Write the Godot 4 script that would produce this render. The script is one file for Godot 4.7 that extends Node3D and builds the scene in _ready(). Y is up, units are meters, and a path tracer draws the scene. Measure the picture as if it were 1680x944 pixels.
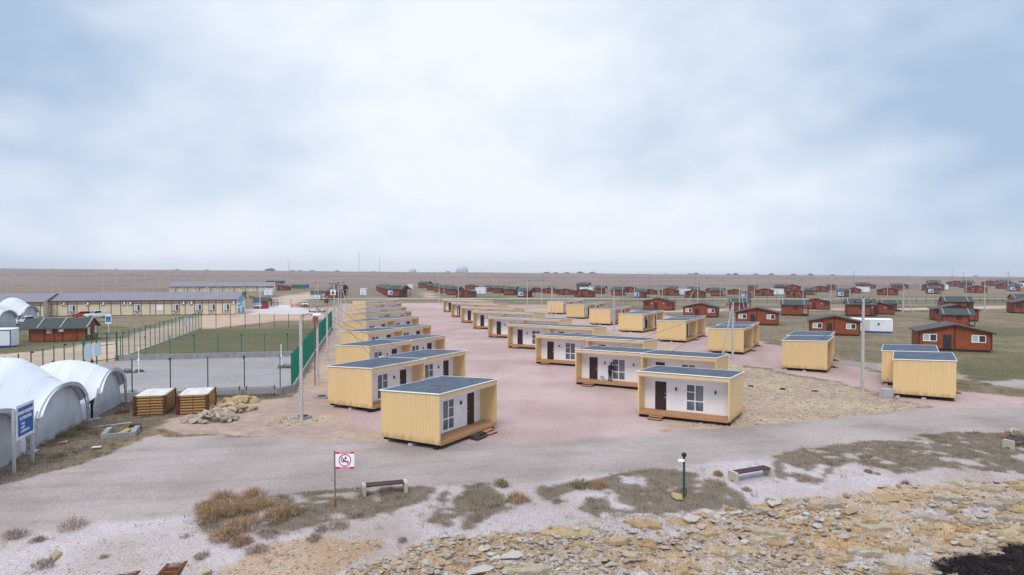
extends Node3D
# A camp of modular cabins on a flat shore under an overcast sky. Units are metres, y is up, the view is along -z.

const CABINS := [
	["L", -4.19, -39.26, 1, -0.38, 0],
	["L", -10.29, -49.89, 2, -0.38, 1],
	["L", -13.59, -64.92, 2, -0.38, 2],
	["L", -17.05, -80.85, 2, -0.38, 3],
	["L", -21.08, -98.53, 2, -0.38, 4],
	["L", -24.81, -115.74, 2, -0.38, 5],
	["L", -28.03, -130.55, 2, -0.38, 6],
	["L", -32.36, -150.85, 2, -0.38, 7],
	["L", -36.31, -169.27, 2, -0.38, 8],
	["M", 8.98, -48.52, 1, 0.38, 0],
	["M", 5.83, -62.66, 2, 0.38, 1],
	["M", 2.65, -77.01, 2, 0.38, 2],
	["M", -0.61, -93.32, 2, 0.38, 3],
	["M", -3.84, -108.68, 2, 0.38, 4],
	["M", -7.22, -125.4, 2, 0.38, 5],
	["M", -10.56, -140.55, 2, 0.38, 6],
	["M", -14.19, -158.95, 2, 0.38, 7],
	["M", -18.04, -178.5, 2, 0.38, 8],
	["T", 35.35, -54.1, 2, -1, 0],
	["T", 32.32, -69.73, 2, -0.4, 1],
	["T", 29.01, -85.25, 2, -0.45, 2],
	["T", 25.45, -99.65, 2, -0.4, 3],
	["T", 22.31, -116.26, 2, -0.4, 4],
	["T", 19.08, -132.55, 2, -0.4, 5],
	["T", 16.03, -151.21, 2, -0.4, 6],
	["T", 12.64, -167.78, 2, -0.4, 7]
]
const HOUSES := [
	["DA", 43.3, -156.8, 0.94, "white-windowed brown double cabin in the row facing the gravel lane, first from the left"],
	["DA", 48.1, -133.8, 0.98, "white-windowed brown double cabin in the row facing the gravel lane, second from the left"],
	["DA", 52.7, -111.3, 0.93, "white-windowed brown double cabin in the row facing the gravel lane, third from the left"],
	["DA", 57.8, -88.9, 1.02, "white-windowed brown double cabin in the row facing the gravel lane, fourth from the left"],
	["DB", 39.7, -185.6, 0.98, "red-brown double cabin on the grass this side of the pipe, first from the left"],
	["DB", 84.4, -189.3, 0.89, "red-brown double cabin on the grass this side of the pipe, second from the left"],
	["DB", 90.1, -167.5, 0.86, "red-brown double cabin on the grass this side of the pipe, third from the left"],
	["DB", 94.1, -144.4, 1, "red-brown double cabin on the grass this side of the pipe, fourth from the left"],
	["DB", 120.4, -184.4, 0.93, "red-brown double cabin on the grass this side of the pipe, fifth from the left"],
	["DB", 130.5, -170, 1.12, "red-brown double cabin on the grass this side of the pipe, sixth from the left"],
	["S", 66.8, -162.1, 1.12, "small green-roofed cabin on the grass this side of the pipe, second from the left"],
	["S", 60.2, -181.5, 0.98, "small green-roofed cabin on the grass this side of the pipe, first from the left"],
	["S", 81.6, -160.1, 1.19, "small green-roofed cabin on the grass this side of the pipe, third from the left"],
	["S", 100.6, -181.5, 0.87, "small green-roofed cabin on the grass this side of the pipe, fourth from the left"],
	["S", 83.9, -128.7, 1, "small green-roofed cabin on the grass this side of the pipe, fifth from the left"],
	["S", 114.7, -176, 1.2, "small green-roofed cabin on the grass this side of the pipe, sixth from the left"],
	["S", 145.9, -193.7, 1.21, "small green-roofed cabin on the grass this side of the pipe, seventh from the left"],
	["S", 134.8, -383.2, 1.01, "small green-roofed cabin in the back ranks, ninth from the left"],
	["SB", 95.4, -277.2, 0.8, "small green-roofed cabin with blue board just beyond the white pipe, fourth from the left"],
	["DB", 111.4, -301.1, 0.96, "red-brown double cabin just beyond the white pipe, ninth from the left"],
	["S", 143.8, -366.2, 1.21, "small green-roofed cabin in the back ranks, tenth from the left"],
	["DB", 155.5, -378.2, 1.07, "red-brown double cabin in the back ranks, sixth from the left"],
	["DB", 116.7, -280.6, 0.97, "red-brown double cabin just beyond the white pipe, tenth from the left"],
	["S", 136.7, -313.4, 0.97, "small green-roofed cabin just beyond the white pipe, eleventh from the left"],
	["DB", 162.7, -359.3, 0.95, "red-brown double cabin in the back ranks, seventh from the left"],
	["S", 184.8, -395, 1.02, "small green-roofed cabin in the back ranks, eleventh from the left"],
	["SB", 141.2, -290.5, 1, "small green-roofed cabin with blue board just beyond the white pipe, fifth from the left"],
	["DB", 170, -339.2, 0.84, "red-brown double cabin just beyond the white pipe, eleventh from the left"],
	["S", 211.5, -412, 1.3, "small green-roofed cabin in the back ranks, twelfth from the left"],
	["DB", 230, -438.6, 0.88, "red-brown double cabin in the back ranks, eighth from the left"],
	["DB", 170.6, -309.2, 1, "red-brown double cabin just beyond the white pipe, twelfth from the left"],
	["S", 223.9, -396.4, 1.15, "small green-roofed cabin in the back ranks, thirteenth from the left"],
	["DB", 242.7, -425.7, 1.04, "red-brown double cabin in the back ranks, ninth from the left"],
	["S", 297.1, -480.7, 1.45, "small green-roofed cabin in the back ranks, fourteenth from the left"],
	["DB", 241.9, -391, 1.3, "red-brown double cabin in the back ranks, tenth from the left"],
	["SB", 203.8, -329.5, 1.16, "small green-roofed cabin with blue board just beyond the white pipe, sixth from the left"],
	["DB", 326.5, -501.6, 1.26, "red-brown double cabin in the back ranks, eleventh from the left"],
	["S", 306.4, -459.6, 1.45, "small green-roofed cabin in the back ranks, fifteenth from the left"],
	["DB", 234.8, -344.3, 1.08, "red-brown double cabin in the back ranks, twelfth from the left"],
	["DB", 366.6, -522, 1.21, "red-brown double cabin in the back ranks, thirteenth from the left"],
	["S", 369.7, -512.7, 1.45, "small green-roofed cabin in the back ranks, sixteenth from the left"],
	["DB", 313.4, -430.4, 1.31, "red-brown double cabin in the back ranks, fourteenth from the left"],
	["SB", 276.3, -374.5, 1.21, "small green-roofed cabin with blue board in the back ranks, first from the left"],
	["DB", 410.6, -541.6, 1.3, "red-brown double cabin in the back ranks, fifteenth from the left"],
	["DB", 70.1, -305.1, 0.96, "red-brown double cabin just beyond the white pipe, sixth from the left"],
	["S", 82.9, -354.9, 0.95, "small green-roofed cabin in the back ranks, eighth from the left"],
	["S", 88.3, -334.3, 1, "small green-roofed cabin just beyond the white pipe, ninth from the left"],
	["DB", 75.2, -280.6, 0.97, "red-brown double cabin just beyond the white pipe, seventh from the left"],
	["DB", 101.1, -344.3, 0.8, "red-brown double cabin in the back ranks, fifth from the left"],
	["S", 89.4, -298, 1.07, "small green-roofed cabin just beyond the white pipe, tenth from the left"],
	["DB", 104.7, -321.3, 0.75, "red-brown double cabin just beyond the white pipe, eighth from the left"],
	["S", 41.3, -404.7, 1.35, "small green-roofed cabin in the back ranks, seventh from the left"],
	["DB", 29.9, -286.9, 0.97, "red-brown double cabin just beyond the white pipe, fourth from the left"],
	["S", 42.3, -334.3, 1.11, "small green-roofed cabin just beyond the white pipe, seventh from the left"],
	["S", 47, -305.1, 1.13, "small green-roofed cabin just beyond the white pipe, eighth from the left"],
	["DB", 60.8, -354.9, 0.86, "red-brown double cabin in the back ranks, fourth from the left"],
	["SB", 52.3, -280.6, 1.05, "small green-roofed cabin with blue board just beyond the white pipe, third from the left"],
	["DB", 64.9, -321.3, 0.75, "red-brown double cabin just beyond the white pipe, fifth from the left"],
	["S", -13.4, -370.9, 1.02, "small green-roofed cabin in the back ranks, sixth from the left"],
	["S", -7.5, -340.2, 1.1, "small green-roofed cabin just beyond the white pipe, fifth from the left"],
	["S", -1.4, -309.2, 1.16, "small green-roofed cabin just beyond the white pipe, sixth from the left"],
	["SB", 4.7, -284.8, 1.12, "small green-roofed cabin with blue board just beyond the white pipe, second from the left"],
	["DB", 12.3, -354.9, 0.75, "red-brown double cabin in the back ranks, third from the left"],
	["DB", 18.3, -334.3, 0.85, "red-brown double cabin just beyond the white pipe, second from the left"],
	["DB", 24.1, -313.4, 0.86, "red-brown double cabin just beyond the white pipe, third from the left"],
	["SB", -49.5, -284.8, 1.45, "small green-roofed cabin with blue board just beyond the white pipe, first from the left"],
	["S", -56, -309.2, 1.28, "small green-roofed cabin just beyond the white pipe, second from the left"],
	["S", -61.7, -332.4, 1.21, "small green-roofed cabin just beyond the white pipe, first from the left"],
	["S", -67.3, -354.9, 1.17, "small green-roofed cabin in the back ranks, second from the left"],
	["S", -73.1, -378.2, 1.12, "small green-roofed cabin in the back ranks, first from the left"],
	["S", -59, -448.9, 1.36, "small green-roofed cabin in the back ranks, third from the left"],
	["S", -47.4, -397.8, 1.16, "small green-roofed cabin in the back ranks, fourth from the left"],
	["S", -39.7, -366.2, 1.07, "small green-roofed cabin in the back ranks, fifth from the left"],
	["S", -33.4, -339.2, 1.14, "small green-roofed cabin just beyond the white pipe, third from the left"],
	["S", -27.6, -313.4, 1.14, "small green-roofed cabin just beyond the white pipe, fourth from the left"],
	["DB", -20.4, -287.6, 0.92, "red-brown double cabin just beyond the white pipe, first from the left"],
	["DB", -25.7, -419.5, 0.86, "red-brown double cabin in the back ranks, first from the left"],
	["DB", -15.9, -366.2, 0.75, "red-brown double cabin in the back ranks, second from the left"],
	["S", -71.3, -268.2, 1.18, "small green-roofed cabin by the entrance gate, first from the left"],
	["S", -80.3, -307.5, 1.24, "small green-roofed cabin by the entrance gate, second from the left"],
	["S", -90.4, -349.5, 1.24, "small green-roofed cabin by the entrance gate, third from the left"],
	["DB", -134.1, -393.7, 0.95, "red-brown timber double cabin beside the long pale building"]
]
const POLES := [
	["c", -14.7, -47.4, 7.4, [], "grey square concrete pole with lamp, closest to the gravel court corner"],
	["c", -17.8, -62.3, 7.1, [], "concrete power pole with a red pipe strapped to its side"],
	["c", -21.6, -79.6, 7.5, [], "concrete power pole with transformer box, behind the red-piped pole"],
	["c", -28, -107.3, 8.9, [], "concrete pole carrying the white pictogram board"],
	["c", -33.9, -133.2, 8.2, [], "concrete power pole beside the fifth cabin pair of the fence row"],
	["c", -37.9, -151, 8.5, [1.9, 0.4], "concrete power pole with strut behind the fence row cabins"],
	["c", -59.1, -207.7, 7.6, [-2.1, 0.4], "concrete power pole with leaning strut by the parked silver car"],
	["c", 30.2, -58.6, 8.1, [], "lone concrete pole standing on yellow rubble between two outer cabins"],
	["c", 25.9, -79.9, 6.9, [-1.5, 0.4], "concrete pole with leaning strut in front of an outer cabin"],
	["c", 17.7, -118.4, 7.4, [], "concrete pole on the tan strip between middle and outer cabins"],
	["c", 9.5, -163.5, 7.3, [0.7, 0.4], "concrete pole with second leg at the far end of the outer cabins"],
	["c", -23.5, -219.6, 6.7, [], "slim concrete power pole among the brown cabins, first from the left"],
	["c", -27.7, -277.9, 5.2, [], "slim concrete power pole among the brown cabins, second from the left"],
	["c", -12.5, -159, 7, [], "slim concrete power pole among the brown cabins, third from the left"],
	["c", 4.1, -183, 8.6, [], "slim concrete power pole among the brown cabins, fourth from the left"],
	["c", 9.4, -215.5, 8.1, [], "slim concrete power pole among the brown cabins, fifth from the left"],
	["c", 37.6, -311.7, 9, [], "slim concrete power pole among the brown cabins, sixth from the left"],
	["c", 41.4, -316, 7.1, [], "slim concrete power pole among the brown cabins, seventh from the left"],
	["c", 35.9, -221.3, 5.7, [], "slim concrete power pole among the brown cabins, eighth from the left"],
	["c", 49.1, -273.9, 4.7, [], "slim concrete power pole among the brown cabins, ninth from the left"],
	["c", 69.9, -378.2, 9.8, [], "slim concrete power pole among the brown cabins, tenth from the left"],
	["c", 41.6, -188.7, 7, [], "slim concrete power pole among the brown cabins, eleventh from the left"],
	["c", 63.4, -232.9, 6.9, [-3.5, 0.4], "slim concrete power pole among the brown cabins, twelfth from the left"],
	["c", 104, -366.2, 5.9, [], "slim concrete power pole among the brown cabins, thirteenth from the left"],
	["c", 87.6, -286.9, 7.4, [], "slim concrete power pole among the brown cabins, fourteenth from the left"],
	["c", 59.6, -178.7, 6.9, [1.4, 0.4], "slim concrete power pole among the brown cabins, fifteenth from the left"],
	["c", 112.2, -316, 10, [], "slim concrete power pole among the brown cabins, sixteenth from the left"],
	["c", 116.9, -273.9, 7.2, [], "slim concrete power pole among the brown cabins, seventeenth from the left"],
	["c", 79.5, -170, 7.4, [], "slim concrete power pole among the brown cabins, eighteenth from the left"],
	["c", 82.8, -167, 6.3, [], "slim concrete power pole among the brown cabins, nineteenth from the left"],
	["c", 162, -294.2, 4.3, [], "slim concrete power pole among the brown cabins, twentieth from the left"],
	["c", 99.5, -173.3, 7.3, [2.3, 0.4], "slim concrete power pole among the brown cabins, twenty-first from the left"],
	["c", 205.9, -309.2, 6.7, [], "slim concrete power pole among the brown cabins, twenty-second from the left"],
	["c", 123.9, -178.7, 8, [], "slim concrete power pole among the brown cabins, twenty-third from the left"],
	["c", 229.8, -316, 10.7, [4.2, 0.4], "slim concrete power pole among the brown cabins, twenty-fourth from the left"],
	["d", -67.4, -591.6, 11.1, [], "thin dark pole on the brown slope, first from the left"],
	["d", 22.9, -512.7, 9.6, [], "thin dark pole on the brown slope, second from the left"],
	["d", 103.5, -512.7, 10.1, [], "thin dark pole on the brown slope, third from the left"],
	["d", 273.7, -546.8, 11.6, [], "thin dark pole on the brown slope, fourth from the left"],
	["d", 425.3, -659.3, 12.9, [], "thin dark pole on the brown slope, fifth from the left"],
	["d", 391.5, -591.6, 10.6, [], "thin dark pole on the brown slope, sixth from the left"],
	["c", -221.8, -299.6, 9.2, [], "tall concrete pole behind the long pale building, first from the left"],
	["c", -202.2, -299.6, 12.1, [5.2, 0.4], "tall concrete pole behind the long pale building, second from the left"],
	["c", -179.4, -299.6, 9.6, [], "tall concrete pole behind the long pale building, third from the left"],
	["c", -173.7, -299.6, 12.2, [-2.1, 0.4], "tall concrete pole behind the long pale building, fourth from the left"],
	["c", -174.2, -316, 10.2, [-0.8, 0.4], "tall concrete pole behind the long pale building, fifth from the left"],
	["c", -167.9, -316, 7.5, [2.5, 0.4], "tall concrete pole behind the long pale building, sixth from the left"],
	["c", -163.1, -316, 10.2, [], "tall concrete pole behind the long pale building, seventh from the left"],
	["c", -161.5, -344.3, 10.3, [], "tall concrete pole behind the long pale building, eighth from the left"],
	["c", -158.5, -354.9, 9.8, [], "tall concrete pole behind the long pale building, ninth from the left"],
	["c", -159.1, -366.2, 10.1, [-2.2, 0.4], "tall concrete pole behind the long pale building, tenth from the left"],
	["c", -161.9, -470.9, 9, [2.5, 0.4], "tall concrete pole behind the long pale building, eleventh from the left"],
	["c", -91.6, -232.9, 6, [2.3, 0.4], "concrete pole leaning over the excavator by the painted gable"],
	["w", -67.1, -181.5, 7, [], "thin white flagpole in front of the entrance kiosk"]
]
const CONTAINERS := [
	["w", -63.8, -425.7, 3.2, 3, "white sanitary booth behind the first green-roofed row"],
	["w", -15.2, -322.2, 4.9, 3.2, "white container with blue corner beside the pipe end cabins"],
	["w", 78.1, -309.2, 5.7, 2.7, "white container squeezed between two double cabins"],
	["w", 121.9, -313.4, 5.5, 2.7, "white container with blue stripe among the far cabins"],
	["w", 179.9, -349.5, 6, 3, "white container next to the cabin with dark mast behind"],
	["w", 250.7, -404.7, 14.1, 3.2, "long white and blue container behind a double cabin"],
	["w", 338.7, -463.3, 16.1, 3.2, "white and blue container on the rising field edge"],
	["w", -107.4, -299.6, 3.5, 3.1, "white box container behind the entrance kiosk"],
	["w", -65.6, -299.6, 2.8, 3.2, "white booth on wheels beside the pipe"],
	["w", 40.4, -372.1, 7.6, 2.3, "white and blue roofed container peeking above cabin roof"],
	["W", 61, -116.9, 7.6, 2.3, "long white container behind the white-windowed cabin"],
	["g", -136.3, -435.3, 8.9, 2.5, "green tarpaulin trailer far up the sandy track"],
	["k", -216.6, -623.6, 16.7, 3.2, "long dark shed on the slope behind the pale building"],
	["B", -70.7, -93.2, 3.7, 2.5, "white container with blue edges at the tent yard"]
]
const ZONES := [
	["path", [-66, -81.9, -62.5, -89.6, -60.4, -102.4, -67.5, -130.2, -76.7, -168.3, -75.3, -200.5, -52, -197.1, -57.1, -228.3, -24.2, -193.7, -17.9, -190.5, -23.1, -184.4, -39.8, -159, -41.7, -150.6, -51.2, -143.1, -56.2, -123.2, -45.6, -79.6, -40.3, -53.6, -39.1, -47.4]],
	["concrete_apron", [-69.5, -178.7, -73.6, -205.9, -75.6, -219.6, -71, -219.6, -64.9, -204, -51.8, -181.5, -49.6, -170.8, -65, -168.3]],
	["path", [36.9, -187.4, 71.6, -195.4, 117.2, -198.8, 163.7, -215.5, 152.3, -200.5, 109.7, -185.9, 67.6, -184.4, 34.3, -174.6]],
	["path", [-77, -223.9, -95.8, -271.3, -104.4, -316, -104.6, -344.3, -109.8, -378.2, -99.9, -354.9, -85.6, -299.6, -77.4, -253.4, -70.6, -219.6]],
	["path", [-52.4, -378.2, -41.5, -344.3, -31, -284.8, -34.8, -277.9, -43.5, -324.9]],
	["path", [-20.3, -189, 10.1, -187.4, 25.6, -178.7, 24.4, -170.8, 9.3, -173.3, -19.5, -181.5]],
	["dirt", [-54.9, -219.6, 11.8, -219.6, 18.9, -124.5, 26.2, -78, 24.6, -59.7, 16.3, -45.5, 8.3, -42.1, 2.2, -40.9, -8, -40.6, -12.7, -47.4]],
	["dirt", [-56.6, -200.5, -49, -228.3, -28.4, -159, -18.3, -102.4, -12.8, -59.7, -8.2, -45.5, -7.4, -41.2, -10.4, -41.2, -15.6, -42.4, -21, -43.4, -24.8, -44.9, -24.7, -54.1, -20.4, -55.4, -18.2, -56.2, -21.3, -69.9, -26.5, -92.5, -32.7, -121.9, -47.3, -170.8]],
	["gravel_yard", [-40.8, -228.3, -21.9, -232.9, -7.8, -219.6, 2.2, -124.5, 5, -94, 8.4, -66.7, 11, -47.4, 9.6, -42.8, 2.2, -41.5, -2.9, -40.6, -6.6, -40.9, -9.2, -44.6, -11.9, -47.4, -15.5, -59.7, -23.5, -94, -35.2, -148.7]],
	["gravel_yard", [9.4, -176, 20.8, -193.7, 35.2, -187.4, 38.7, -154.7, 36.8, -124.5, 36.9, -100.6, 37.8, -77.5, 37.6, -69.9, 38.5, -59.7, 42.2, -55.4, 35.8, -47, 33.4, -49, 31.3, -54.6, 31.1, -57.9, 30.7, -64.1, 28.2, -69.9, 25.8, -77, 23.7, -85.6, 21.2, -98.8, 17.8, -116.9, 11.8, -146.8]],
	["pale_track", [36.9, -100.6, 39, -80.8, 42.7, -74.5, 45.9, -71.2, 49.1, -64.4, 45, -59.1, 43, -66.7, 39.7, -70.4, 36.3, -76.5]],
	["rubble", [6.4, -178.7, 12.1, -150.6, 17.8, -116.9, 21, -98, 25.3, -75.5, 27.5, -68.3, 30.4, -63.4, 30.7, -56.2, 31.8, -52.1, 27, -49.4, 20.6, -47, 15.5, -44.8, 12.2, -45.5, 11.2, -59.7, 8.2, -83.7, 4, -112.4, 0, -159]],
	["rubble", [-17.3, -46.6, -16.3, -49, -13.8, -48.2, -13.3, -45.5, -15.8, -45.1]],
	["dirt_road", [-29.9, -29.2, -24.8, -32.8, -22.6, -38.2, -23, -42.8, -15.6, -42.4, -7.4, -41.2, 2.2, -41.5, 8.5, -43.1, 15.9, -45.5, 27, -49.4, 31.6, -51.9, 40, -51.9, 34.3, -44.4, 23.4, -40.8, 14.5, -37.4, 7, -35.3, 0, -32.9, -4.6, -32.2, -9.9, -30.6, -13.3, -28.9, -12.1, -24, -19.9, -19.3]],
	["pale_sand", [-25.8, -25.1, -20.1, -26.6, -13.3, -28.9, -9.9, -30.6, -7, -32.4, 0, -32.9, 7, -35.6, 14.5, -37.4, 23.5, -40.9, 34.4, -44.6, 43.2, -45.5, 20.4, -21.3, -19.9, -19.3]],
	["tan_bank", [-10.6, -25.1, -9.4, -26.8, -7.4, -27.3, -4.9, -27.2, -6.5, -25.7, -7, -22.9, -10, -22.7]],
	["rocky_shore", [-7.6, -19.9, -6.3, -25.1, -4.7, -26.2, -3, -27.6, 1.6, -28.8, 4.3, -29.7, 7, -29.9, 10, -31, 13.4, -32.3, 16.7, -33.1, 20.2, -34.1, 27.5, -35.6, 35.2, -37, 20.4, -21.3]],
	["dry_grass", [-11.2, -31.1, -8.2, -32.4, -5.3, -32.8, -3.9, -32.4, -3.7, -31.3, -5.3, -29.4, -7.2, -28.8, -8.6, -28, -10, -27, -12.2, -27.2, -13.9, -29.9, -12.9, -31.2]],
	["dry_grass", [-3.1, -32.5, -1.2, -32.8, 0.3, -30.5, -2, -28.2, -3.6, -28.5, -3.6, -30]],
	["dry_grass", [3.7, -33.4, 7.1, -35.8, 8.8, -35.1, 10.5, -33.5, 11.3, -31, 9.2, -30.9, 5.9, -30, 3.9, -29.7, 3.1, -30.2, 4.7, -32.4]],
	["dry_grass", [0.9, -32.6, 2.7, -33.3, 3.5, -32.5, 1.7, -31.1]],
	["dry_grass", [14.5, -38.2, 17.2, -39.9, 24.1, -42, 29, -43.7, 33.5, -43.4, 27.3, -35.3, 26, -36.2, 23.9, -36.9, 20.3, -35.3, 18.8, -37.3, 15.3, -34.1, 13.1, -33.9]],
	["dry_grass", [-29.2, -28.4, -26.6, -31.4, -24.8, -32.8, -23.9, -35.5, -23.9, -40.6, -24.1, -45.5, -23.6, -51.6, -22.8, -55.4, -26.6, -58.2, -31.8, -56.8, -30, -47.8, -28, -39, -37.6, -36.7]],
	["green_grass", [54.6, -81.9, 65.9, -85.6, 52, -67.5, 43.4, -63.7, 48.6, -75.5]],
	["seaweed", [15, -25.2, 16.6, -26.7, 19.1, -28, 22.5, -29, 29.2, -30.6, 20.4, -21.3, 11.5, -20.9]]
]
const BUSHES := [
	["b", -13.32, -29.5, 0.9, "straw-coloured bush at the thicket's road-side tip"],
	["b", -11.93, -31.01, 1.2, "tawny bush on the road edge behind the tallest one"],
	["b", -13.09, -30.59, 1.15, "tawny bush on the road edge behind the thicket's tip"],
	["g", -9.79, -27.19, 0.8, "grey-brown bush below the thicket, above tan gravel"],
	["b", -9.51, -29.22, 0.9, "brown bush farthest along towards the sign post"],
	["b", -10.66, -26.59, 0.8, "low brown bush under the rust-tinted one"],
	["b", -12.73, -28.59, 1.25, "tawny dry bush at the end of the road-edge thicket"],
	["b", -12.1, -29.25, 1.6, "tallest tawny dry bush in the thicket by the road"],
	["b", -11, -29.69, 1.5, "tawny dry bush spreading next to the tallest one"],
	["b", -10.96, -27.68, 1.3, "rust-tinted dry bush in front of the thicket"],
	["b", -9.95, -28.72, 1.1, "brown dry bush between thicket and sign post"],
	["b", -11.48, -26.84, 0.95, "low rusty bush on the pale slope under the thicket"],
	["g", -9.88, -26.12, 0.8, "grey-pink tuft on tan gravel below the thicket"],
	["g", -7.93, -27.11, 0.6, "twin grey tuft on pale sand under the sign"],
	["g", -7.83, -27.8, 0.6, "grey tuft with dark root just under the sign post"],
	["g", -7.21, -28.09, 0.8, "straw tuft on sand in front of the sign post"],
	["g", -6.71, -29.02, 0.6, "small grey tuft on sand below the bench"],
	["g", -4.41, -27.21, 0.4, "lone dark-rooted tuft on the bare sand chute"],
	["o", -0.53, -32.82, 0.8, "olive tuft at the road edge beside the bank"],
	["b", 0.28, -31.01, 0.9, "rusty tuft behind the pale sand, middle of bank"],
	["g", -0.82, -30.45, 0.5, "short brown tuft on white sand mid bank"],
	["g", 2.04, -31.01, 0.5, "tiny dry tuft left of the olive clump"],
	["o", 3.38, -32.72, 1, "olive and tawny clump on the bank before the camera post"],
	["b", 4.06, -32.75, 0.9, "tawny clump joined to the olive one near the post"],
	["g", 3.6, -31.25, 0.45, "small dark tuft below the olive clump"],
	["b", 10.54, -34.69, 0.5, "tawny tuft on the road edge beside the slatted bench"],
	["g", 11.4, -32.93, 0.45, "grey tuft on pale sand below the slatted bench"],
	["g", -19.52, -26.61, 0.9, "grey-green tuft on pale gravel at the shore corner"],
	["g", -18.4, -26.26, 0.5, "small reddish tuft beside the grey-green one"],
	["g", -17.79, -27.45, 1.1, "flat sprawling weed on the pale gravel road"],
	["g", -17.06, -24.59, 0.7, "dark tuft low on the pale shore slope"],
	["g", -15.27, -25.29, 0.3, "tiny weed on the gravel near the grating"],
	["g", -11.75, -25.58, 0.5, "reddish weed next to the rusty grating"],
	["b", 18.73, -35.64, 0.4, "dark dry tuft alone on pale sand patch"],
	["r", 19.98, -34.36, 0.6, "red stemmed bush on the pale slope"],
	["g", 19.1, -35.44, 0.3, "tiny tuft next to the dark dry one"],
	["o", -28.61, -49.85, 1, "olive weeds at the foot of the tent wall"],
	["o", -28.12, -42.92, 1.3, "tall olive weeds between sign and tent"],
	["o", -28.41, -44.6, 1.3, "dense olive weeds along the tent wall"],
	["o", -27.53, -40.63, 1.1, "olive weeds near the tent truss foot"],
	["o", -21.6, -55.4, 1.2, "green-brown shrub behind the pale rubble pile"],
	["v", -31.7, -56.77, 1.3, "bright green shrub inside the court fence corner"],
	["o", -86.12, -118.15, 1.5, "dark shrub at the foot of the small arched tent"]
]
const ORD := ["first", "second", "third", "fourth", "fifth", "sixth", "seventh", "eighth", "ninth", "tenth"]

# ------------------------------------------------------------------ mesh building
class MB:
	var v := PackedVector3Array()
	var n := PackedVector3Array()
	var c := PackedColorArray()
	var col := Color.WHITE
	var xf := Transform3D()
	func tri(a: Vector3, b: Vector3, d: Vector3) -> void:
		a = xf * a
		b = xf * b
		d = xf * d
		var m := (b - a).cross(d - a).normalized()
		v.append(a); v.append(d); v.append(b)
		n.append(m); n.append(m); n.append(m)
		c.append(col); c.append(col); c.append(col)
	func quad(a: Vector3, b: Vector3, d: Vector3, e: Vector3) -> void:
		tri(a, b, d)
		tri(a, d, e)
	func box(p: Vector3, s: Vector3, top := Vector2.ONE) -> void:   # p centre, s size, top: how much the upper face is narrowed
		var h := s / 2.0
		var q := [Vector3(-h.x, -h.y, h.z), Vector3(h.x, -h.y, h.z), Vector3(h.x, -h.y, -h.z), Vector3(-h.x, -h.y, -h.z),
			Vector3(-h.x * top.x, h.y, h.z * top.y), Vector3(h.x * top.x, h.y, h.z * top.y), Vector3(h.x * top.x, h.y, -h.z * top.y), Vector3(-h.x * top.x, h.y, -h.z * top.y)]
		for i in 8:
			q[i] += p
		for f in [[0, 1, 5, 4], [1, 2, 6, 5], [2, 3, 7, 6], [3, 0, 4, 7], [4, 5, 6, 7], [3, 2, 1, 0]]:
			quad(q[f[0]], q[f[1]], q[f[2]], q[f[3]])
	func span(a: Vector3, b: Vector3) -> void:   # a box between two corners
		box((a + b) / 2.0, (b - a).abs())
	func tube(a: Vector3, b: Vector3, ra: float, rb: float, k := 6, caps := true) -> void:
		var d := (b - a).normalized()
		var s := d.cross(Vector3.UP if absf(d.y) < 0.95 else Vector3.RIGHT).normalized()
		var t := s.cross(d)
		var p: Array[Vector3] = []
		for i in k:
			var w := TAU * (i + 0.5) / k
			p.append(s * cos(w) + t * sin(w))
		for i in k:
			var j := (i + 1) % k
			quad(a + p[j] * ra, a + p[i] * ra, b + p[i] * rb, b + p[j] * rb)
			if caps:
				tri(a, a + p[i] * ra, a + p[j] * ra)
				tri(b, b + p[j] * rb, b + p[i] * rb)
	func path(pts: Array, r: float, k := 5) -> void:
		for i in pts.size() - 1:
			tube(pts[i], pts[i + 1], r, r, k, true)
	func prism(p: PackedVector2Array, z0: float, z1: float) -> void:   # outline in x, y, counter-clockwise, from z0 (back) to z1 (front)
		var k := p.size()
		var ix := Geometry2D.triangulate_polygon(p)
		for i in range(0, ix.size(), 3):
			var a := p[ix[i]]
			var b := p[ix[i + 1]]
			var d := p[ix[i + 2]]
			if (b - a).cross(d - a) < 0.0:
				var w := b
				b = d
				d = w
			tri(Vector3(a.x, a.y, z1), Vector3(b.x, b.y, z1), Vector3(d.x, d.y, z1))
			tri(Vector3(a.x, a.y, z0), Vector3(d.x, d.y, z0), Vector3(b.x, b.y, z0))
		for i in k:
			var a := p[i]
			var b := p[(i + 1) % k]
			quad(Vector3(a.x, a.y, z0), Vector3(b.x, b.y, z0), Vector3(b.x, b.y, z1), Vector3(a.x, a.y, z1))
	func grid(nx: int, ny: int, f: Callable) -> void:   # f(u, w) gives a point
		var p: Array[Vector3] = []
		for j in ny + 1:
			for i in nx + 1:
				p.append(f.call(float(i) / nx, float(j) / ny))
		for j in ny:
			for i in nx:
				var a := j * (nx + 1) + i
				quad(p[a], p[a + 1], p[a + nx + 2], p[a + nx + 1])
	func mesh(smooth := false) -> ArrayMesh:
		var nn := n
		if smooth:
			var sum := {}
			for i in v.size():
				var key := (v[i] * 500.0).round()
				sum[key] = sum.get(key, Vector3.ZERO) + n[i]
			nn = PackedVector3Array()
			for i in v.size():
				var s: Vector3 = sum[(v[i] * 500.0).round()]
				nn.append(s.normalized() if s.length() > 0.001 else n[i])
		var a := []
		a.resize(Mesh.ARRAY_MAX)
		a[Mesh.ARRAY_VERTEX] = v
		a[Mesh.ARRAY_NORMAL] = nn
		a[Mesh.ARRAY_COLOR] = c
		var m := ArrayMesh.new()
		m.add_surface_from_arrays(Mesh.PRIMITIVE_TRIANGLES, a)
		return m

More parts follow.
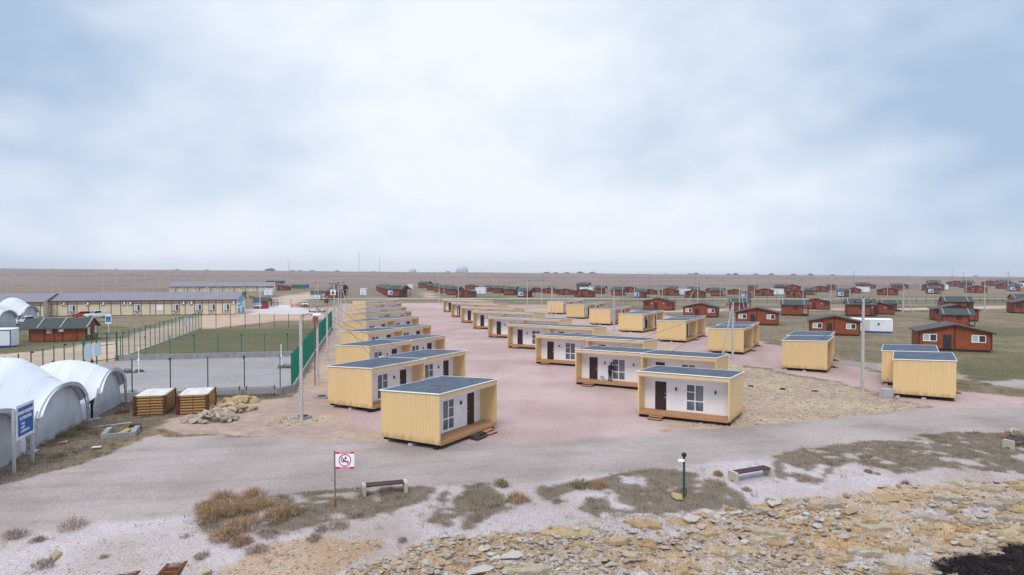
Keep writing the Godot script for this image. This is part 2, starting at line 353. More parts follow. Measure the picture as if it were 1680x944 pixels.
var M := {}
var used := {}
var rng := RandomNumberGenerator.new()

func numbered(called: String) -> String:
	var k: int = used.get(called, -1) + 1
	used[called] = k
	return called if k == 0 else "%s_%03d" % [called, k]

func tag(o: Node3D, label: String, category: String, group := "") -> Node3D:
	o.set_meta("label", label)
	o.set_meta("category", category)
	if group != "":
		o.set_meta("group", group)
	return o

func thing(called: String, label: String, category: String, at := Vector3.ZERO, turn := 0.0, group := "") -> Node3D:
	var o := Node3D.new()
	o.name = numbered(called)
	add_child(o)
	o.position = at
	o.rotation.y = deg_to_rad(turn)
	return tag(o, label, category, group)

func part(called: String, m: Variant, mat: Material, parent: Node3D, smooth := false) -> MeshInstance3D:
	var o := MeshInstance3D.new()
	o.name = called
	o.mesh = m.mesh(smooth) if m is MB else m
	o.material_override = mat
	parent.add_child(o, true)
	return o

func solo(called: String, m: Variant, mat: Material, label: String, category: String, at := Vector3.ZERO, turn := 0.0, group := "", smooth := false) -> MeshInstance3D:
	var o := MeshInstance3D.new()
	o.name = numbered(called)
	o.mesh = m.mesh(smooth) if m is MB else m
	o.material_override = mat
	add_child(o)
	o.position = at
	o.rotation.y = deg_to_rad(turn)
	tag(o, label, category, group)
	return o

func again(o: Node3D, called: String, label: String, at: Vector3, turn: float, group := "") -> Node3D:
	var r: Node3D = o.duplicate()
	r.name = numbered(called)
	add_child(r)
	r.position = at
	r.rotation = Vector3(0, deg_to_rad(turn), 0)
	r.set_meta("label", label)
	if group != "":
		r.set_meta("group", group)
	return r

func structure(called: String, m: Variant, mat: Material, smooth := false) -> MeshInstance3D:
	var o := MeshInstance3D.new()
	o.name = numbered(called)
	o.mesh = m.mesh(smooth) if m is MB else m
	o.material_override = mat
	add_child(o)
	o.set_meta("kind", "structure")
	return o

# ------------------------------------------------------------------ materials
func srgb(r: float, g: float, b: float, k := 1.0) -> Color:   # an 8-bit colour as a linear base colour
	var c := Color(r / 255.0, g / 255.0, b / 255.0).srgb_to_linear()
	return Color(c.r * k, c.g * k, c.b * k)

func noise_texture(freq: float, lo: float, hi: float, size := 512, kind := FastNoiseLite.TYPE_SIMPLEX_SMOOTH, octaves := 4, sd := 1) -> NoiseTexture2D:
	var f := FastNoiseLite.new()
	f.noise_type = kind
	f.frequency = freq
	f.seed = sd
	f.fractal_octaves = octaves
	if kind == FastNoiseLite.TYPE_CELLULAR:
		f.cellular_return_type = FastNoiseLite.RETURN_CELL_VALUE
	var t := NoiseTexture2D.new()
	t.width = size
	t.height = size
	t.seamless = true
	t.noise = f
	var g := Gradient.new()
	g.set_color(0, Color(lo, lo, lo))
	g.set_color(1, Color(hi, hi, hi))
	t.color_ramp = g
	return t

func stripes_texture(size: int, count: int, depth: float, groove: float, across := true) -> ImageTexture:   # board or rib joints, dark in the groove
	var im := Image.create(size, size, false, Image.FORMAT_RGB8)
	var step := float(size) / count
	for i in size:
		var u := fmod(i + 0.5, step) / step
		var e := minf(u, 1.0 - u) * 2.0
		var g := 1.0 - depth * clampf(1.0 - e / groove, 0.0, 1.0)
		im.fill_rect(Rect2i(i, 0, 1, size) if across else Rect2i(0, i, size, 1), Color(g, g, g))
	return ImageTexture.create_from_image(im)

func splash_texture() -> ImageTexture:   # mud splashed along the foot of a wall and faint runs below its eaves
	var f := FastNoiseLite.new()
	f.frequency = 0.03
	f.seed = 44
	var im := Image.create(256, 256, false, Image.FORMAT_RGB8)
	for j in 256:
		for i in 256:
			var up := (255.5 - j) / 256.0 * 3.4
			var reach := 0.5 + 0.28 * f.get_noise_2d(i * 1.0, 3.0) + 0.16 * f.get_noise_2d(i * 4.0, j * 4.0)
			var mud := clampf((reach + 0.12 - up) / 0.45, 0.0, 1.0)
			var run := maxf(0.0, f.get_noise_2d(i * 3.0, j * 0.12)) * smoothstep(1.2, 3.2, up)
			im.set_pixel(i, j, Color(1.0 - 0.20 * mud - 0.12 * run, 1.0 - 0.23 * mud - 0.12 * run, 1.0 - 0.26 * mud - 0.11 * run))
	return ImageTexture.create_from_image(im)

func plain(c: Color, rough := 0.8, tex: Texture2D = null, scale := 1.0, world := false, bump: Texture2D = null, bump_cm := 1.0) -> StandardMaterial3D:
	var m := StandardMaterial3D.new()
	m.albedo_color = c.linear_to_srgb()
	m.roughness = rough
	m.metallic_specular = 0.35
	if tex or bump:
		m.uv1_triplanar = true
		m.uv1_world_triplanar = world
		m.uv1_scale = Vector3.ONE * scale
		m.uv1_triplanar_sharpness = 4.0
	if tex:
		m.albedo_texture = tex
	if bump:
		m.heightmap_enabled = true
		m.heightmap_texture = bump
		m.heightmap_scale = bump_cm
	return m

func dirt(m: StandardMaterial3D, t: Texture2D, scale: float, world := true) -> StandardMaterial3D:   # a second, coarser layer of wear
	m.detail_enabled = true
	m.detail_albedo = t
	m.detail_blend_mode = BaseMaterial3D.BLEND_MODE_MUL
	m.detail_uv_layer = BaseMaterial3D.DETAIL_UV_2
	m.uv2_triplanar = true
	m.uv2_world_triplanar = world
	m.uv2_scale = Vector3.ONE * scale
	return m

func glass(c: Color, a := 0.12) -> StandardMaterial3D:
	var m := StandardMaterial3D.new()
	m.albedo_color = Color(c.r, c.g, c.b, a)
	m.transparency = BaseMaterial3D.TRANSPARENCY_ALPHA
	m.roughness = 0.05
	m.metallic_specular = 0.38
	return m

func tinted(rough := 0.9, tex: Texture2D = null, scale := 1.0, world := true, bump: Texture2D = null, bump_cm := 2.0) -> StandardMaterial3D:
	var m := plain(Color.WHITE, rough, tex, scale, world, bump, bump_cm)
	m.vertex_color_use_as_albedo = true
	return m

func make_materials() -> void:
	var wear := noise_texture(0.01, 0.82, 1.0, 512, FastNoiseLite.TYPE_SIMPLEX_SMOOTH, 5, 3)
	var soft := noise_texture(0.008, 0.93, 1.0, 512, FastNoiseLite.TYPE_SIMPLEX_SMOOTH, 5, 9)
	var coarse := noise_texture(0.006, 0.8, 1.0, 512, FastNoiseLite.TYPE_SIMPLEX_SMOOTH, 5, 8)
	var speck := noise_texture(0.13, 0.76, 1.0, 1024, FastNoiseLite.TYPE_CELLULAR, 3, 5)
	var fibre := noise_texture(0.06, 0.55, 1.0, 1024, FastNoiseLite.TYPE_SIMPLEX_SMOOTH, 5, 6)
	var rock := noise_texture(0.025, 0.6, 1.0, 1024, FastNoiseLite.TYPE_SIMPLEX_SMOOTH, 6, 7)
	var ribs := stripes_texture(256, 6, 0.1, 0.24)
	var planks := stripes_texture(256, 7, 0.42, 0.2, false)
	var fine_ribs := stripes_texture(256, 8, 0.09, 0.3)
	var tiles := stripes_texture(256, 4, 0.35, 0.25, false)
	M.blotch = coarse
	M.yellow = dirt(plain(srgb(222, 186, 128), 0.5, ribs, 1.0), soft, 0.21)
	var splash := splash_texture()
	M.yellow = dirt(plain(srgb(225, 193, 140), 0.5, ribs, 1.0), splash, 1.0 / 3.4, false)
	M.yellows = [M.yellow, dirt(plain(srgb(220, 189, 138), 0.5, ribs, 1.0), splash, 1.0 / 3.4, false), dirt(plain(srgb(229, 197, 145), 0.5, ribs, 1.0), splash, 1.0 / 3.4, false)]
	M.curtain_pale = plain(srgb(168, 156, 150), 0.9)
	M.white_wall = dirt(plain(srgb(248, 246, 248), 0.5, fine_ribs, 1.0), soft, 0.3)
	M.white = plain(srgb(246, 247, 249), 0.45)
	M.roof_grey = dirt(plain(srgb(96, 108, 126), 0.75, wear, 0.9), coarse, 0.16)
	M.door = plain(srgb(66, 46, 46), 0.45, wear, 0.8)
	M.metal = plain(srgb(190, 190, 190), 0.35)
	M.metal.metallic = 0.8
	M.black = plain(srgb(34, 32, 32), 0.6)
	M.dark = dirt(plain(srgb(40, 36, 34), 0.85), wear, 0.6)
	M.deck = dirt(plain(srgb(238, 180, 130), 0.7, fibre, 0.6), soft, 0.5)
	M.step_dark = plain(srgb(92, 74, 66), 0.8, fibre, 0.8)
	M.block = plain(srgb(196, 196, 202), 0.9, speck, 0.8, true)
	M.glass = glass(Color(0.55, 0.6, 0.68), 0.25)
	M.curtain = plain(srgb(134, 116, 108), 0.9)
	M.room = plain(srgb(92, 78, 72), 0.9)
	M.brown = dirt(plain(srgb(164, 86, 46), 0.7, planks, 1.0), coarse, 0.3)
	M.brown_far = dirt(plain(srgb(160, 80, 52), 0.75, planks, 1.0), coarse, 0.3)
	M.brown_dark = plain(srgb(84, 44, 36), 0.75, wear, 0.8)
	M.green_roof = dirt(plain(srgb(76, 86, 83), 0.8, tiles, 1.1), coarse, 0.4)
	M.slate_roof = dirt(plain(srgb(98, 92, 96), 0.8, tiles, 1.1), coarse, 0.4)
	M.pale_batten = plain(srgb(176, 170, 168), 0.8)
	M.plinth = plain(srgb(52, 46, 44), 0.9)
	M.shutter = plain(srgb(58, 46, 48), 0.6)
	M.cream = dirt(plain(srgb(226, 212, 184), 0.75), soft, 0.12)
	M.beam = plain(srgb(92, 62, 56), 0.8)
	M.mauve_roof = dirt(plain(srgb(134, 128, 138), 0.6, ribs, 0.5), soft, 0.07)
	M.concrete = dirt(plain(srgb(188, 186, 188), 0.9, speck, 0.5, true), coarse, 0.25)
	M.pole = dirt(plain(srgb(206, 202, 202), 0.85, wear, 0.6), soft, 0.5)
	M.dark_pole = plain(srgb(78, 68, 66), 0.85)
	M.green_post = plain(srgb(24, 104, 84), 0.5)
	M.rust_post = plain(srgb(92, 72, 62), 0.8, wear, 1.0)
	M.wire = plain(srgb(92, 90, 94), 0.5)
	M.green_mesh = plain(srgb(18, 124, 100), 0.5)
	M.grey_mesh = plain(srgb(96, 92, 92), 0.7)
	M.fabric = dirt(plain(srgb(216, 220, 228), 0.55), soft, 0.09)
	M.fabric_wall = dirt(plain(srgb(206, 210, 220), 0.6), coarse, 0.12)
	M.truss = plain(srgb(150, 146, 148), 0.45)
	M.rust = dirt(plain(srgb(188, 112, 66), 0.85, fibre, 0.7), soft, 1.0)
	M.rust_dark = plain(srgb(124, 76, 56), 0.9, fibre, 0.9)
	M.straw_board = plain(srgb(230, 194, 124), 0.8, fibre, 0.8)
	M.panel_white = dirt(plain(srgb(226, 222, 220), 0.7), coarse, 0.4)
	M.sign_blue = plain(srgb(22, 86, 160), 0.4)
	M.sky_blue = plain(srgb(96, 160, 220), 0.4)
	M.mid_blue = plain(srgb(50, 104, 186), 0.4)
	M.container_white = dirt(plain(srgb(236, 239, 243), 0.5, fine_ribs, 0.8), soft, 0.2)
	M.edge_blue = plain(srgb(48, 84, 168), 0.5)
	M.tarp_blue = plain(srgb(28, 84, 190), 0.5)
	M.tarp_green = plain(srgb(20, 104, 84), 0.6)
	M.sign_white = plain(srgb(240, 242, 244), 0.4)
	M.sign_red = plain(srgb(206, 30, 84), 0.4)
	M.car_red = plain(srgb(178, 22, 40), 0.25)
	M.car_white = plain(srgb(226, 230, 234), 0.25)
	M.car_silver = plain(srgb(186, 192, 198), 0.25)
	for k in ["car_red", "car_white", "car_silver"]:
		M[k].clearcoat_enabled = true
		M[k].clearcoat = 0.7
	M.car_glass = plain(srgb(36, 42, 50), 0.08)
	M.lamp_glass = plain(srgb(214, 218, 222), 0.15)
	M.tail_red = plain(srgb(150, 20, 26), 0.2)
	M.tyre = plain(srgb(30, 30, 31), 0.9)
	M.cone = plain(srgb(240, 92, 30), 0.5)
	M.teal = plain(srgb(104, 178, 196), 0.7, wear, 0.5)
	M.pale_teal = plain(srgb(206, 222, 232), 0.7)
	M.bench_wood = plain(srgb(98, 66, 70), 0.6, fibre, 0.9)
	M.bench_stone = plain(srgb(208, 198, 180), 0.85, speck, 0.9)
	M.pipe = plain(srgb(206, 198, 194), 0.6)
	M.ground = tinted(0.95, speck, 0.16, true, speck, 2.0)
	M.grassy = tinted(0.95, fibre, 0.22, true, fibre, 3.0)
	M.rocky = tinted(0.9, rock, 0.4, true, rock, 5.0)
	M.hill = tinted(0.95, fibre, 0.02, true)
	M.stone = tinted(0.9, rock, 0.9, false, rock, 1.5)
	M.blade = tinted(0.9)
	M.blade.backlight_enabled = true
	M.blade.backlight = Color(0.3, 0.28, 0.2)
	M.skin = plain(srgb(198, 150, 126), 0.6)
	M.cloth = tinted(0.9)
	M.dome = plain(srgb(184, 190, 202), 0.9)
	M.seaweed = plain(srgb(40, 33, 36), 0.8, fibre, 0.5, true, fibre, 4.0)
	M.pane_dark = plain(srgb(66, 62, 68), 0.12)
	M.pane_pale = plain(srgb(178, 188, 190), 0.2)

# ------------------------------------------------------------------ the lie of the land
var n_big := FastNoiseLite.new()
var n_mid := FastNoiseLite.new()
var n_small := FastNoiseLite.new()
var n_streak := FastNoiseLite.new()
var zone_name: Array[String] = []
var zone_poly: Array[PackedVector2Array] = []
var zone_rect: Array[Rect2] = []
var look := {}

func make_noise() -> void:
	for a in [[n_big, 0.012, 11], [n_mid, 0.11, 12], [n_small, 0.7, 13], [n_streak, 0.02, 14]]:
		a[0].noise_type = FastNoiseLite.TYPE_SIMPLEX_SMOOTH
		a[0].frequency = a[1]
		a[0].seed = a[2]
		a[0].fractal_octaves = 4
	for z in ZONES:
		add_zone(z[0], z[1])
	# the two sports pitches between the green fences
	add_zone("sports_court", [-41.8, -52.4, -18.9, -57.8, -24.6, -84.6, -46.4, -79.8])
	add_zone("green_pitch", [-46.4, -79.8, -24.6, -84.6, -33.2, -125.6, -56.8, -124.6])
	# base colour, second colour, how strongly the second one shows, size of patches
	look = {
		"field": [srgb(170, 151, 124), srgb(138, 126, 98), 1.0],
		"hill": [srgb(178, 152, 138), srgb(146, 122, 111), 1.0],
		"path": [srgb(214, 186, 164), srgb(186, 160, 142), 0.8],
		"concrete_apron": [srgb(222, 216, 216), srgb(204, 198, 198), 0.6],
		"dirt": [srgb(180, 154, 143), srgb(200, 174, 152), 1.0],
		"gravel_yard": [srgb(205, 179, 174), srgb(186, 158, 153), 0.9],
		"pale_track": [srgb(186, 176, 174), srgb(160, 146, 138), 0.9],
		"rubble": [srgb(178, 152, 136), srgb(200, 178, 148), 1.0],
		"dirt_road": [srgb(190, 176, 171), srgb(160, 147, 142), 1.0],
		"pale_sand": [srgb(202, 191, 194), srgb(178, 162, 154), 1.0],
		"tan_bank": [srgb(196, 168, 146), srgb(178, 150, 122), 1.0],
		"rocky_shore": [srgb(208, 172, 126), srgb(206, 188, 178), 0.9],
		"dry_grass": [srgb(152, 136, 122), srgb(130, 120, 100), 0.9],
		"green_grass": [srgb(120, 120, 80), srgb(138, 124, 96), 0.9],
		"seaweed": [srgb(60, 50, 50), srgb(96, 80, 70), 0.9],
		"sports_court": [srgb(178, 172, 174), srgb(166, 158, 158), 0.8],
		"green_pitch": [srgb(130, 124, 88), srgb(108, 115, 70), 1.0],
	}

func add_zone(called: String, flat: Array) -> void:
	var p := PackedVector2Array()
	for i in range(0, flat.size(), 2):
		p.append(Vector2(flat[i], flat[i + 1]))
	var r := Rect2(p[0], Vector2.ZERO)
	for q in p:
		r = r.expand(q)
	zone_name.append(called)
	zone_poly.append(p)
	zone_rect.append(r)

func zone_at(x: float, z: float, ragged := 1.0) -> String:
	if z < -575.0:
		return "hill"
	var a := n_mid.get_noise_2d(x * 2.0, z * 2.0)
	var b := n_small.get_noise_2d(x, z)
	var p := Vector2(x + (a * 1.1 + b * 0.55) * ragged, z + (n_mid.get_noise_2d(x * 2.0 + 90.0, z * 2.0) * 1.1 + n_small.get_noise_2d(x + 50.0, z) * 0.55) * ragged)
	var exact := Vector2(x, z)
	for i in range(zone_poly.size() - 1, -1, -1):
		var q := exact if i >= zone_poly.size() - 2 else p
		if zone_rect[i].has_point(q) and Geometry2D.is_point_in_polygon(q, zone_poly[i]):
			if zone_name[i] == "dry_grass" and z > -45.0 and x > -16.0:   # the bank's turf is worn through to sand
				if n_mid.get_noise_2d(x * 3.1, z * 3.1) + 0.8 * b < -0.36:
					continue
			return zone_name[i]
	if z < -60.0 and n_big.get_noise_2d(x * 1.4, z * 1.4) > 0.34:
		return "green_grass"
	return "field"

func shore_drop(x: float, z: float) -> float:
	var s := 33.6 + 0.27 * x + z
	if s <= 0.0:
		return 0.0
	return -0.02 * s * s if s < 6.0 else -0.72 - 0.13 * (s - 6.0)

func height_at(x: float, z: float) -> float:
	var d := -z
	var h := shore_drop(x, z)
	if d < 75.0:
		h += 0.03 * n_mid.get_noise_2d(x * 3.0, z * 3.0) + 0.012 * n_small.get_noise_2d(x * 2.0, z * 2.0)
		var s := 33.6 + 0.27 * x + z
		if s > 3.5 and x > -9.0:   # broken limestone beds step down to the water
			var k := clampf((s - 3.5) / 3.0, 0.0, 1.0) * clampf((x + 9.0) / 6.0, 0.0, 1.0)
			var w := n_mid.get_noise_2d(x * 1.6 + z * 1.1, z * 3.6 - x * 1.0) * 3.2 + s * 0.55
			var f := w - floorf(w)
			h += k * (0.3 * (floorf(w) - w + smoothstep(0.86, 1.0, f)) + 0.15 + 0.10 * n_small.get_noise_2d(x * 1.3, z * 1.9) + 0.03 * n_small.get_noise_2d(x * 5.0, z * 5.0))
	elif d > 560.0:
		var t := clampf((d - 560.0) / 840.0, 0.0, 1.0)
		var rise := 9.7 - 0.00833 * x * (1400.0 / d if d > 1400.0 else 1.0)
		h += rise * t * t * (3.0 - 2.0 * t) + 1.1 * n_streak.get_noise_2d(x * 0.3, z * 0.5) * t
		if d > 1400.0:
			h -= (d - 1400.0) * 0.03
	return h

func ground_color(zone: String, x: float, z: float) -> Color:
	var k: Array = look[zone]
	var far := clampf((-z - 60.0) / 400.0, 0.0, 1.0)
	var a := n_mid.get_noise_2d(x, z) * (1.0 - far) + n_streak.get_noise_2d(x * 0.4, z * (1.0 + 2.0 * far)) * (0.5 + far)
	var b := n_small.get_noise_2d(x * 1.2, z * 1.2) * (1.0 - far)
	if zone == "field" and z < -260.0:   # the camp's grass gives way to the bare slope
		var hl: Array = look.hill
		var u := smoothstep(290.0, 520.0, -z + 60.0 * n_big.get_noise_2d(x, z))
		k = [k[0].lerp(hl[0], u), k[1].lerp(hl[1], u), 1.0]
	var t := clampf(0.42 + 1.1 * a + 0.5 * b, 0.0, 1.0) * float(k[2])
	if zone == "dirt_road":   # wheel tracks along the road
		var along := z + 0.16 * x
		var w1 := 1.2 * n_mid.get_noise_2d(x * 0.35, z * 0.35)
		t = clampf(t * 0.8 + 0.2 * smoothstep(0.5, 1.0, sin(along * 2.6 + 3.0 * w1)) * (0.5 + n_mid.get_noise_2d(x * 0.4, z)) + 0.16 * smoothstep(0.6, 1.0, sin(along * 3.3 + 0.4 * x - 4.0 * w1)) + 0.5 * maxf(0.0, n_mid.get_noise_2d(x * 0.7, z * 2.2)), 0.0, 1.0)
	if zone == "gravel_yard":   # faint ruts where lorries turned
		var lane := x * 0.98 + z * 0.2 + 3.0 * n_big.get_noise_2d(x * 1.5, z * 1.5)
		t = clampf(t + 0.35 * smoothstep(0.7, 1.0, sin(lane * 1.05)) * (0.6 + 2.6 * maxf(0.0, n_big.get_noise_2d(x * 2.0 + 50.0, z * 2.0))), 0.0, 1.0)
	var c: Color = k[0].lerp(k[1], t)
	if zone == "rocky_shore":   # sheets of pale sand lie between the beds
		c = c.lerp(srgb(206, 198, 198), smoothstep(0.12, 0.34, n_mid.get_noise_2d(x * 1.1 + 40.0, z * 2.4 + 0.4 * x)) * 0.85)
	elif zone == "dry_grass":
		c = c.lerp(srgb(160, 142, 128), clampf(0.5 + 1.4 * n_small.get_noise_2d(x * 2.2 + 9.0, z * 2.2), 0.0, 1.0) * 0.5)
	var m := 1.0 + 0.12 * b + 0.1 * n_big.get_noise_2d(x * 2.0, z * 2.0)
	if zone == "hill":
		m += 0.16 * n_streak.get_noise_2d(x * 0.12, z * 0.9)
	if zone == "rocky_shore":
		m += 0.3 * n_small.get_noise_2d(x * 2.3 + z, z * 4.4) + 0.16 * n_small.get_noise_2d(x * 7.0, z * 9.0)
	return Color(c.r * m, c.g * m, c.b * m)

func land(x0: float, x1: float, z0: float, z1: float, sx: float, sz: float, parts: Dictionary, pull := 0.0) -> void:
	var nx := int(round((x1 - x0) / sx))
	var nz := int(round((z0 - z1) / sz))
	var w := nx + 1
	var v := PackedVector3Array()
	var col := PackedColorArray()
	var zn: Array[String] = []
	v.resize(w * (nz + 1))
	col.resize(v.size())
	zn.resize(v.size())
	for j in nz + 1:
		for i in w:
			var x := x0 + i * sx
			var z := z0 - j * sz
			var q := zone_at(x, z, clampf(-z / 70.0, 0.4, 2.5))
			v[j * w + i] = Vector3(x, height_at(x, z), z)
			col[j * w + i] = ground_color(q, x, z)
			zn[j * w + i] = q
	if sx < 0.5:   # where two grounds meet they mingle over a hand's breadth
		for pass_ in 2:
			var was := col.duplicate()
			for j in range(1, nz):
				for i in range(1, nx):
					var o := j * w + i
					if zn[o] != zn[o - 1] or zn[o] != zn[o + w] or zn[o] != zn[o - w] or zn[o] != zn[o + 1]:
						var keep := 0.3 + 0.5 * absf(n_small.get_noise_2d(i * 2.1, j * 2.3))
						col[o] = was[o].lerp((was[o - 1] + was[o + 1] + was[o - w] + was[o + w] + was[o - w - 1] + was[o + w + 1] + was[o - w + 1] + was[o + w - 1]) * 0.125, 1.0 - keep)
	var nor := PackedVector3Array()
	nor.resize(v.size())
	for j in nz + 1:
		for i in w:
			var a := v[j * w + maxi(i - 1, 0)]
			var b := v[j * w + mini(i + 1, nx)]
			var c := v[maxi(j - 1, 0) * w + i]
			var d := v[mini(j + 1, nz) * w + i]
			nor[j * w + i] = (b - a).cross(d - c).normalized()
	var seen := {}
	for j in nz:
		for i in nx:
			var a := j * w + i
			var called := zn[a]
			if not seen.has(called):
				var blank := PackedInt32Array()
				blank.resize(v.size())
				blank.fill(-1)
				seen[called] = [blank, PackedInt32Array(), PackedVector3Array(), PackedVector3Array(), PackedColorArray()]
			var s: Array = seen[called]
			for k in [a, a + w, a + 1, a + 1, a + w, a + w + 1]:
				if s[0][k] < 0:
					s[0][k] = s[2].size()
					s[2].append(v[k])
					s[3].append(nor[k])
					s[4].append(col[k])
				s[1].append(s[0][k])
	for called in seen:
		if not parts.has(called):
			parts[called] = []
		parts[called].append(seen[called])

func make_land() -> void:
	var parts := {}
	land(-48.0, 60.0, -18.0, -45.0, 0.15, 0.125, parts)
	land(-78.0, 90.0, -45.0, -75.0, 0.4, 0.3, parts)
	land(-160.0, 180.0, -75.0, -135.0, 0.8, 0.6, parts)
	land(-320.0, 360.0, -135.0, -303.0, 2.0, 1.4, parts)
	land(-700.0, 760.0, -303.0, -583.0, 5.0, 4.0, parts)
	land(-2400.0, 2400.0, -583.0, -1403.0, 24.0, 10.0, parts)
	land(-4200.0, 4200.0, -1403.0, -3403.0, 120.0, 100.0, parts)
	var plain_names := {"field": "ground", "hill": "hills", "path": "sandy_path", "dirt": "bare_ground", "pale_track": "track", "rubble": "rubble_ground", "tan_bank": "gravel_bank", "pale_sand": "sand_slope", "dry_grass": "grass_bank", "green_grass": "grass_field", "seaweed": "seaweed_ground", "green_pitch": "grass_pitch"}
	var mats := {"dry_grass": M.grassy, "green_grass": M.grassy, "field": M.grassy, "green_pitch": M.grassy, "rocky_shore": M.rocky, "hill": M.hill, "seaweed": M.rocky}
	for called in parts:
		for s in parts[called]:
			var a := []
			a.resize(Mesh.ARRAY_MAX)
			a[Mesh.ARRAY_VERTEX] = s[2]
			a[Mesh.ARRAY_NORMAL] = s[3]
			a[Mesh.ARRAY_COLOR] = s[4]
			a[Mesh.ARRAY_INDEX] = s[1]
			var m := ArrayMesh.new()
			m.add_surface_from_arrays(Mesh.PRIMITIVE_TRIANGLES, a)
			structure(plain_names.get(called, called), m, mats.get(called, M.ground))

func on_ground(x: float, z: float, up := 0.0) -> Vector3:
	return Vector3(x, height_at(x, z) + up, z)

# ------------------------------------------------------------------ stones, tufts and other small cover
func stone_mesh(sd: int, flat := 0.6, rough := 0.3) -> ArrayMesh:
	var f := FastNoiseLite.new()
	f.seed = sd
	f.frequency = 0.9
	var b := MB.new()
	b.col = Color.WHITE
	var cuts: Array[Plane] = []
	rng.seed = sd
	for i in 5:
		cuts.append(Plane(Vector3(rng.randf_range(-1, 1), rng.randf_range(-0.6, 1), rng.randf_range(-1, 1)).normalized(), rng.randf_range(0.55, 0.8)))
	b.grid(8, 5, func(u, w):
		var p := Vector3(cos(u * TAU) * sin(w * PI), -cos(w * PI), sin(u * TAU) * sin(w * PI))
		p *= 1.0 + rough * f.get_noise_3dv(p * 1.3)
		for c in cuts:
			var over := c.distance_to(p)
			if over > 0.0:
				p -= c.normal * over
		return Vector3(p.x, p.y * flat, p.z))
	return b.mesh()

func tuft_mesh(sd: int, blades: int, spread: float, tall: float, wide: float) -> ArrayMesh:
	var b := MB.new()
	rng.seed = sd
	for i in blades:
		var a := rng.randf() * TAU
		var r := sqrt(rng.randf()) * spread
		var p := Vector3(cos(a) * r, 0.0, sin(a) * r)
		var out := Vector3(cos(a + rng.randf_range(-0.8, 0.8)), 0, sin(a + rng.randf_range(-0.8, 0.8))) * rng.randf_range(0.1, 0.7) * tall
		var top := p + out + Vector3.UP * tall * rng.randf_range(0.5, 1.0)
		var s := Vector3(-sin(a), 0, cos(a)).rotated(Vector3.UP, rng.randf() * 3.0) * wide
		var k := rng.randf_range(0.75, 1.15)
		b.col = Color(k, k, k * 0.95)
		b.tri(p - s, p + s, top)
	return b.mesh()

func scatter(called: String, mesh: Mesh, mat: Material, where: Array, tints: PackedColorArray) -> void:
	if where.is_empty():
		return
	var mm := MultiMesh.new()
	mm.transform_format = MultiMesh.TRANSFORM_3D
	mm.use_colors = true
	mm.mesh = mesh
	mm.instance_count = where.size()
	for i in where.size():
		mm.set_instance_transform(i, where[i])
		mm.set_instance_color(i, tints[i])
	var o := MultiMeshInstance3D.new()
	o.name = numbered(called)
	o.multimesh = mm
	o.material_override = mat
	add_child(o)
	o.set_meta("kind", "stuff")

func turned(s: Vector3, lean := 0.2) -> Basis:
	return Basis.from_euler(Vector3(rng.randf_range(-lean, lean), rng.randf() * TAU, rng.randf_range(-lean, lean))).scaled_local(s)

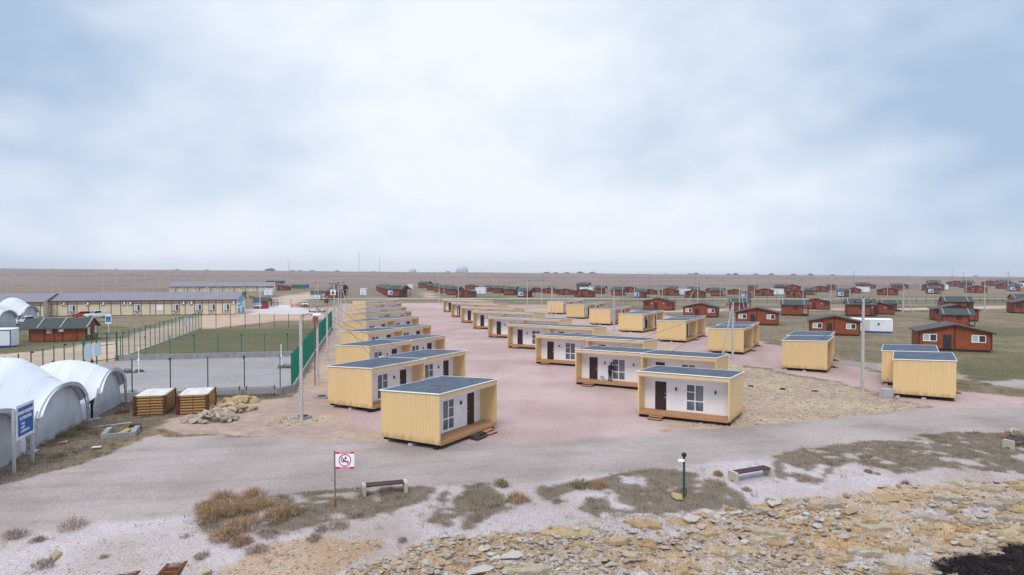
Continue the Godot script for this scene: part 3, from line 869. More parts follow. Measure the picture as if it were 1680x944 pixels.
func make_cover() -> void:
	# grass on the bank, by the tents and over the fields
	var tufts := [tuft_mesh(1, 14, 0.16, 0.2, 0.009), tuft_mesh(2, 16, 0.22, 0.13, 0.01), tuft_mesh(3, 12, 0.12, 0.32, 0.01)]
	var where := [[], [], []]
	var tint := [PackedColorArray(), PackedColorArray(), PackedColorArray()]
	rng.seed = 71
	for i in 46000:
		var d := 24.0 + 40.0 * rng.randf()
		var x := rng.randf_range(-0.8, 0.82) * d
		var q := zone_at(x, -d, 0.5)
		var chance := 0.0
		if q == "dry_grass":
			chance = 0.95
		elif q == "pale_sand" or q == "tan_bank":
			chance = 0.03 if zone_at(x, -d, 2.4) != "dry_grass" else 0.45
		elif q == "green_grass" or q == "field":
			chance = 0.8
		if rng.randf() > chance:
			continue
		var k := rng.randi() % 3
		var g := clampf(n_mid.get_noise_2d(x * 2.0, -d * 2.0) * 1.6 + rng.randf() * 0.5, 0.0, 1.0)
		var s := rng.randf_range(0.5, 1.2)
		where[k].append(Transform3D(turned(Vector3(s, s * rng.randf_range(0.5, 1.1), s)), on_ground(x, -d, -0.01)))
		var tone := srgb(170, 150, 132).lerp(srgb(130, 124, 92), g * 0.8) if d < 36.0 or x > -14.0 else srgb(164, 136, 106).lerp(srgb(112, 104, 68), g)
		tint[k].append(tone * rng.randf_range(0.55, 1.3))
	for i in 26000:
		var d := 62.0 + 120.0 * pow(rng.randf(), 1.4)
		var x := rng.randf_range(-0.78, 0.78) * d
		var q := zone_at(x, -d, 1.0)
		if q != "field" and q != "green_grass" and q != "green_pitch":
			continue
		var k := rng.randi() % 3
		var s := rng.randf_range(0.7, 1.5)
		where[k].append(Transform3D(turned(Vector3(s, s * (0.35 if q == "green_pitch" else 0.7), s)), on_ground(x, -d, -0.01)))
		tint[k].append(srgb(150, 136, 108).lerp(srgb(118, 118, 78), rng.randf() if q != "field" else rng.randf() * 0.5))
	for k in 3:
		scatter("grass_cover", tufts[k], M.blade, where[k], tint[k])
	# stones of the shore, the rubble and the gravel
	var stones := [stone_mesh(21), stone_mesh(22, 0.45), stone_mesh(23, 0.75), stone_mesh(24, 0.35, 0.4)]
	where = [[], [], [], []]
	tint = [PackedColorArray(), PackedColorArray(), PackedColorArray(), PackedColorArray()]
	var pale := [srgb(222, 202, 170), srgb(216, 205, 198), srgb(204, 172, 132), srgb(210, 186, 172), srgb(230, 224, 216)]
	rng.seed = 72
	for i in 180000:
		var d := 22.0 + 52.0 * pow(rng.randf(), 1.3)
		var x := rng.randf_range(-0.8, 0.84) * d
		var q := zone_at(x, -d, 0.6)
		var most := 0.0
		var chance := 1.0
		if q == "rocky_shore":
			most = 0.17
			chance = 0.9
		elif q == "rubble":
			most = 0.13
			chance = 1.0 if n_mid.get_noise_2d(x * 0.9, -d * 1.6) > -0.1 else 0.4
		elif q == "tan_bank":
			most = 0.07
			chance = 0.8
		elif q == "dirt":
			most = 0.06
			chance = 0.16
		elif q == "pale_sand":
			most = 0.05
			chance = 0.14
		elif q == "dirt_road":
			most = 0.045
			chance = 0.09
		elif q == "dry_grass":
			most = 0.05
			chance = 0.03
		if most == 0.0 or rng.randf() > chance:
			continue
		if q == "rocky_shore" and (n_mid.get_noise_2d(x * 1.4 + 30.0, -d * 2.2) < (-0.04 if x > 5.0 else -0.2) or n_mid.get_noise_2d(x * 1.1 + 40.0, -d * 2.4 + 0.4 * x) > 0.26) and rng.randf() > 0.15:
			continue
		var s := most * (0.22 + 0.78 * pow(rng.randf(), 4.0))
		var k := rng.randi() % 4
		where[k].append(Transform3D(turned(Vector3(s * rng.randf_range(0.8, 1.6), s * rng.randf_range(0.6, 1.0), s)), on_ground(x, -d, s * 0.12)))
		var c: Color = pale[rng.randi() % 5] if q != "dirt_road" else srgb(206, 198, 198)
		var m := rng.randf_range(0.75, 1.05)
		tint[k].append(Color(c.r * m, c.g * m, c.b * m))
	for k in 4:
		scatter("shore_rubble", stones[k], M.stone, where[k], tint[k])
	# the larger slabs of the shore, one by one
	rng.seed = 73
	var slab := [stone_mesh(31, 0.28, 0.4), stone_mesh(32, 0.34, 0.45), stone_mesh(33, 0.22, 0.35)]
	var tones: Array[StandardMaterial3D] = []
	for c in [srgb(214, 192, 156), srgb(212, 196, 184), srgb(200, 168, 130), srgb(224, 214, 204)]:
		var m: StandardMaterial3D = M.stone.duplicate()
		m.vertex_color_use_as_albedo = false
		m.albedo_color = c.linear_to_srgb()
		tones.append(m)
	var made := 0
	while made < 150:
		var d := 22.5 + 13.0 * rng.randf()
		var x := rng.randf_range(-0.25, 0.8) * d
		if zone_at(x, -d, 0.4) != "rocky_shore":
			continue
		made += 1
		var s := 0.13 + 0.3 * pow(rng.randf(), 2.5)
		var o := solo("shore_slab", slab[rng.randi() % 3], tones[rng.randi() % 4], "flat limestone slab lying among the rubble of the rocky shore", "rock", on_ground(x, -d, 0.03), 0.0, "limestone slabs on the rocky shore")
		o.basis = Basis.from_euler(Vector3(rng.randf_range(-0.15, 0.25), 0.5 + rng.randf_range(-0.6, 0.6), rng.randf_range(-0.15, 0.15))).scaled_local(Vector3(s * rng.randf_range(1.1, 1.8), s * 0.8, s))
	# broken beds of limestone: wide thin plates, half sunk
	var plates := []
	for sd in 7:
		rng.seed = 300 + sd
		var m := MB.new()
		var ring: Array[Vector2] = []
		for i in 17:
			var an := TAU * i / 17.0
			var rr := rng.randf_range(0.7, 1.12)
			ring.append(Vector2(cos(an) * rr, sin(an) * rr * 0.5))
		for i in 17:
			var p := ring[i]
			var q := ring[(i + 1) % 17]
			var hi := 0.1 + 0.02 * sin(i * 2.3)
			var hj := 0.1 + 0.02 * sin(((i + 1) % 17) * 2.3)
			m.quad(Vector3(q.x * 1.05, -0.12, q.y * 1.07), Vector3(p.x * 1.05, -0.12, p.y * 1.07), Vector3(p.x, hi - 0.03, p.y), Vector3(q.x, hj - 0.03, q.y))
			m.quad(Vector3(q.x, hj - 0.03, q.y), Vector3(p.x, hi - 0.03, p.y), Vector3(p.x * 0.95, hi, p.y * 0.93), Vector3(q.x * 0.95, hj, q.y * 0.93))
			m.quad(Vector3(q.x * 0.95, hj, q.y * 0.93), Vector3(p.x * 0.95, hi, p.y * 0.93), Vector3(p.x * 0.4, 0.1 + 0.03 * cos(i * 1.7), p.y * 0.4), Vector3(q.x * 0.4, 0.1 + 0.03 * cos(((i + 1) % 17) * 1.7), q.y * 0.4))
			m.tri(Vector3(q.x * 0.4, 0.1 + 0.03 * cos(((i + 1) % 17) * 1.7), q.y * 0.4), Vector3(p.x * 0.4, 0.1 + 0.03 * cos(i * 1.7), p.y * 0.4), Vector3(0, 0.11, 0))
		plates.append(m.mesh())
	var beds: Array[StandardMaterial3D] = []
	for k in [srgb(236, 206, 158), srgb(226, 198, 164), srgb(230, 210, 190), srgb(222, 188, 142), srgb(238, 222, 194)]:
		beds.append(dirt(plain(k, 0.9, M.rocky.albedo_texture, 0.7, true, M.rocky.albedo_texture, 6.0), M.blotch, 0.5))
	rng.seed = 76
	made = 0
	while made < 210:
		var d := 22.5 + 12.5 * rng.randf()
		var x := lerpf(-0.2, 0.8, sqrt(rng.randf())) * d
		if zone_at(x, -d, 0.2) != "rocky_shore" or 33.6 + 0.27 * x - d < 4.6:
			continue
		made += 1
		var s := 0.25 + 0.6 * pow(rng.randf(), 2.2)
		var o := solo("limestone_bed", plates[rng.randi() % 7], beds[rng.randi() % 5], "broken sheet of ochre limestone bedrock sunk into the rocky shore", "rock", on_ground(x, -d, -0.03), 0.0, "limestone beds of the shore")
		o.basis = Basis.from_euler(Vector3(rng.randf_range(0.0, 0.16), -0.25 + rng.randf_range(-0.3, 0.3), rng.randf_range(-0.06, 0.06))).scaled_local(Vector3(s * rng.randf_range(1.0, 1.5), rng.randf_range(0.8, 1.6), s))
	# heaps of black weed at the water's edge
	where = []
	var dark := PackedColorArray()
	var clump := tuft_mesh(9, 26, 0.3, 0.09, 0.03)
	rng.seed = 74
	for i in 9000:
		var d := 21.0 + 9.0 * rng.randf()
		var x := rng.randf_range(0.35, 0.85) * d
		var q := zone_at(x, -d, 0.8)
		if (q == "seaweed" and n_mid.get_noise_2d(x * 2.3, -d * 4.0) < 0.22) or (q == "rocky_shore" and d < 27.5 and n_mid.get_noise_2d(x * 1.7, -d * 2.6) > 0.42):
			where.append(Transform3D(turned(Vector3.ONE * rng.randf_range(0.5, 1.1)), on_ground(x, -d, 0.02)))
			var m := rng.randf_range(0.6, 1.2)
			dark.append(Color(0.036 * m, 0.027 * m, 0.027 * m))
	scatter("seaweed", clump, M.blade, where, dark)
	# bushes and tufts that stand apart
	var kinds := {
		"b": [srgb(178, 148, 116), 300, 0.55, 0.5], "g": [srgb(172, 152, 142), 150, 0.5, 0.45], "o": [srgb(140, 130, 92), 230, 0.5, 0.42],
		"r": [srgb(124, 66, 60), 60, 0.35, 0.5], "v": [srgb(92, 124, 58), 240, 0.5, 0.55],
	}
	for i in BUSHES.size():
		var r: Array = BUSHES[i]
		var k: Array = kinds[r[0]]
		var m: StandardMaterial3D = M.blade.duplicate()
		m.albedo_color = k[0].linear_to_srgb()
		var b := MB.new()
		rng.seed = 500 + i
		for j in k[1]:
			var a := rng.randf() * TAU
			var q := sqrt(rng.randf())
			var p := Vector3(cos(a), 0, sin(a)) * q * 0.42
			var top := Vector3(cos(a) * q * k[2], k[3] * (1.05 - 0.6 * q * q) * rng.randf_range(0.25, 1.15), sin(a) * q * k[2]) + Vector3(rng.randf_range(-0.1, 0.1), 0, rng.randf_range(-0.1, 0.1))
			var m2 := p.lerp(top, 0.55) + Vector3(0, 0.08, 0)
			var s := Vector3(cos(a + 1.6), 0.2, sin(a + 1.6)) * rng.randf_range(0.004, 0.010) / maxf(0.5, r[3])
			var t := rng.randf_range(0.45, 1.3)
			b.col = Color(t, t * rng.randf_range(0.86, 1.06), t * rng.randf_range(0.8, 1.1))
			b.quad(p - s, p + s, m2 + s, m2 - s)
			b.tri(m2 - s, m2 + s, top)
			for g in 3:   # twigs
				var e := m2.lerp(top, rng.randf())
				b.tri(e - s * 0.8, e + s * 0.8, e + Vector3(rng.randf_range(-0.16, 0.16), rng.randf_range(-0.02, 0.14), rng.randf_range(-0.16, 0.16)))
		var o := solo("dry_bush" if r[0] != "v" else "green_shrub", b, m, r[4], "bush", on_ground(r[1], r[2], -0.02), float(i * 47 % 360), "bushes and tufts of the shore")
		o.scale = Vector3(r[3] * 1.15, minf(r[3] * 0.85, 0.55 + 0.3 * r[3]), r[3] * 0.95) * 1.1

# ------------------------------------------------------------------ the modular cabins
const CW := 6.4    # width of the front
const CD := 4.4    # depth
func make_cabin(s: float) -> Node3D:   # s = 1: door at the right end of the front, -1: at the left end. Origin on the ground under the middle of the front.
	var t := thing("modular_cabin", "", "cabin")
	var h := CW / 2.0
	var y0 := 0.3
	var yf := 3.24
	var yb := 3.1
	for e in [-1.0, 1.0]:   # the two side walls, full depth, falling to the back
		var b := MB.new()
		b.xf = Transform3D(Basis(Vector3.UP, -PI / 2), Vector3(e * (h - 0.05), 0, 0))
		b.prism(PackedVector2Array([Vector2(-CD, y0), Vector2(0, y0), Vector2(0, yf), Vector2(-CD, yb)]), -0.05, 0.05)
		part("side_wall", b, M.yellow, t)
	var b := MB.new()
	b.span(Vector3(-h + 0.1, y0, -CD), Vector3(h - 0.1, yb, -CD + 0.1))
	part("back_wall", b, M.yellow, t)
	b = MB.new()
	b.span(Vector3(-h + 0.1, 2.98, -0.1), Vector3(h - 0.1, yf, 0))
	part("fascia", b, M.yellow, t)
	b = MB.new()   # the membrane roof and its white edge
	b.xf = Transform3D(Basis(Vector3.UP, -PI / 2), Vector3.ZERO)
	b.prism(PackedVector2Array([Vector2(-CD - 0.02, yb - 0.02), Vector2(0.02, yf - 0.02), Vector2(0.02, yf + 0.055), Vector2(-CD - 0.02, yb + 0.055)]), -h - 0.02, h + 0.02)
	var roof := part("roof", b, M.roof_grey, t)
	b = MB.new()
	for i in 5:   # welded laps of the membrane
		var z := -CD * (i + 0.5) / 5.0
		b.box(Vector3(0, lerpf(yf, yb, -z / CD) + 0.058, z), Vector3(CW - 0.1, 0.008, 0.09))
	part("roof_seam", b, M.roof_grey, roof).set_meta("kind", "stuff")
	b = MB.new()
	b.span(Vector3(-h - 0.06, yf + 0.005, 0.02), Vector3(h + 0.06, yf + 0.07, 0.05))
	part("roof_edge", b, M.white, t)
	b = MB.new()
	b.span(Vector3(-h - 0.06, yb + 0.005, -CD - 0.05), Vector3(h + 0.06, yb + 0.07, -CD - 0.02))
	part("roof_edge", b, M.white, t)
	for e in [-1.0, 1.0]:
		b = MB.new()
		b.xf = Transform3D(Basis(Vector3.UP, -PI / 2), Vector3(e * (h + 0.04), 0, 0))
		b.prism(PackedVector2Array([Vector2(-CD - 0.02, yb + 0.005), Vector2(0.02, yf + 0.005), Vector2(0.02, yf + 0.07), Vector2(-CD - 0.02, yb + 0.07)]), -0.02, 0.02)
		part("roof_edge", b, M.white, t)
	# the white wall behind the porch, with openings for door and window
	var zw := -1.25
	var d0 := 1.46
	var d1 := 2.36
	var w0 := -1.2
	var w1 := 0.1
	var db := 2.5
	var wb := 0.52
	var wt := 2.46
	b = MB.new()
	var spans := [[-h + 0.1, w0, 0.44, 3.1], [w0, w1, 0.44, wb], [w0, w1, wt, 3.1], [w1, d0, 0.44, 3.1], [d0, d1, db, 3.1], [d1, h - 0.1, 0.44, 3.1]]
	for r in spans:
		b.span(Vector3(s * r[0], r[2], zw - 0.1), Vector3(s * r[1], r[3], zw))
	part("front_wall", b, M.white_wall, t)
	b = MB.new()
	b.span(Vector3(-h + 0.1, 2.9, zw), Vector3(h - 0.1, 2.98, -0.1))
	part("soffit", b, M.white, t)
	b = MB.new()
	b.span(Vector3(s * (d0 + 0.03), 0.44, zw - 0.05), Vector3(s * (d1 - 0.03), db - 0.03, zw + 0.02))
	var door := part("door", b, M.door, t)
	b = MB.new()
	b.span(Vector3(s * (d0 + 0.1), 1.28, zw + 0.02), Vector3(s * (d0 + 0.15), 1.42, zw + 0.045))
	b.tube(Vector3(s * (d0 + 0.12), 1.33, zw + 0.06), Vector3(s * (d0 + 0.25), 1.33, zw + 0.06), 0.014, 0.014)
	b.span(Vector3(s * (d0 + 0.1), 1.6, zw + 0.02), Vector3(s * (d0 + 0.15), 1.68, zw + 0.04))
	part("door_handle", b, M.metal, door)
	b = MB.new()
	b.span(Vector3(s * d0, 0.44, zw - 0.02), Vector3(s * (d0 + 0.03), db, zw + 0.03))
	b.span(Vector3(s * (d1 - 0.03), 0.44, zw - 0.02), Vector3(s * d1, db, zw + 0.03))
	b.span(Vector3(s * (d0 + 0.03), db - 0.03, zw - 0.02), Vector3(s * (d1 - 0.03), db, zw + 0.03))
	part("door_frame", b, M.white, door)
	# window: two columns, a rail, and one tall leaf with a bar
	var window := part("window_frame", window_frame(s, w0, w1, wb, wt, zw), M.white, t)
	var rail := wb + 0.74
	var mid := (w0 + w1) / 2.0
	for r in [[w0 + 0.07, mid - 0.035, rail + 0.035, wt - 0.07], [mid + 0.035, w1 - 0.07, rail + 0.035, wt - 0.07], [w0 + 0.07, mid - 0.035, wb + 0.07, rail - 0.035], [mid + 0.035, w1 - 0.07, wb + 0.07, rail - 0.035]]:
		b = MB.new()
		b.span(Vector3(s * r[0], r[2], zw - 0.035), Vector3(s * r[1], r[3], zw - 0.029))
		part("pane", b, M.glass, window)
	b = MB.new()   # a drawn curtain behind the plain leaf
	b.grid(16, 1, func(u, w): return Vector3(s * lerpf(w0 + 0.05, mid, u), lerpf(rail - 0.05, wt, w), zw - 0.13 + 0.02 * sin(u * 40.0)))
	part("curtain", b, M.curtain, t)
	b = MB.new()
	b.span(Vector3(-h + 0.1, 0.4, zw - 1.5), Vector3(h - 0.1, 3.0, zw - 1.42))  # panel added behind the glass to make the interior look dark
	part("dark_backing", b, M.room, t)
	for x in [-1.98, 0.78]:
		b = MB.new()
		b.box(Vector3(s * x, 2.0, zw + 0.05), Vector3(0.09, 0.2, 0.09))
		b.box(Vector3(s * x, 2.11, zw + 0.055), Vector3(0.11, 0.02, 0.11))
		part("wall_lamp", b, M.black, t)
	b = MB.new()   # porch boards, too narrow to pick apart from the air
	for i in 42:
		var x := -h + 0.1 + (CW - 0.2) * (i + 0.5) / 42.0
		b.box(Vector3(x, 0.41, -0.63), Vector3((CW - 0.2) / 42.0 - 0.012, 0.04, 1.25))
	part("porch_boards", b, M.deck, t).set_meta("kind", "stuff")
	b = MB.new()
	b.span(Vector3(-h + 0.1, 0.24, -0.02), Vector3(h - 0.1, 0.39, 0.02))
	part("porch_edge", b, M.deck, t)
	b = MB.new()
	b.span(Vector3(-h + 0.1, 0.3, -CD + 0.1), Vector3(h - 0.1, 0.385, -0.03))
	part("floor_frame", b, M.room, t)
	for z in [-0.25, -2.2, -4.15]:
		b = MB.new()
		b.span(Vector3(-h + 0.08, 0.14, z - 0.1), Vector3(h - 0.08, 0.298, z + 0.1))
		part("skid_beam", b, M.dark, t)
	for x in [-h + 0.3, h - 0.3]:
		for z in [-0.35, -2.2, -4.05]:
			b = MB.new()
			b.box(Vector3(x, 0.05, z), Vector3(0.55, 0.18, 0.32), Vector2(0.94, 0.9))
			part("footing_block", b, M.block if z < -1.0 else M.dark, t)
	# wooden steps in front of the door
	b = MB.new()
	b.span(Vector3(s * 1.3, 0.19, 0.06), Vector3(s * 2.3, 0.225, 0.34))
	b.span(Vector3(s * 1.3, 0.08, 0.34), Vector3(s * 2.3, 0.115, 0.62))
	var tread := part("step_tread", b, M.deck, t)
	b = MB.new()
	for x in [1.36, 2.24]:
		b.span(Vector3(s * (x - 0.03), -0.02, 0.08), Vector3(s * (x + 0.03), 0.188, 0.3))
		b.span(Vector3(s * (x - 0.03), -0.02, 0.31), Vector3(s * (x + 0.03), 0.078, 0.58))
	part("step_stringer", b, M.step_dark, tread)
	return t

func vary(o: Node3D) -> void:   # paint batches and curtains differ from cabin to cabin
	var paint: Material = M.yellows[rng.randi() % 3]
	var k := rng.randi() % 4
	for p in o.get_children():
		if p is MeshInstance3D and p.material_override in M.yellows:
			p.material_override = paint
		if p.name.begins_with("curtain"):
			if k == 0:
				p.visible = false
			elif k == 1:
				p.scale = Vector3(1.0, 1.0, 1.0)
				p.material_override = M.curtain_pale

func window_frame(s: float, a: float, b_: float, y0: float, y1: float, z: float) -> MB:
	var b := MB.new()
	var rail := y0 + 0.74
	var mid := (a + b_) / 2.0
	b.span(Vector3(s * a, y0, z - 0.06), Vector3(s * (a + 0.07), y1, z + 0.015))
	b.span(Vector3(s * (b_ - 0.07), y0, z - 0.06), Vector3(s * b_, y1, z + 0.015))
	b.span(Vector3(s * (mid - 0.035), y0 + 0.07, z - 0.058), Vector3(s * (mid + 0.035), y1 - 0.07, z + 0.012))
	for y in [[y0, y0 + 0.07], [y1 - 0.07, y1]]:
		b.span(Vector3(s * (a + 0.07), y[0], z - 0.06), Vector3(s * (b_ - 0.07), y[1], z + 0.015))
	b.span(Vector3(s * (a + 0.07), rail - 0.035, z - 0.05), Vector3(s * (mid - 0.035), rail + 0.035, z + 0.01))
	b.span(Vector3(s * (mid + 0.035), rail - 0.035, z - 0.05), Vector3(s * (b_ - 0.07), rail + 0.035, z + 0.01))
	b.span(Vector3(s * (mid + 0.035), rail + 0.6, z - 0.05), Vector3(s * (b_ - 0.07), rail + 0.65, z + 0.01))
	return b

var cabin_at := {}
func make_cabins() -> void:
	var proto := {1.0: make_cabin(1.0), -1.0: make_cabin(-1.0)}
	var fresh := {1.0: true, -1.0: true}
	var row := {"L": "in the row along the green fence", "M": "in the middle row", "T": "in the outer row by the brown cabins"}
	rng.seed = 33
	for r in CABINS:
		var s := -1.0 if r[0] == "M" else 1.0
		var turn := -30.0 if r[0] == "M" else 60.0
		var u := Vector3(cos(deg_to_rad(turn)), 0, -sin(deg_to_rad(turn)))
		var f := Vector3(sin(deg_to_rad(turn)), 0, cos(deg_to_rad(turn)))
		for k in int(r[3]):
			var p := Vector3(r[1], 0, r[2]) + u * (CW / 2.0 + k * (CW + 0.06)) + f * (k * float(r[4]))
			var label := ""
			var o: String = ORD[r[5]]
			if r[3] == 1:
				label = "lone yellow cabin standing at the seaward end %s" % row[r[0]]
			else:
				var which := "fence-side half" if (r[0] == "L") == (k == 0) else ("yard-side half" if r[0] == "L" else "")
				if r[0] == "M":
					which = "yard-side half" if k == 0 else "far-side half"
				if r[0] == "T":
					which = "seaward half" if k == 0 else "landward half"
				label = "yellow cabin, %s of %s pair %s" % [which, ORD[r[5] - (0 if r[0] == "T" else 1)], row[r[0]]]
			var c: Node3D
			if fresh[s]:
				c = proto[s]
				fresh[s] = false
				c.position = p
				c.rotation.y = deg_to_rad(turn)
				c.set_meta("label", label)
				c.set_meta("group", "yellow modular cabins")
			else:
				c = again(proto[s], "modular_cabin", label, p, turn, "yellow modular cabins")
			vary(c)
			cabin_at["%s%d%d" % [r[0], r[5], k]] = c
	# white chairs seen through the lower panes of the closest cabins
	var b := MB.new()
	b.grid(8, 5, func(u, w):
		var a: float = lerpf(-2.2, 2.2, u)
		return Vector3(sin(a) * (0.2 + 0.05 * w), 0.44 + 0.36 * w * (0.45 + 0.55 * cos(a * 0.5)), -cos(a) * (0.19 + 0.08 * w)))
	b.tube(Vector3(0, 0.42, 0), Vector3(0, 0.46, 0), 0.19, 0.22, 12)
	var legs := MB.new()
	for x in [-1, 1]:
		for z in [-1, 1]:
			legs.tube(Vector3(x * 0.2, 0, z * 0.2), Vector3(x * 0.1, 0.43, z * 0.1), 0.012, 0.016)
	var chair: Node3D
	for q in [["L00", 0.28, "single cabin at the fence row's end"], ["M00", 0.25, "single cabin at the middle row's end"], ["M10", 0.3, "cabin where a person stands"], ["M20", 0.2, "second pair of the middle row"]]:
		for k in 2:
			var c: Node3D = cabin_at[q[0]]
			var s := -1.0 if q[0][0] == "M" else 1.0
			var p := c.transform * Vector3(s * (-0.86 + 0.62 * k), 0.4, -1.95)
			var label := "white shell chair behind the %s lower pane, %s" % ["door-side" if k == 1 else "outer", q[2]]
			if chair == null:
				chair = thing("shell_chair", label, "chair", p, 40.0, "white chairs behind cabin windows")
				part("shell", b, M.panel_white, chair, true)
				part("legs_frame", legs, M.straw_board, chair)
			else:
				again(chair, "shell_chair", label, p, 40.0 + 130.0 * k, "white chairs behind cabin windows")

# ------------------------------------------------------------------ the brown timber cabins
func gable_roof(w: float, d0: float, d1: float, eave: float, ridge: float, over: float, thick: float) -> MB:   # ridge along z from d1 (back) to d0 (front)
	var b := MB.new()
	var k := (ridge - eave) / (w / 2.0)
	var x := w / 2.0 + over
	var y := eave - k * over
	b.prism(PackedVector2Array([Vector2(-x, y), Vector2(0, ridge), Vector2(x, y), Vector2(x, y + thick), Vector2(0, ridge + thick), Vector2(-x, y + thick)]), d1, d0)
	return b

func framed_window(t: Node3D, x: float, y: float, z: float, w: float, h: float, turn := 0.0, frame: Material = null) -> void:
	var b := MB.new()
	var at := Transform3D(Basis(Vector3.UP, deg_to_rad(turn)), Vector3(x, y, z))
	b.xf = at
	b.span(Vector3(-w / 2, -h / 2, 0.0), Vector3(-w / 2 + 0.08, h / 2, 0.05))
	b.span(Vector3(w / 2 - 0.08, -h / 2, 0.0), Vector3(w / 2, h / 2, 0.05))
	b.span(Vector3(-0.05, -h / 2 + 0.08, 0.0), Vector3(0.05, h / 2 - 0.08, 0.05))
	b.span(Vector3(-w / 2 + 0.08, -h / 2, 0.0), Vector3(w / 2 - 0.08, -h / 2 + 0.08, 0.06))
	b.span(Vector3(-w / 2 + 0.08, h / 2 - 0.08, 0.0), Vector3(w / 2 - 0.08, h / 2, 0.05))
	var f := part("window_frame", b, frame if frame else M.white, t)
	for e in [-1.0, 1.0]:
		b = MB.new()
		b.xf = at
		b.span(Vector3(e * 0.05, -h / 2 + 0.08, 0.01), Vector3(e * (w / 2 - 0.08), h / 2 - 0.08, 0.02))
		part("pane", b, M.pane_pale if frame == null and e < 0 else M.pane_dark, f)

func make_double(kind: String) -> Node3D:   # gable towards the front; origin under the middle of the front wall
	var t := thing("timber_double_cabin", "", "cabin")
	var w := 8.0
	var d := 5.5
	var near := kind == "DA"
	var wood: Material = M.brown if near else M.brown_far
	var b := MB.new()
	b.prism(PackedVector2Array([Vector2(-w / 2, 0.3), Vector2(w / 2, 0.3), Vector2(w / 2, 2.5), Vector2(0, 3.42), Vector2(-w / 2, 2.5)]), -d, 0.0)
	part("wall", b, wood, t)
	part("roof", gable_roof(w, 0.35, -d - 0.3, 2.5, 3.43, 0.4, 0.1), M.slate_roof, t)
	b = MB.new()
	for e in [-1.0, 1.0]:
		var k := 0.93 / (w / 2.0)
		b.prism(PackedVector2Array([Vector2(e * 4.4, 3.33 - k * 4.4), Vector2(0, 3.33), Vector2(0, 3.5), Vector2(e * 4.4, 3.5 - k * 4.4)]), 0.352, 0.38)
	part("barge_board", b, M.brown_dark, t)
	b = MB.new()
	b.span(Vector3(-w / 2 + 0.1, 0.0, -d + 0.1), Vector3(w / 2 - 0.1, 0.298, -0.1))
	part("plinth", b, M.plinth, t)
	for x in [-w / 2 + 0.02, 0.0, w / 2 - 0.02]:
		b = MB.new()
		b.span(Vector3(x - 0.07, 0.3, 0.0), Vector3(x + 0.07, 2.46 if x != 0.0 else 3.3, 0.05))
		part("corner_board", b, M.brown_dark, t)
	b = MB.new()
	b.span(Vector3(w / 2, 0.3, -1.1), Vector3(w / 2 + 0.05, 2.4, -0.96))
	part("corner_board", b, M.brown_dark, t)
	if near:
		framed_window(t, -2.75, 1.7, 0.0, 1.55, 0.95)
		framed_window(t, 2.6, 1.7, 0.0, 1.55, 0.95)
		b = MB.new()
		b.span(Vector3(-1.28, 0.32, 0.0), Vector3(-0.36, 2.15, 0.05))
		part("door", b, M.shutter, t)
	else:
		framed_window(t, -2.9, 1.75, 0.0, 1.3, 0.85, 0.0, M.brown_dark)
		framed_window(t, 2.9, 1.75, 0.0, 1.3, 0.85, 0.0, M.brown_dark)
		for x in [-0.62, 0.62]:
			b = MB.new()
			b.span(Vector3(x - 0.42, 0.32, 0.0), Vector3(x + 0.42, 2.2, 0.04))
			part("door", b, M.brown_dark if x < 0 else wood, t)
		for x in [-1.6, 1.6]:
			b = MB.new()
			b.box(Vector3(x, 1.95, 0.06), Vector3(0.16, 0.26, 0.12))
			part("porch_lamp", b, M.white, t)
	return t

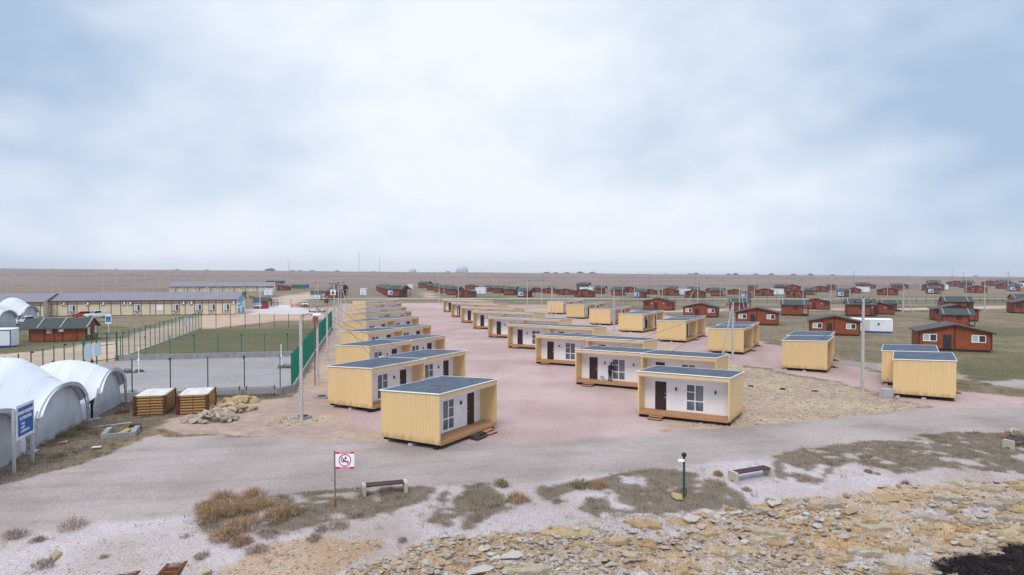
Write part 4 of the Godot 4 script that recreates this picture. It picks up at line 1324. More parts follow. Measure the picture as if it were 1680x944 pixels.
func make_small(board: bool) -> Node3D:   # long side towards the front, gable and porch at the right-hand end
	var t := thing("timber_cabin", "", "cabin")
	var w := 4.6
	var d := 4.4
	var b := MB.new()
	b.xf = Transform3D(Basis(Vector3.UP, PI / 2), Vector3(0, 0, -d / 2))
	b.prism(PackedVector2Array([Vector2(-d / 2, 0.35), Vector2(d / 2, 0.35), Vector2(d / 2, 2.4), Vector2(0, 3.3), Vector2(-d / 2, 2.4)]), -w / 2, w / 2 - 0.3)
	part("wall", b, M.brown_far, t)
	b = gable_roof(d, w / 2 + 0.85, -w / 2 - 0.25, 2.4, 3.32, 0.35, 0.1)
	var turned_roof := MB.new()
	turned_roof.xf = Transform3D(Basis(Vector3.UP, PI / 2), Vector3(0, 0, -d / 2))
	turned_roof.prism(roof_outline(d, 2.4, 3.32, 0.35, 0.1), -w / 2 - 0.25, w / 2 + 0.85)
	var roof := part("roof", turned_roof, M.green_roof, t)
	for x in [-w / 2 + 0.3, w / 2 - 0.1]:
		var k := Transform3D(Basis(Vector3.RIGHT, atan2(0.92, d / 2)), Vector3(x, 2.92, -d / 4 + 0.1))
		b = MB.new()
		b.xf = k
		b.box(Vector3(0, 0.06, 0), Vector3(0.1, 0.05, d / 2 + 0.45))
		part("roof_batten", b, M.pale_batten, roof)
	b = MB.new()
	b.span(Vector3(-w / 2 + 0.1, 0, -d + 0.1), Vector3(w / 2 - 0.4, 0.348, -0.1))
	part("plinth", b, M.plinth, t)
	b = MB.new()
	b.span(Vector3(w / 2 - 0.3, 0.22, -d + 0.1), Vector3(w / 2 + 0.8, 0.34, -0.1))
	part("porch_floor", b, M.brown_dark, t)
	for z in [-0.15, -d + 0.15]:
		b = MB.new()
		b.span(Vector3(w / 2 + 0.66, 0.34, z - 0.06), Vector3(w / 2 + 0.78, 2.3, z + 0.06))
		part("porch_post", b, M.brown_dark, t)
	b = MB.new()
	b.span(Vector3(w / 2 - 0.3, 1.1, -0.19), Vector3(w / 2 + 0.66, 1.2, -0.11))
	part("porch_rail", b, M.brown_dark, t)
	b = MB.new()
	b.span(Vector3(w / 2 - 0.3, 0.36, -2.6), Vector3(w / 2 - 0.26, 2.3, -1.7))
	part("door", b, M.brown_dark, t)
	framed_window(t, w / 2 - 0.3, 1.6, -3.4, 0.9, 0.9, 90.0, M.brown_dark)
	for x in [-w / 2 + 0.06, w / 2 - 0.36]:
		b = MB.new()
		b.span(Vector3(x - 0.06, 0.35, 0.0), Vector3(x + 0.06, 2.36, 0.05))
		part("corner_board", b, M.brown_dark, t)
	if not board:
		framed_window(t, 0.5, 1.75, 0.0, 0.8, 0.7, 0.0, M.brown_dark)
	return t

func roof_outline(w: float, eave: float, ridge: float, over: float, thick: float) -> PackedVector2Array:
	var k := (ridge - eave) / (w / 2.0)
	var x := w / 2.0 + over
	var y := eave - k * over
	return PackedVector2Array([Vector2(-x, y), Vector2(0, ridge), Vector2(x, y), Vector2(x, y + thick), Vector2(0, ridge + thick), Vector2(-x, y + thick)])

func make_board(t: Node3D) -> void:   # a blue information board with a white border, lines of writing and a plan
	var b := MB.new()
	b.span(Vector3(-1.1, -0.9, 0), Vector3(1.1, 0.9, 0.05))
	part("board", b, M.sign_white, t)
	b = MB.new()
	b.span(Vector3(-0.93, -0.74, 0.05), Vector3(0.93, 0.74, 0.056))
	part("field", b, M.sky_blue, t)
	b = MB.new()
	for r in [[-0.8, 0.5, 0.72, 0.64], [-0.8, 0.26, 0.1, 0.38], [-0.8, 0.02, 0.0, 0.14], [-0.8, -0.28, 0.1, -0.12]]:
		b.span(Vector3(r[0], r[1], 0.056), Vector3(r[2], r[3], 0.06))
	part("writing", b, M.sign_white, t)
	b = MB.new()
	b.span(Vector3(0.16, -0.62, 0.056), Vector3(0.8, 0.34, 0.061))
	b.span(Vector3(-0.2, -0.62, 0.056), Vector3(0.16, -0.4, 0.061))
	part("plan", b, M.mid_blue, t)

func make_houses() -> void:
	var protos := {}
	var board: Node3D
	var nb := 0
	for r in HOUSES:
		var k: String = r[0]
		var key := k
		var p := Vector3(r[1], 0, r[2])
		var turn := -22.0
		var o: Node3D
		var called := "timber_double_cabin" if k[0] == "D" else "timber_cabin"
		var group := "brown double cabins" if k[0] == "D" else "small brown cabins"
		if not protos.has(key):
			o = make_double(k) if k[0] == "D" else make_small(k == "SB")
			protos[key] = o
			o.position = p
			o.rotation.y = deg_to_rad(turn)
			o.set_meta("label", r[4])
			o.set_meta("group", group)
		else:
			o = again(protos[key], called, r[4], p, turn, group)
		o.scale = Vector3.ONE * float(r[3])
		if k == "SB":
			var q: Vector3 = o.transform * Vector3(-1.05, 1.35, 0.06)
			var label := "blue information board of the small cabin %s" % r[4].replace("small green-roofed cabin with blue board ", "")
			if board == null:
				board = thing("information_board", label, "sign", q, turn, "blue boards on the small cabins")
				make_board(board)
			else:
				again(board, "information_board", label, q, turn, "blue boards on the small cabins")

# ------------------------------------------------------------------ poles, wires, pipe
func make_poles() -> void:
	var tops := []
	for i in POLES.size():
		var r: Array = POLES[i]
		var h: float = r[3]
		var p := Vector3(r[1], height_at(r[1], r[2]), r[2])
		var t := thing("power_pole" if r[0] != "w" else "flagpole", r[5], "pole", p, 0.0, "poles of the camp")
		var b := MB.new()
		var mat: Material = M.pole if r[0] == "c" else (M.dark_pole if r[0] == "d" else M.white)
		var wide := 0.155 if r[0] == "c" else (0.11 if r[0] == "d" else 0.06)
		b.tube(Vector3(0, -0.3, 0), Vector3(0, h, 0), wide, wide * 0.72, 4 if r[0] == "c" else 8)
		part("shaft", b, mat, t)
		if r[0] != "w" and i != 0:
			b = MB.new()
			b.span(Vector3(-0.75, h - 0.42, -0.05), Vector3(0.75, h - 0.32, 0.05))
			part("crossarm", b, M.dark_pole, t)
			for x in [-0.7, 0.0, 0.7]:
				b = MB.new()
				b.tube(Vector3(x, h - 0.32 if x != 0.0 else h, 0), Vector3(x, (h - 0.32 if x != 0.0 else h) + 0.16, 0), 0.035, 0.05)
				part("insulator", b, M.dark, t)
		if not r[4].is_empty():
			b = MB.new()
			var away := Vector3(r[4][0], 0, r[4][1])
			if away.length() < 0.9:
				away = away.normalized() * 1.2
			b.tube(away + Vector3(0, -0.2, 0), Vector3(away.x * 0.06, h * 0.93, away.z * 0.06), 0.11, 0.09, 4)
			part("brace", b, mat, t)
		tops.append(p + Vector3(0, h - 0.1, 0))
	# fittings on the poles by the court
	var p0: Vector3 = tops[0]
	var t := thing("street_lamp", "grey lamp head on an arm at the top of the closest concrete pole", "lamp", p0 + Vector3(0.1, 0.0, -0.1), 0.0)
	var b := MB.new()
	b.path([Vector3(0, 0, 0), Vector3(0.35, 0.12, 0), Vector3(0.8, 0.1, 0.05)], 0.03)
	part("arm", b, M.dark_pole, t)
	b = MB.new()
	b.box(Vector3(1.0, 0.1, 0.05), Vector3(0.55, 0.12, 0.26), Vector2(0.8, 0.7))
	part("lamp_head", b, M.white, t)
	b = MB.new()
	var p1: Vector3 = tops[1]
	b.tube(Vector3(0, 0, 0), Vector3(0, p1.y - 0.2, 0), 0.05, 0.05, 6)
	solo("conduit", b, plain(srgb(150, 66, 60), 0.7), "thin red conduit rising beside the concrete pole at the court fence", "pipe", Vector3(p1.x - 0.24, 0, p1.z + 0.05))
	b = MB.new()
	b.box(Vector3(0, 0, 0), Vector3(0.4, 0.5, 0.3))
	b.box(Vector3(0, 0.28, 0), Vector3(0.48, 0.06, 0.36), Vector2(0.7, 0.7))
	solo("switch_box", b, plain(srgb(150, 84, 74), 0.7), "rust-red switch box high on the pole with the red conduit", "box", Vector3(p1.x - 0.1, p1.y - 1.0, p1.z + 0.32))
	b = MB.new()
	b.box(Vector3(0, 0, 0), Vector3(0.42, 0.5, 0.3))
	solo("switch_box", b, M.dark_pole, "dark grey box on the pole beside the cabin row and fence end", "box", (tops[2] as Vector3) + Vector3(0, -0.4, 0.26))
	# white board with a person pictogram on the fourth pole
	var p3: Vector3 = tops[3]
	t = thing("pictogram_board", "white square board with dark person pictogram fixed to a pole", "sign", p3 + Vector3(-0.1, -1.6, 0.22), 0.0)
	b = MB.new()
	b.span(Vector3(-0.42, -0.42, 0), Vector3(0.42, 0.42, 0.03))
	part("board", b, M.sign_white, t)
	b = MB.new()
	b.prism(PackedVector2Array([Vector2(-0.2, -0.3), Vector2(0.2, -0.3), Vector2(0.13, 0.1), Vector2(-0.13, 0.1)]), 0.03, 0.036)
	b.prism(circle(0.0, 0.22, 0.1, 12), 0.03, 0.036)
	part("pictogram", b, M.dark, t)
	# the spans of wire
	var spans := [[0, 1], [1, 2], [2, 3], [3, 4], [4, 5], [5, 13], [7, 8], [8, 9], [9, 10], [13, 14], [14, 21], [21, 25], [25, 28], [28, 31], [31, 33], [11, 15], [15, 18], [18, 22], [22, 27], [41, 43], [43, 47], [47, 49], [42, 44], [44, 46], [6, 51]]
	for i in spans.size():
		var a: Vector3 = tops[spans[i][0]]
		var c: Vector3 = tops[spans[i][1]]
		wire(a, c, 0.025 * a.distance_to(c), "sagging wire span leaving the %s" % short(POLES[spans[i][0]][5]))
	for q in [["L10", 2], ["L11", 1], ["L20", 3], ["L30", 2], ["L40", 3], ["L00", 1], ["T10", 7], ["T20", 8], ["T30", 8], ["T40", 9], ["M11", 8], ["M10", 8]]:
		var c: Node3D = cabin_at[q[0]]
		var a: Vector3 = tops[q[1]]
		wire(a, c.transform * Vector3(-1.2, 3.2, -1.0), 0.35, "service wire reaching the roof of %s" % cabin_short(c.get_meta("label")))

func cabin_short(l: String) -> String:
	return "the " + l.replace("yellow cabin, ", "").replace("lone yellow cabin standing at the seaward end", "lone cabin").replace("in the row along the green fence", "in fence row").replace("in the outer row by the brown cabins", "in outer row")

func short(l: String) -> String:
	var w := l.split(" ")
	return " ".join(w.slice(0, mini(w.size(), 8))).trim_suffix(",") if not l.contains("from the left") else l.replace("slim concrete power pole among the brown cabins", "brown-cabin pole").replace("tall concrete pole behind the long pale building", "pole behind long building").replace("from the left", "from left")

func wire(a: Vector3, c: Vector3, sag: float, label: String) -> void:
	var pts := []
	for i in 9:
		var u := i / 8.0
		pts.append((c - a) * u - Vector3(0, sag * 4.0 * u * (1.0 - u), 0))
	var b := MB.new()
	b.path(pts, 0.018, 4)
	solo("power_line", b, M.wire, label, "wire", a, 0.0, "overhead wires")

func circle(x: float, y: float, r: float, k: int) -> PackedVector2Array:
	var p := PackedVector2Array()
	for i in k:
		p.append(Vector2(x + r * cos(TAU * i / k), y + r * sin(TAU * i / k)))
	return p

# ------------------------------------------------------------------ the fenced courts
func fence(label: String, pts: Array, step: float, y: float, h: float, post: Material, mesh: Material, pitch: float, lamps := 0, called := "mesh_fence") -> Node3D:
	var t := thing(called, label, "fence", Vector3(pts[0].x, 0, pts[0].y))
	var origin: Vector2 = pts[0]
	var n := 0
	for i in pts.size() - 1:
		var a: Vector2 = pts[i] - origin
		var c: Vector2 = pts[i + 1] - origin
		var k := maxi(1, int(round(a.distance_to(c) / step)))
		var len := a.distance_to(c) / k
		var turn := -atan2(c.y - a.y, c.x - a.x)
		var wires := MB.new()
		for j in int(len / pitch):
			var x := (j + 0.5) * pitch
			wires.tube(Vector3(x, y + 0.08, 0), Vector3(x, y + h - 0.08, 0), 0.0035, 0.0035, 3, false)
		for j in int(h / 0.55) + 1:
			wires.tube(Vector3(0.03, y + 0.08 + j * 0.55 * (h - 0.16) / (int(h / 0.55) * 0.55), 0), Vector3(len - 0.03, y + 0.08 + j * 0.55 * (h - 0.16) / (int(h / 0.55) * 0.55), 0), 0.0035, 0.0035, 3, false)
		var wm := wires.mesh()
		var pb := MB.new()
		pb.box(Vector3(0, y + h / 2.0, 0), Vector3(0.08, h, 0.08))
		pb.box(Vector3(0, y + h + 0.015, 0), Vector3(0.09, 0.03, 0.09), Vector2(0.7, 0.7))
		var pm := pb.mesh()
		for j in k + (1 if i == pts.size() - 2 else 0):
			var p := a.lerp(c, float(j) / k)
			var o := part("post", pm, post, t)
			o.position = Vector3(p.x, 0, p.y)
			o.rotation.y = turn
			if lamps > 0 and n % lamps == 1:
				var lb := MB.new()
				lb.box(Vector3(0, y + h - 0.12, 0.14), Vector3(0.16, 0.14, 0.12))
				part("floodlight", lb, M.black, o)
			n += 1
			if j < k:
				o = part("mesh_panel", wm, mesh, t)
				o.position = Vector3(p.x, 0, p.y)
				o.rotation.y = turn
	return t

func kerb_wall(label: String, pts: Array, h: float, w: float) -> void:
	var t := thing("concrete_wall", label, "wall", Vector3(pts[0].x, 0, pts[0].y))
	for i in pts.size() - 1:
		var a: Vector2 = pts[i] - pts[0]
		var c: Vector2 = pts[i + 1] - pts[0]
		var b := MB.new()
		b.xf = Transform3D(Basis(Vector3.UP, -atan2(c.y - a.y, c.x - a.x)), Vector3(a.x, 0, a.y))
		b.span(Vector3(-w / 2 + 0.003 * i, -0.2, -w / 2), Vector3(a.distance_to(c) + w / 2 - 0.003, h - 0.002 * i, w / 2))
		part("wall_section", b, M.concrete, t)

func make_courts() -> void:
	var nl := Vector2(-41.8, -52.4)
	var nr := Vector2(-19.6, -57.5)
	var nr2 := Vector2(-19.0, -58.6)
	var ml := Vector2(-46.4, -79.8)
	var mr := Vector2(-24.6, -84.6)
	var fl := Vector2(-56.8, -124.6)
	var fr := Vector2(-33.2, -125.6)
	kerb_wall("low pale concrete wall along the seaward edge of the gravel court", [nl, nr, nr2], 0.62, 0.3)
	kerb_wall("long low concrete wall under the green fence beside the cabin row", [nr2 + Vector2(-0.1, -0.5), mr, fr], 0.5, 0.28)
	kerb_wall("low concrete wall dividing gravel court from grass pitch", [ml, mr + Vector2(-0.4, 0.05)], 0.62, 0.28)
	kerb_wall("low concrete edging of the grass pitch by the sandy path", [ml + Vector2(-0.1, -0.5), fl], 0.22, 0.24)
	fence("mesh fence on brown and green posts along the court's seaward wall", [nl, nr], 2.95, 0.6, 2.75, M.green_post, M.grey_mesh, 0.1, 2)
	fence("dense green mesh fence on the long wall beside the cabin row", [nr2, mr, fr], 2.6, 0.45, 2.9, M.green_post, M.green_mesh, 0.05)
	fence("green mesh fence on the wall between gravel court and grass pitch", [ml + Vector2(0.5, 0), mr + Vector2(-0.5, 0)], 2.7, 0.55, 2.3, M.green_post, M.grey_mesh, 0.1, 2)
	fence("green mesh fence along the sandy path beside the gravel court", [nl + Vector2(-0.1, -0.6), ml + Vector2(0.2, 5.0)], 2.2, 0.1, 3.1, M.green_post, M.green_mesh, 0.08, 3)
	fence("green mesh fence along the sandy path beside the grass pitch", [ml, fl], 2.3, 0.2, 3.0, M.green_post, M.green_mesh, 0.1, 4)
	fence("dark mesh fence closing the far end of the grass pitch", [fl, fr], 2.7, 0.05, 2.7, M.rust_post, M.grey_mesh, 0.12)
	# the court gate with its side panels
	var t := thing("court_gate", "green framed gate standing at the corner of court and path", "gate", Vector3(-46.2, 0, -79.6), 75.0)
	var b := MB.new()
	for x in [0.0, -1.4, -2.8, -4.4]:
		b = MB.new()
		b.box(Vector3(x, 1.7, 0), Vector3(0.1, 3.4, 0.1))
		part("post", b, M.green_post, t)
	for y in [3.3, 2.0, 0.3]:
		b = MB.new()
		b.box(Vector3(-2.2, y, 0), Vector3(4.3, 0.07, 0.06))
		part("rail", b, M.green_post, t)
	# pale sheets hung on the fence
	b = MB.new()
	b.span(Vector3(-1.05, 0, 0), Vector3(1.05, 1.35, 0.02))
	for q in [[-43.95, -72.0, "pale blue sheet hung on the path fence next to the gate"], [-43.5, -69.7, "pale blue sheet hung on the path fence, one panel further from the gate"], [-53.9, -112.3, "pale blue sheet hung on the fence of the grass pitch"]]:
		solo("fence_sheet", b, M.pale_teal, q[2], "banner", Vector3(q[0] + 0.1, 1.5, q[1]), 102.0, "pale sheets on the fences")
	# two white volleyball poles with rubble at their feet
	for q in [[-38.4, -70.0, "thin white net pole standing in the gravel court, closer to the tents"], [-24.9, -73.4, "thin white net pole standing in the gravel court, closer to the cabins"]]:
		b = MB.new()
		b.tube(Vector3(0, 0, 0), Vector3(0, 2.6, 0), 0.045, 0.04, 8)
		b.box(Vector3(0, 1.3, 0.06), Vector3(0.2, 0.18, 0.1))
		solo("net_pole", b, M.white, q[2], "pole", Vector3(q[0], 0, q[1]), 0.0, "net poles in the court")
		heap("stone_heap", "small heap of stones around the foot of the %s" % ("net pole closer to the tents" if q[0] < -30 else "net pole closer to the cabins"), Vector3(q[0] + (-0.9 if q[0] < -30 else 0.9), 0, q[1]), 0.7, 9, 0.28, [srgb(150, 140, 134), srgb(176, 164, 152)], 41)

func heap(called: String, label: String, at: Vector3, r: float, count: int, size: float, tones: Array, sd: int) -> void:
	var t := thing(called, label, "rocks", at)
	var shapes := [stone_mesh(sd, 0.6, 0.4), stone_mesh(sd + 1, 0.8, 0.35), stone_mesh(sd + 2, 0.5, 0.45)]
	rng.seed = sd * 7
	var mats: Array[StandardMaterial3D] = []
	for c in tones:
		var m: StandardMaterial3D = M.stone.duplicate()
		m.vertex_color_use_as_albedo = false
		m.albedo_color = c.linear_to_srgb()
		mats.append(m)
	for i in count:
		var a := rng.randf() * TAU
		var q := sqrt(rng.randf())
		var s := size * rng.randf_range(0.5, 1.25) * (1.0 if i > 2 else 1.4)
		var o := part("stone", shapes[i % 3], mats[rng.randi() % mats.size()], t)
		o.transform = Transform3D(Basis.from_euler(Vector3(rng.randf_range(-0.6, 0.6), a * 3.0, rng.randf_range(-0.5, 0.5))).scaled_local(Vector3(s * rng.randf_range(0.9, 1.5), s * 0.9, s)), Vector3(cos(a) * q * r * 1.4, s * 0.3 + (1.0 - q) * r * 0.4, sin(a) * q * r))

# ------------------------------------------------------------------ arched fabric tents
func make_tent(w: float, ha: float, hm: float, len: float) -> Node3D:   # front arch in the plane z = 0 facing +z; origin on the ground at its middle
	var t := thing("arched_tent", "", "tent")
	var arch := func(u: float, k: float, dw: float) -> Vector2:   # u 0..1 along the arch
		var a := u * PI
		return Vector2(-(w / 2.0 + dw) * cos(a) * (0.94 + 0.06 * sin(a)), k * pow(sin(a), 0.82))
	var lift := func(s: float) -> float:   # height of the ridge along the tent
		var m := 1.0 - absf(2.0 * s - 1.0)
		return lerpf(ha, hm, smoothstep(0.12, 0.9, m)) - 0.28 * sin(PI * clampf(m / 0.3, 0.0, 1.0))
	var b := MB.new()
	b.grid(28, 22, func(u, s):
		var k: float = lift.call(s)
		var bare := lerpf(0.17, 0.045, smoothstep(0.0, 0.5, 1.0 - absf(2.0 * s - 1.0)))
		var p: Vector2 = arch.call(lerpf(bare, 1.0 - bare, u), k, 0.0)
		var m: float = sin(PI * s)
		p.x *= 1.0 - 0.06 * m * (1.0 - sin(u * PI))
		return Vector3(p.x, p.y + 0.02 * sin(s * 31.0 + u * 9.0) * m + 0.012 * sin(s * 67.0 - u * 23.0), -s * len + 0.25 - 0.0))
	var skin := part("membrane", b, M.fabric, t, true)
	b = MB.new()   # welded seams across the skin
	for e in [0.18, 0.34, 0.5, 0.66, 0.82]:
		b.grid(24, 1, func(u, s):
			var z: float = e + (s - 0.5) * 0.008
			var k: float = lift.call(z)
			var bare := lerpf(0.17, 0.045, smoothstep(0.0, 0.5, 1.0 - absf(2.0 * z - 1.0)))
			var p: Vector2 = arch.call(lerpf(bare, 1.0 - bare, u), k, 0.0)
			p.x *= (1.0 - 0.06 * sin(PI * z) * (1.0 - sin(lerpf(bare, 1.0 - bare, u) * PI))) * 1.004
			return Vector3(p.x, p.y + 0.008, -z * len + 0.25))
	part("seam", b, M.fabric, skin).set_meta("kind", "stuff")
	for e in [0.0, 1.0]:
		var z := -0.3 if e == 0.0 else -len + 0.55
		b = MB.new()
		b.grid(40, 6, func(u, s):
			var p: Vector2 = arch.call(u, ha - 0.22, -0.2)
			return Vector3(p.x, p.y * s, z + 0.045 * sin(u * 74.0) * (1.0 - 0.5 * s) + 0.12 * sin(PI * s) * sin(u * PI)))
		part("end_wall", b, M.fabric_wall, t, true)
		b = MB.new()   # hem under the rim
		b.grid(28, 1, func(u, s):
			var p: Vector2 = arch.call(lerpf(0.12, 0.88, u), ha - 0.03 - 0.2 * s, -0.02 - 0.18 * s)
			return Vector3(p.x, p.y, (0.24 if e == 0.0 else -len + 0.26) - 0.05 * s))
		part("hem", b, M.fabric_wall, t)
		b = MB.new()
		var zt := 0.02 if e == 0.0 else -len + 0.2
		for i in 26:   # lattice arch: two chords and rungs
			var u0 := i / 26.0
			var u1 := (i + 1) / 26.0
			for dw in [-0.04, 0.3]:
				var a: Vector2 = arch.call(u0, ha + dw - 0.06, dw)
				var c: Vector2 = arch.call(u1, ha + dw - 0.06, dw)
				if dw < 0.0 or u0 < 0.16 or u1 > 0.84:
					b.tube(Vector3(a.x, a.y, zt), Vector3(c.x, c.y, zt), 0.05, 0.05, 5, false)
			if u0 < 0.16 or u1 > 0.84:
				var a: Vector2 = arch.call(u0, ha - 0.1, -0.04)
				var c: Vector2 = arch.call(u0, ha + 0.24, 0.3)
				b.tube(Vector3(a.x, a.y, zt), Vector3(c.x, c.y, zt), 0.035, 0.035, 4, false)
		part("arch_truss", b, M.truss, t)
		for sx in [-1.0, 1.0]:
			b = MB.new()
			b.box(Vector3(sx * (w / 2.0 + 0.02), 0.06, zt), Vector3(0.55, 0.14, 0.45))
			part("foot_plate", b, M.concrete, t)
	for sx in [-1.0, 1.0]:
		b = MB.new()   # side skirt below the membrane
		b.grid(24, 2, func(u, s):
			var x: float = sx * (w / 2.0 - 0.12 - 0.05 * s)
			return Vector3(x + 0.05 * sin(u * 50.0) * (1.0 - s), 1.15 * s, lerpf(-0.4, -len + 0.6, u)))
		part("side_skirt", b, M.fabric_wall, t, true)
	return t

func make_tents() -> void:
	var big := make_tent(8.4, 3.35, 5.0, 7.2)
	var small := make_tent(6.4, 3.2, 3.85, 6.4)
	big.position = Vector3(-28.35, 0, -42.9)
	big.rotation.y = deg_to_rad(103.0)
	tag(big, "large white arched tent just behind the blue rules sign", "tent", "white arched tents")
	small.position = Vector3(-29.8, 0, -50.6)
	small.rotation.y = deg_to_rad(103.0)
	tag(small, "smaller white arched tent beside the green court fence", "tent", "white arched tents")
	again(big, "arched_tent", "white arched tent cut by the picture edge, nearest the road", Vector3(-26.3, 0, -34.2), 103.0, "white arched tents")
	again(big, "arched_tent", "small far white tent with dark shrub at its foot, by the pickup", Vector3(-93.6, 0, -126.4), 102.0, "white arched tents")
	again(big, "arched_tent", "far white tent closest to the long pale building's door", Vector3(-102.0, 0, -144.4), 102.0, "white arched tents")

# ------------------------------------------------------------------ long pale buildings and the left side
func make_long(len: float, h: float, ridge: float, depth: float, label: String, at: Vector3, turn: float, posts: Array, windows: Array, signs: Array, units: Array, door: float) -> Node3D:   # origin at the right front corner; the front runs towards -x
	var t := thing("long_building", label, "building", at, turn)
	var b := MB.new()
	b.xf = Transform3D(Basis(Vector3.UP, PI / 2), Vector3(0, 0, -depth / 2))
	b.prism(PackedVector2Array([Vector2(-depth / 2, 0), Vector2(depth / 2, 0), Vector2(depth / 2, h), Vector2(0, ridge), Vector2(-depth / 2, h)]), -len, 0.0)
	part("wall", b, M.cream, t)
	b = MB.new()
	b.xf = Transform3D(Basis(Vector3.UP, PI / 2), Vector3(0, 0, -depth / 2))
	b.prism(roof_outline(depth, h, ridge + 0.02, 0.5, 0.12), -len - 0.4, 0.45)
	part("roof", b, M.mauve_roof, t)
	b = MB.new()
	b.span(Vector3(-len, 0, 0), Vector3(0, 0.12, 0.06))
	part("base_board", b, M.beam, t)
	b = MB.new()
	b.span(Vector3(-len, h - 0.95, 0), Vector3(0, h - 0.85, 0.05))
	part("rail_board", b, M.beam, t)
	b = MB.new()
	b.span(Vector3(-len - 0.4, h - 0.3, 0.5), Vector3(0.45, h - 0.12, 0.58))
	part("gutter", b, M.beam, t)
	for x in posts:
		b = MB.new()
		b.span(Vector3(-x - 0.055, 0.12, 0.0), Vector3(-x + 0.055, h - 0.1, 0.06))
		part("timber_post", b, M.beam, t)
	for x in windows:
		framed_window(t, -x, 1.85, 0.02, 1.35, 1.45)
		b = MB.new()   # crossed braces under the sill
		b.tube(Vector3(-x - 0.7, 0.15, 0.04), Vector3(-x + 0.7, 1.05, 0.04), 0.045, 0.045, 4)
		b.tube(Vector3(-x + 0.7, 0.15, 0.05), Vector3(-x - 0.7, 1.05, 0.05), 0.045, 0.045, 4)
		b.span(Vector3(-x - 0.72, 1.0, 0.03), Vector3(-x + 0.72, 1.1, 0.09))
		part("cross_brace", b, M.beam, t)
	for x in signs:
		b = MB.new()
		b.span(Vector3(-x - 0.7, 1.15, 0.03), Vector3(-x + 0.7, 2.45, 0.07))
		part("notice_board", b, M.sign_white, t)
	for x in units:
		b = MB.new()
		b.box(Vector3(-x, h - 0.75, 0.22), Vector3(0.8, 0.58, 0.34))
		var o := part("air_conditioner", b, M.white, t)
		b = MB.new()
		b.xf = Transform3D(Basis(), Vector3(-x - 0.12, h - 0.75, 0.0))
		b.prism(circle(0, 0, 0.23, 14), 0.38, 0.4)
		part("fan_grille", b, M.dark, o)
	if door > 0.0:
		b = MB.new()
		b.span(Vector3(-door - 0.5, 0.05, 0.02), Vector3(-door + 0.5, 2.3, 0.09))
		var o := part("door", b, M.white, t)
		b = MB.new()
		b.span(Vector3(-door - 0.36, 1.2, 0.09), Vector3(-door + 0.36, 2.1, 0.1))
		b.span(Vector3(-door - 0.36, 0.25, 0.09), Vector3(-door + 0.36, 1.0, 0.1))
		part("door_glass", b, M.pane_dark, o)
	return t

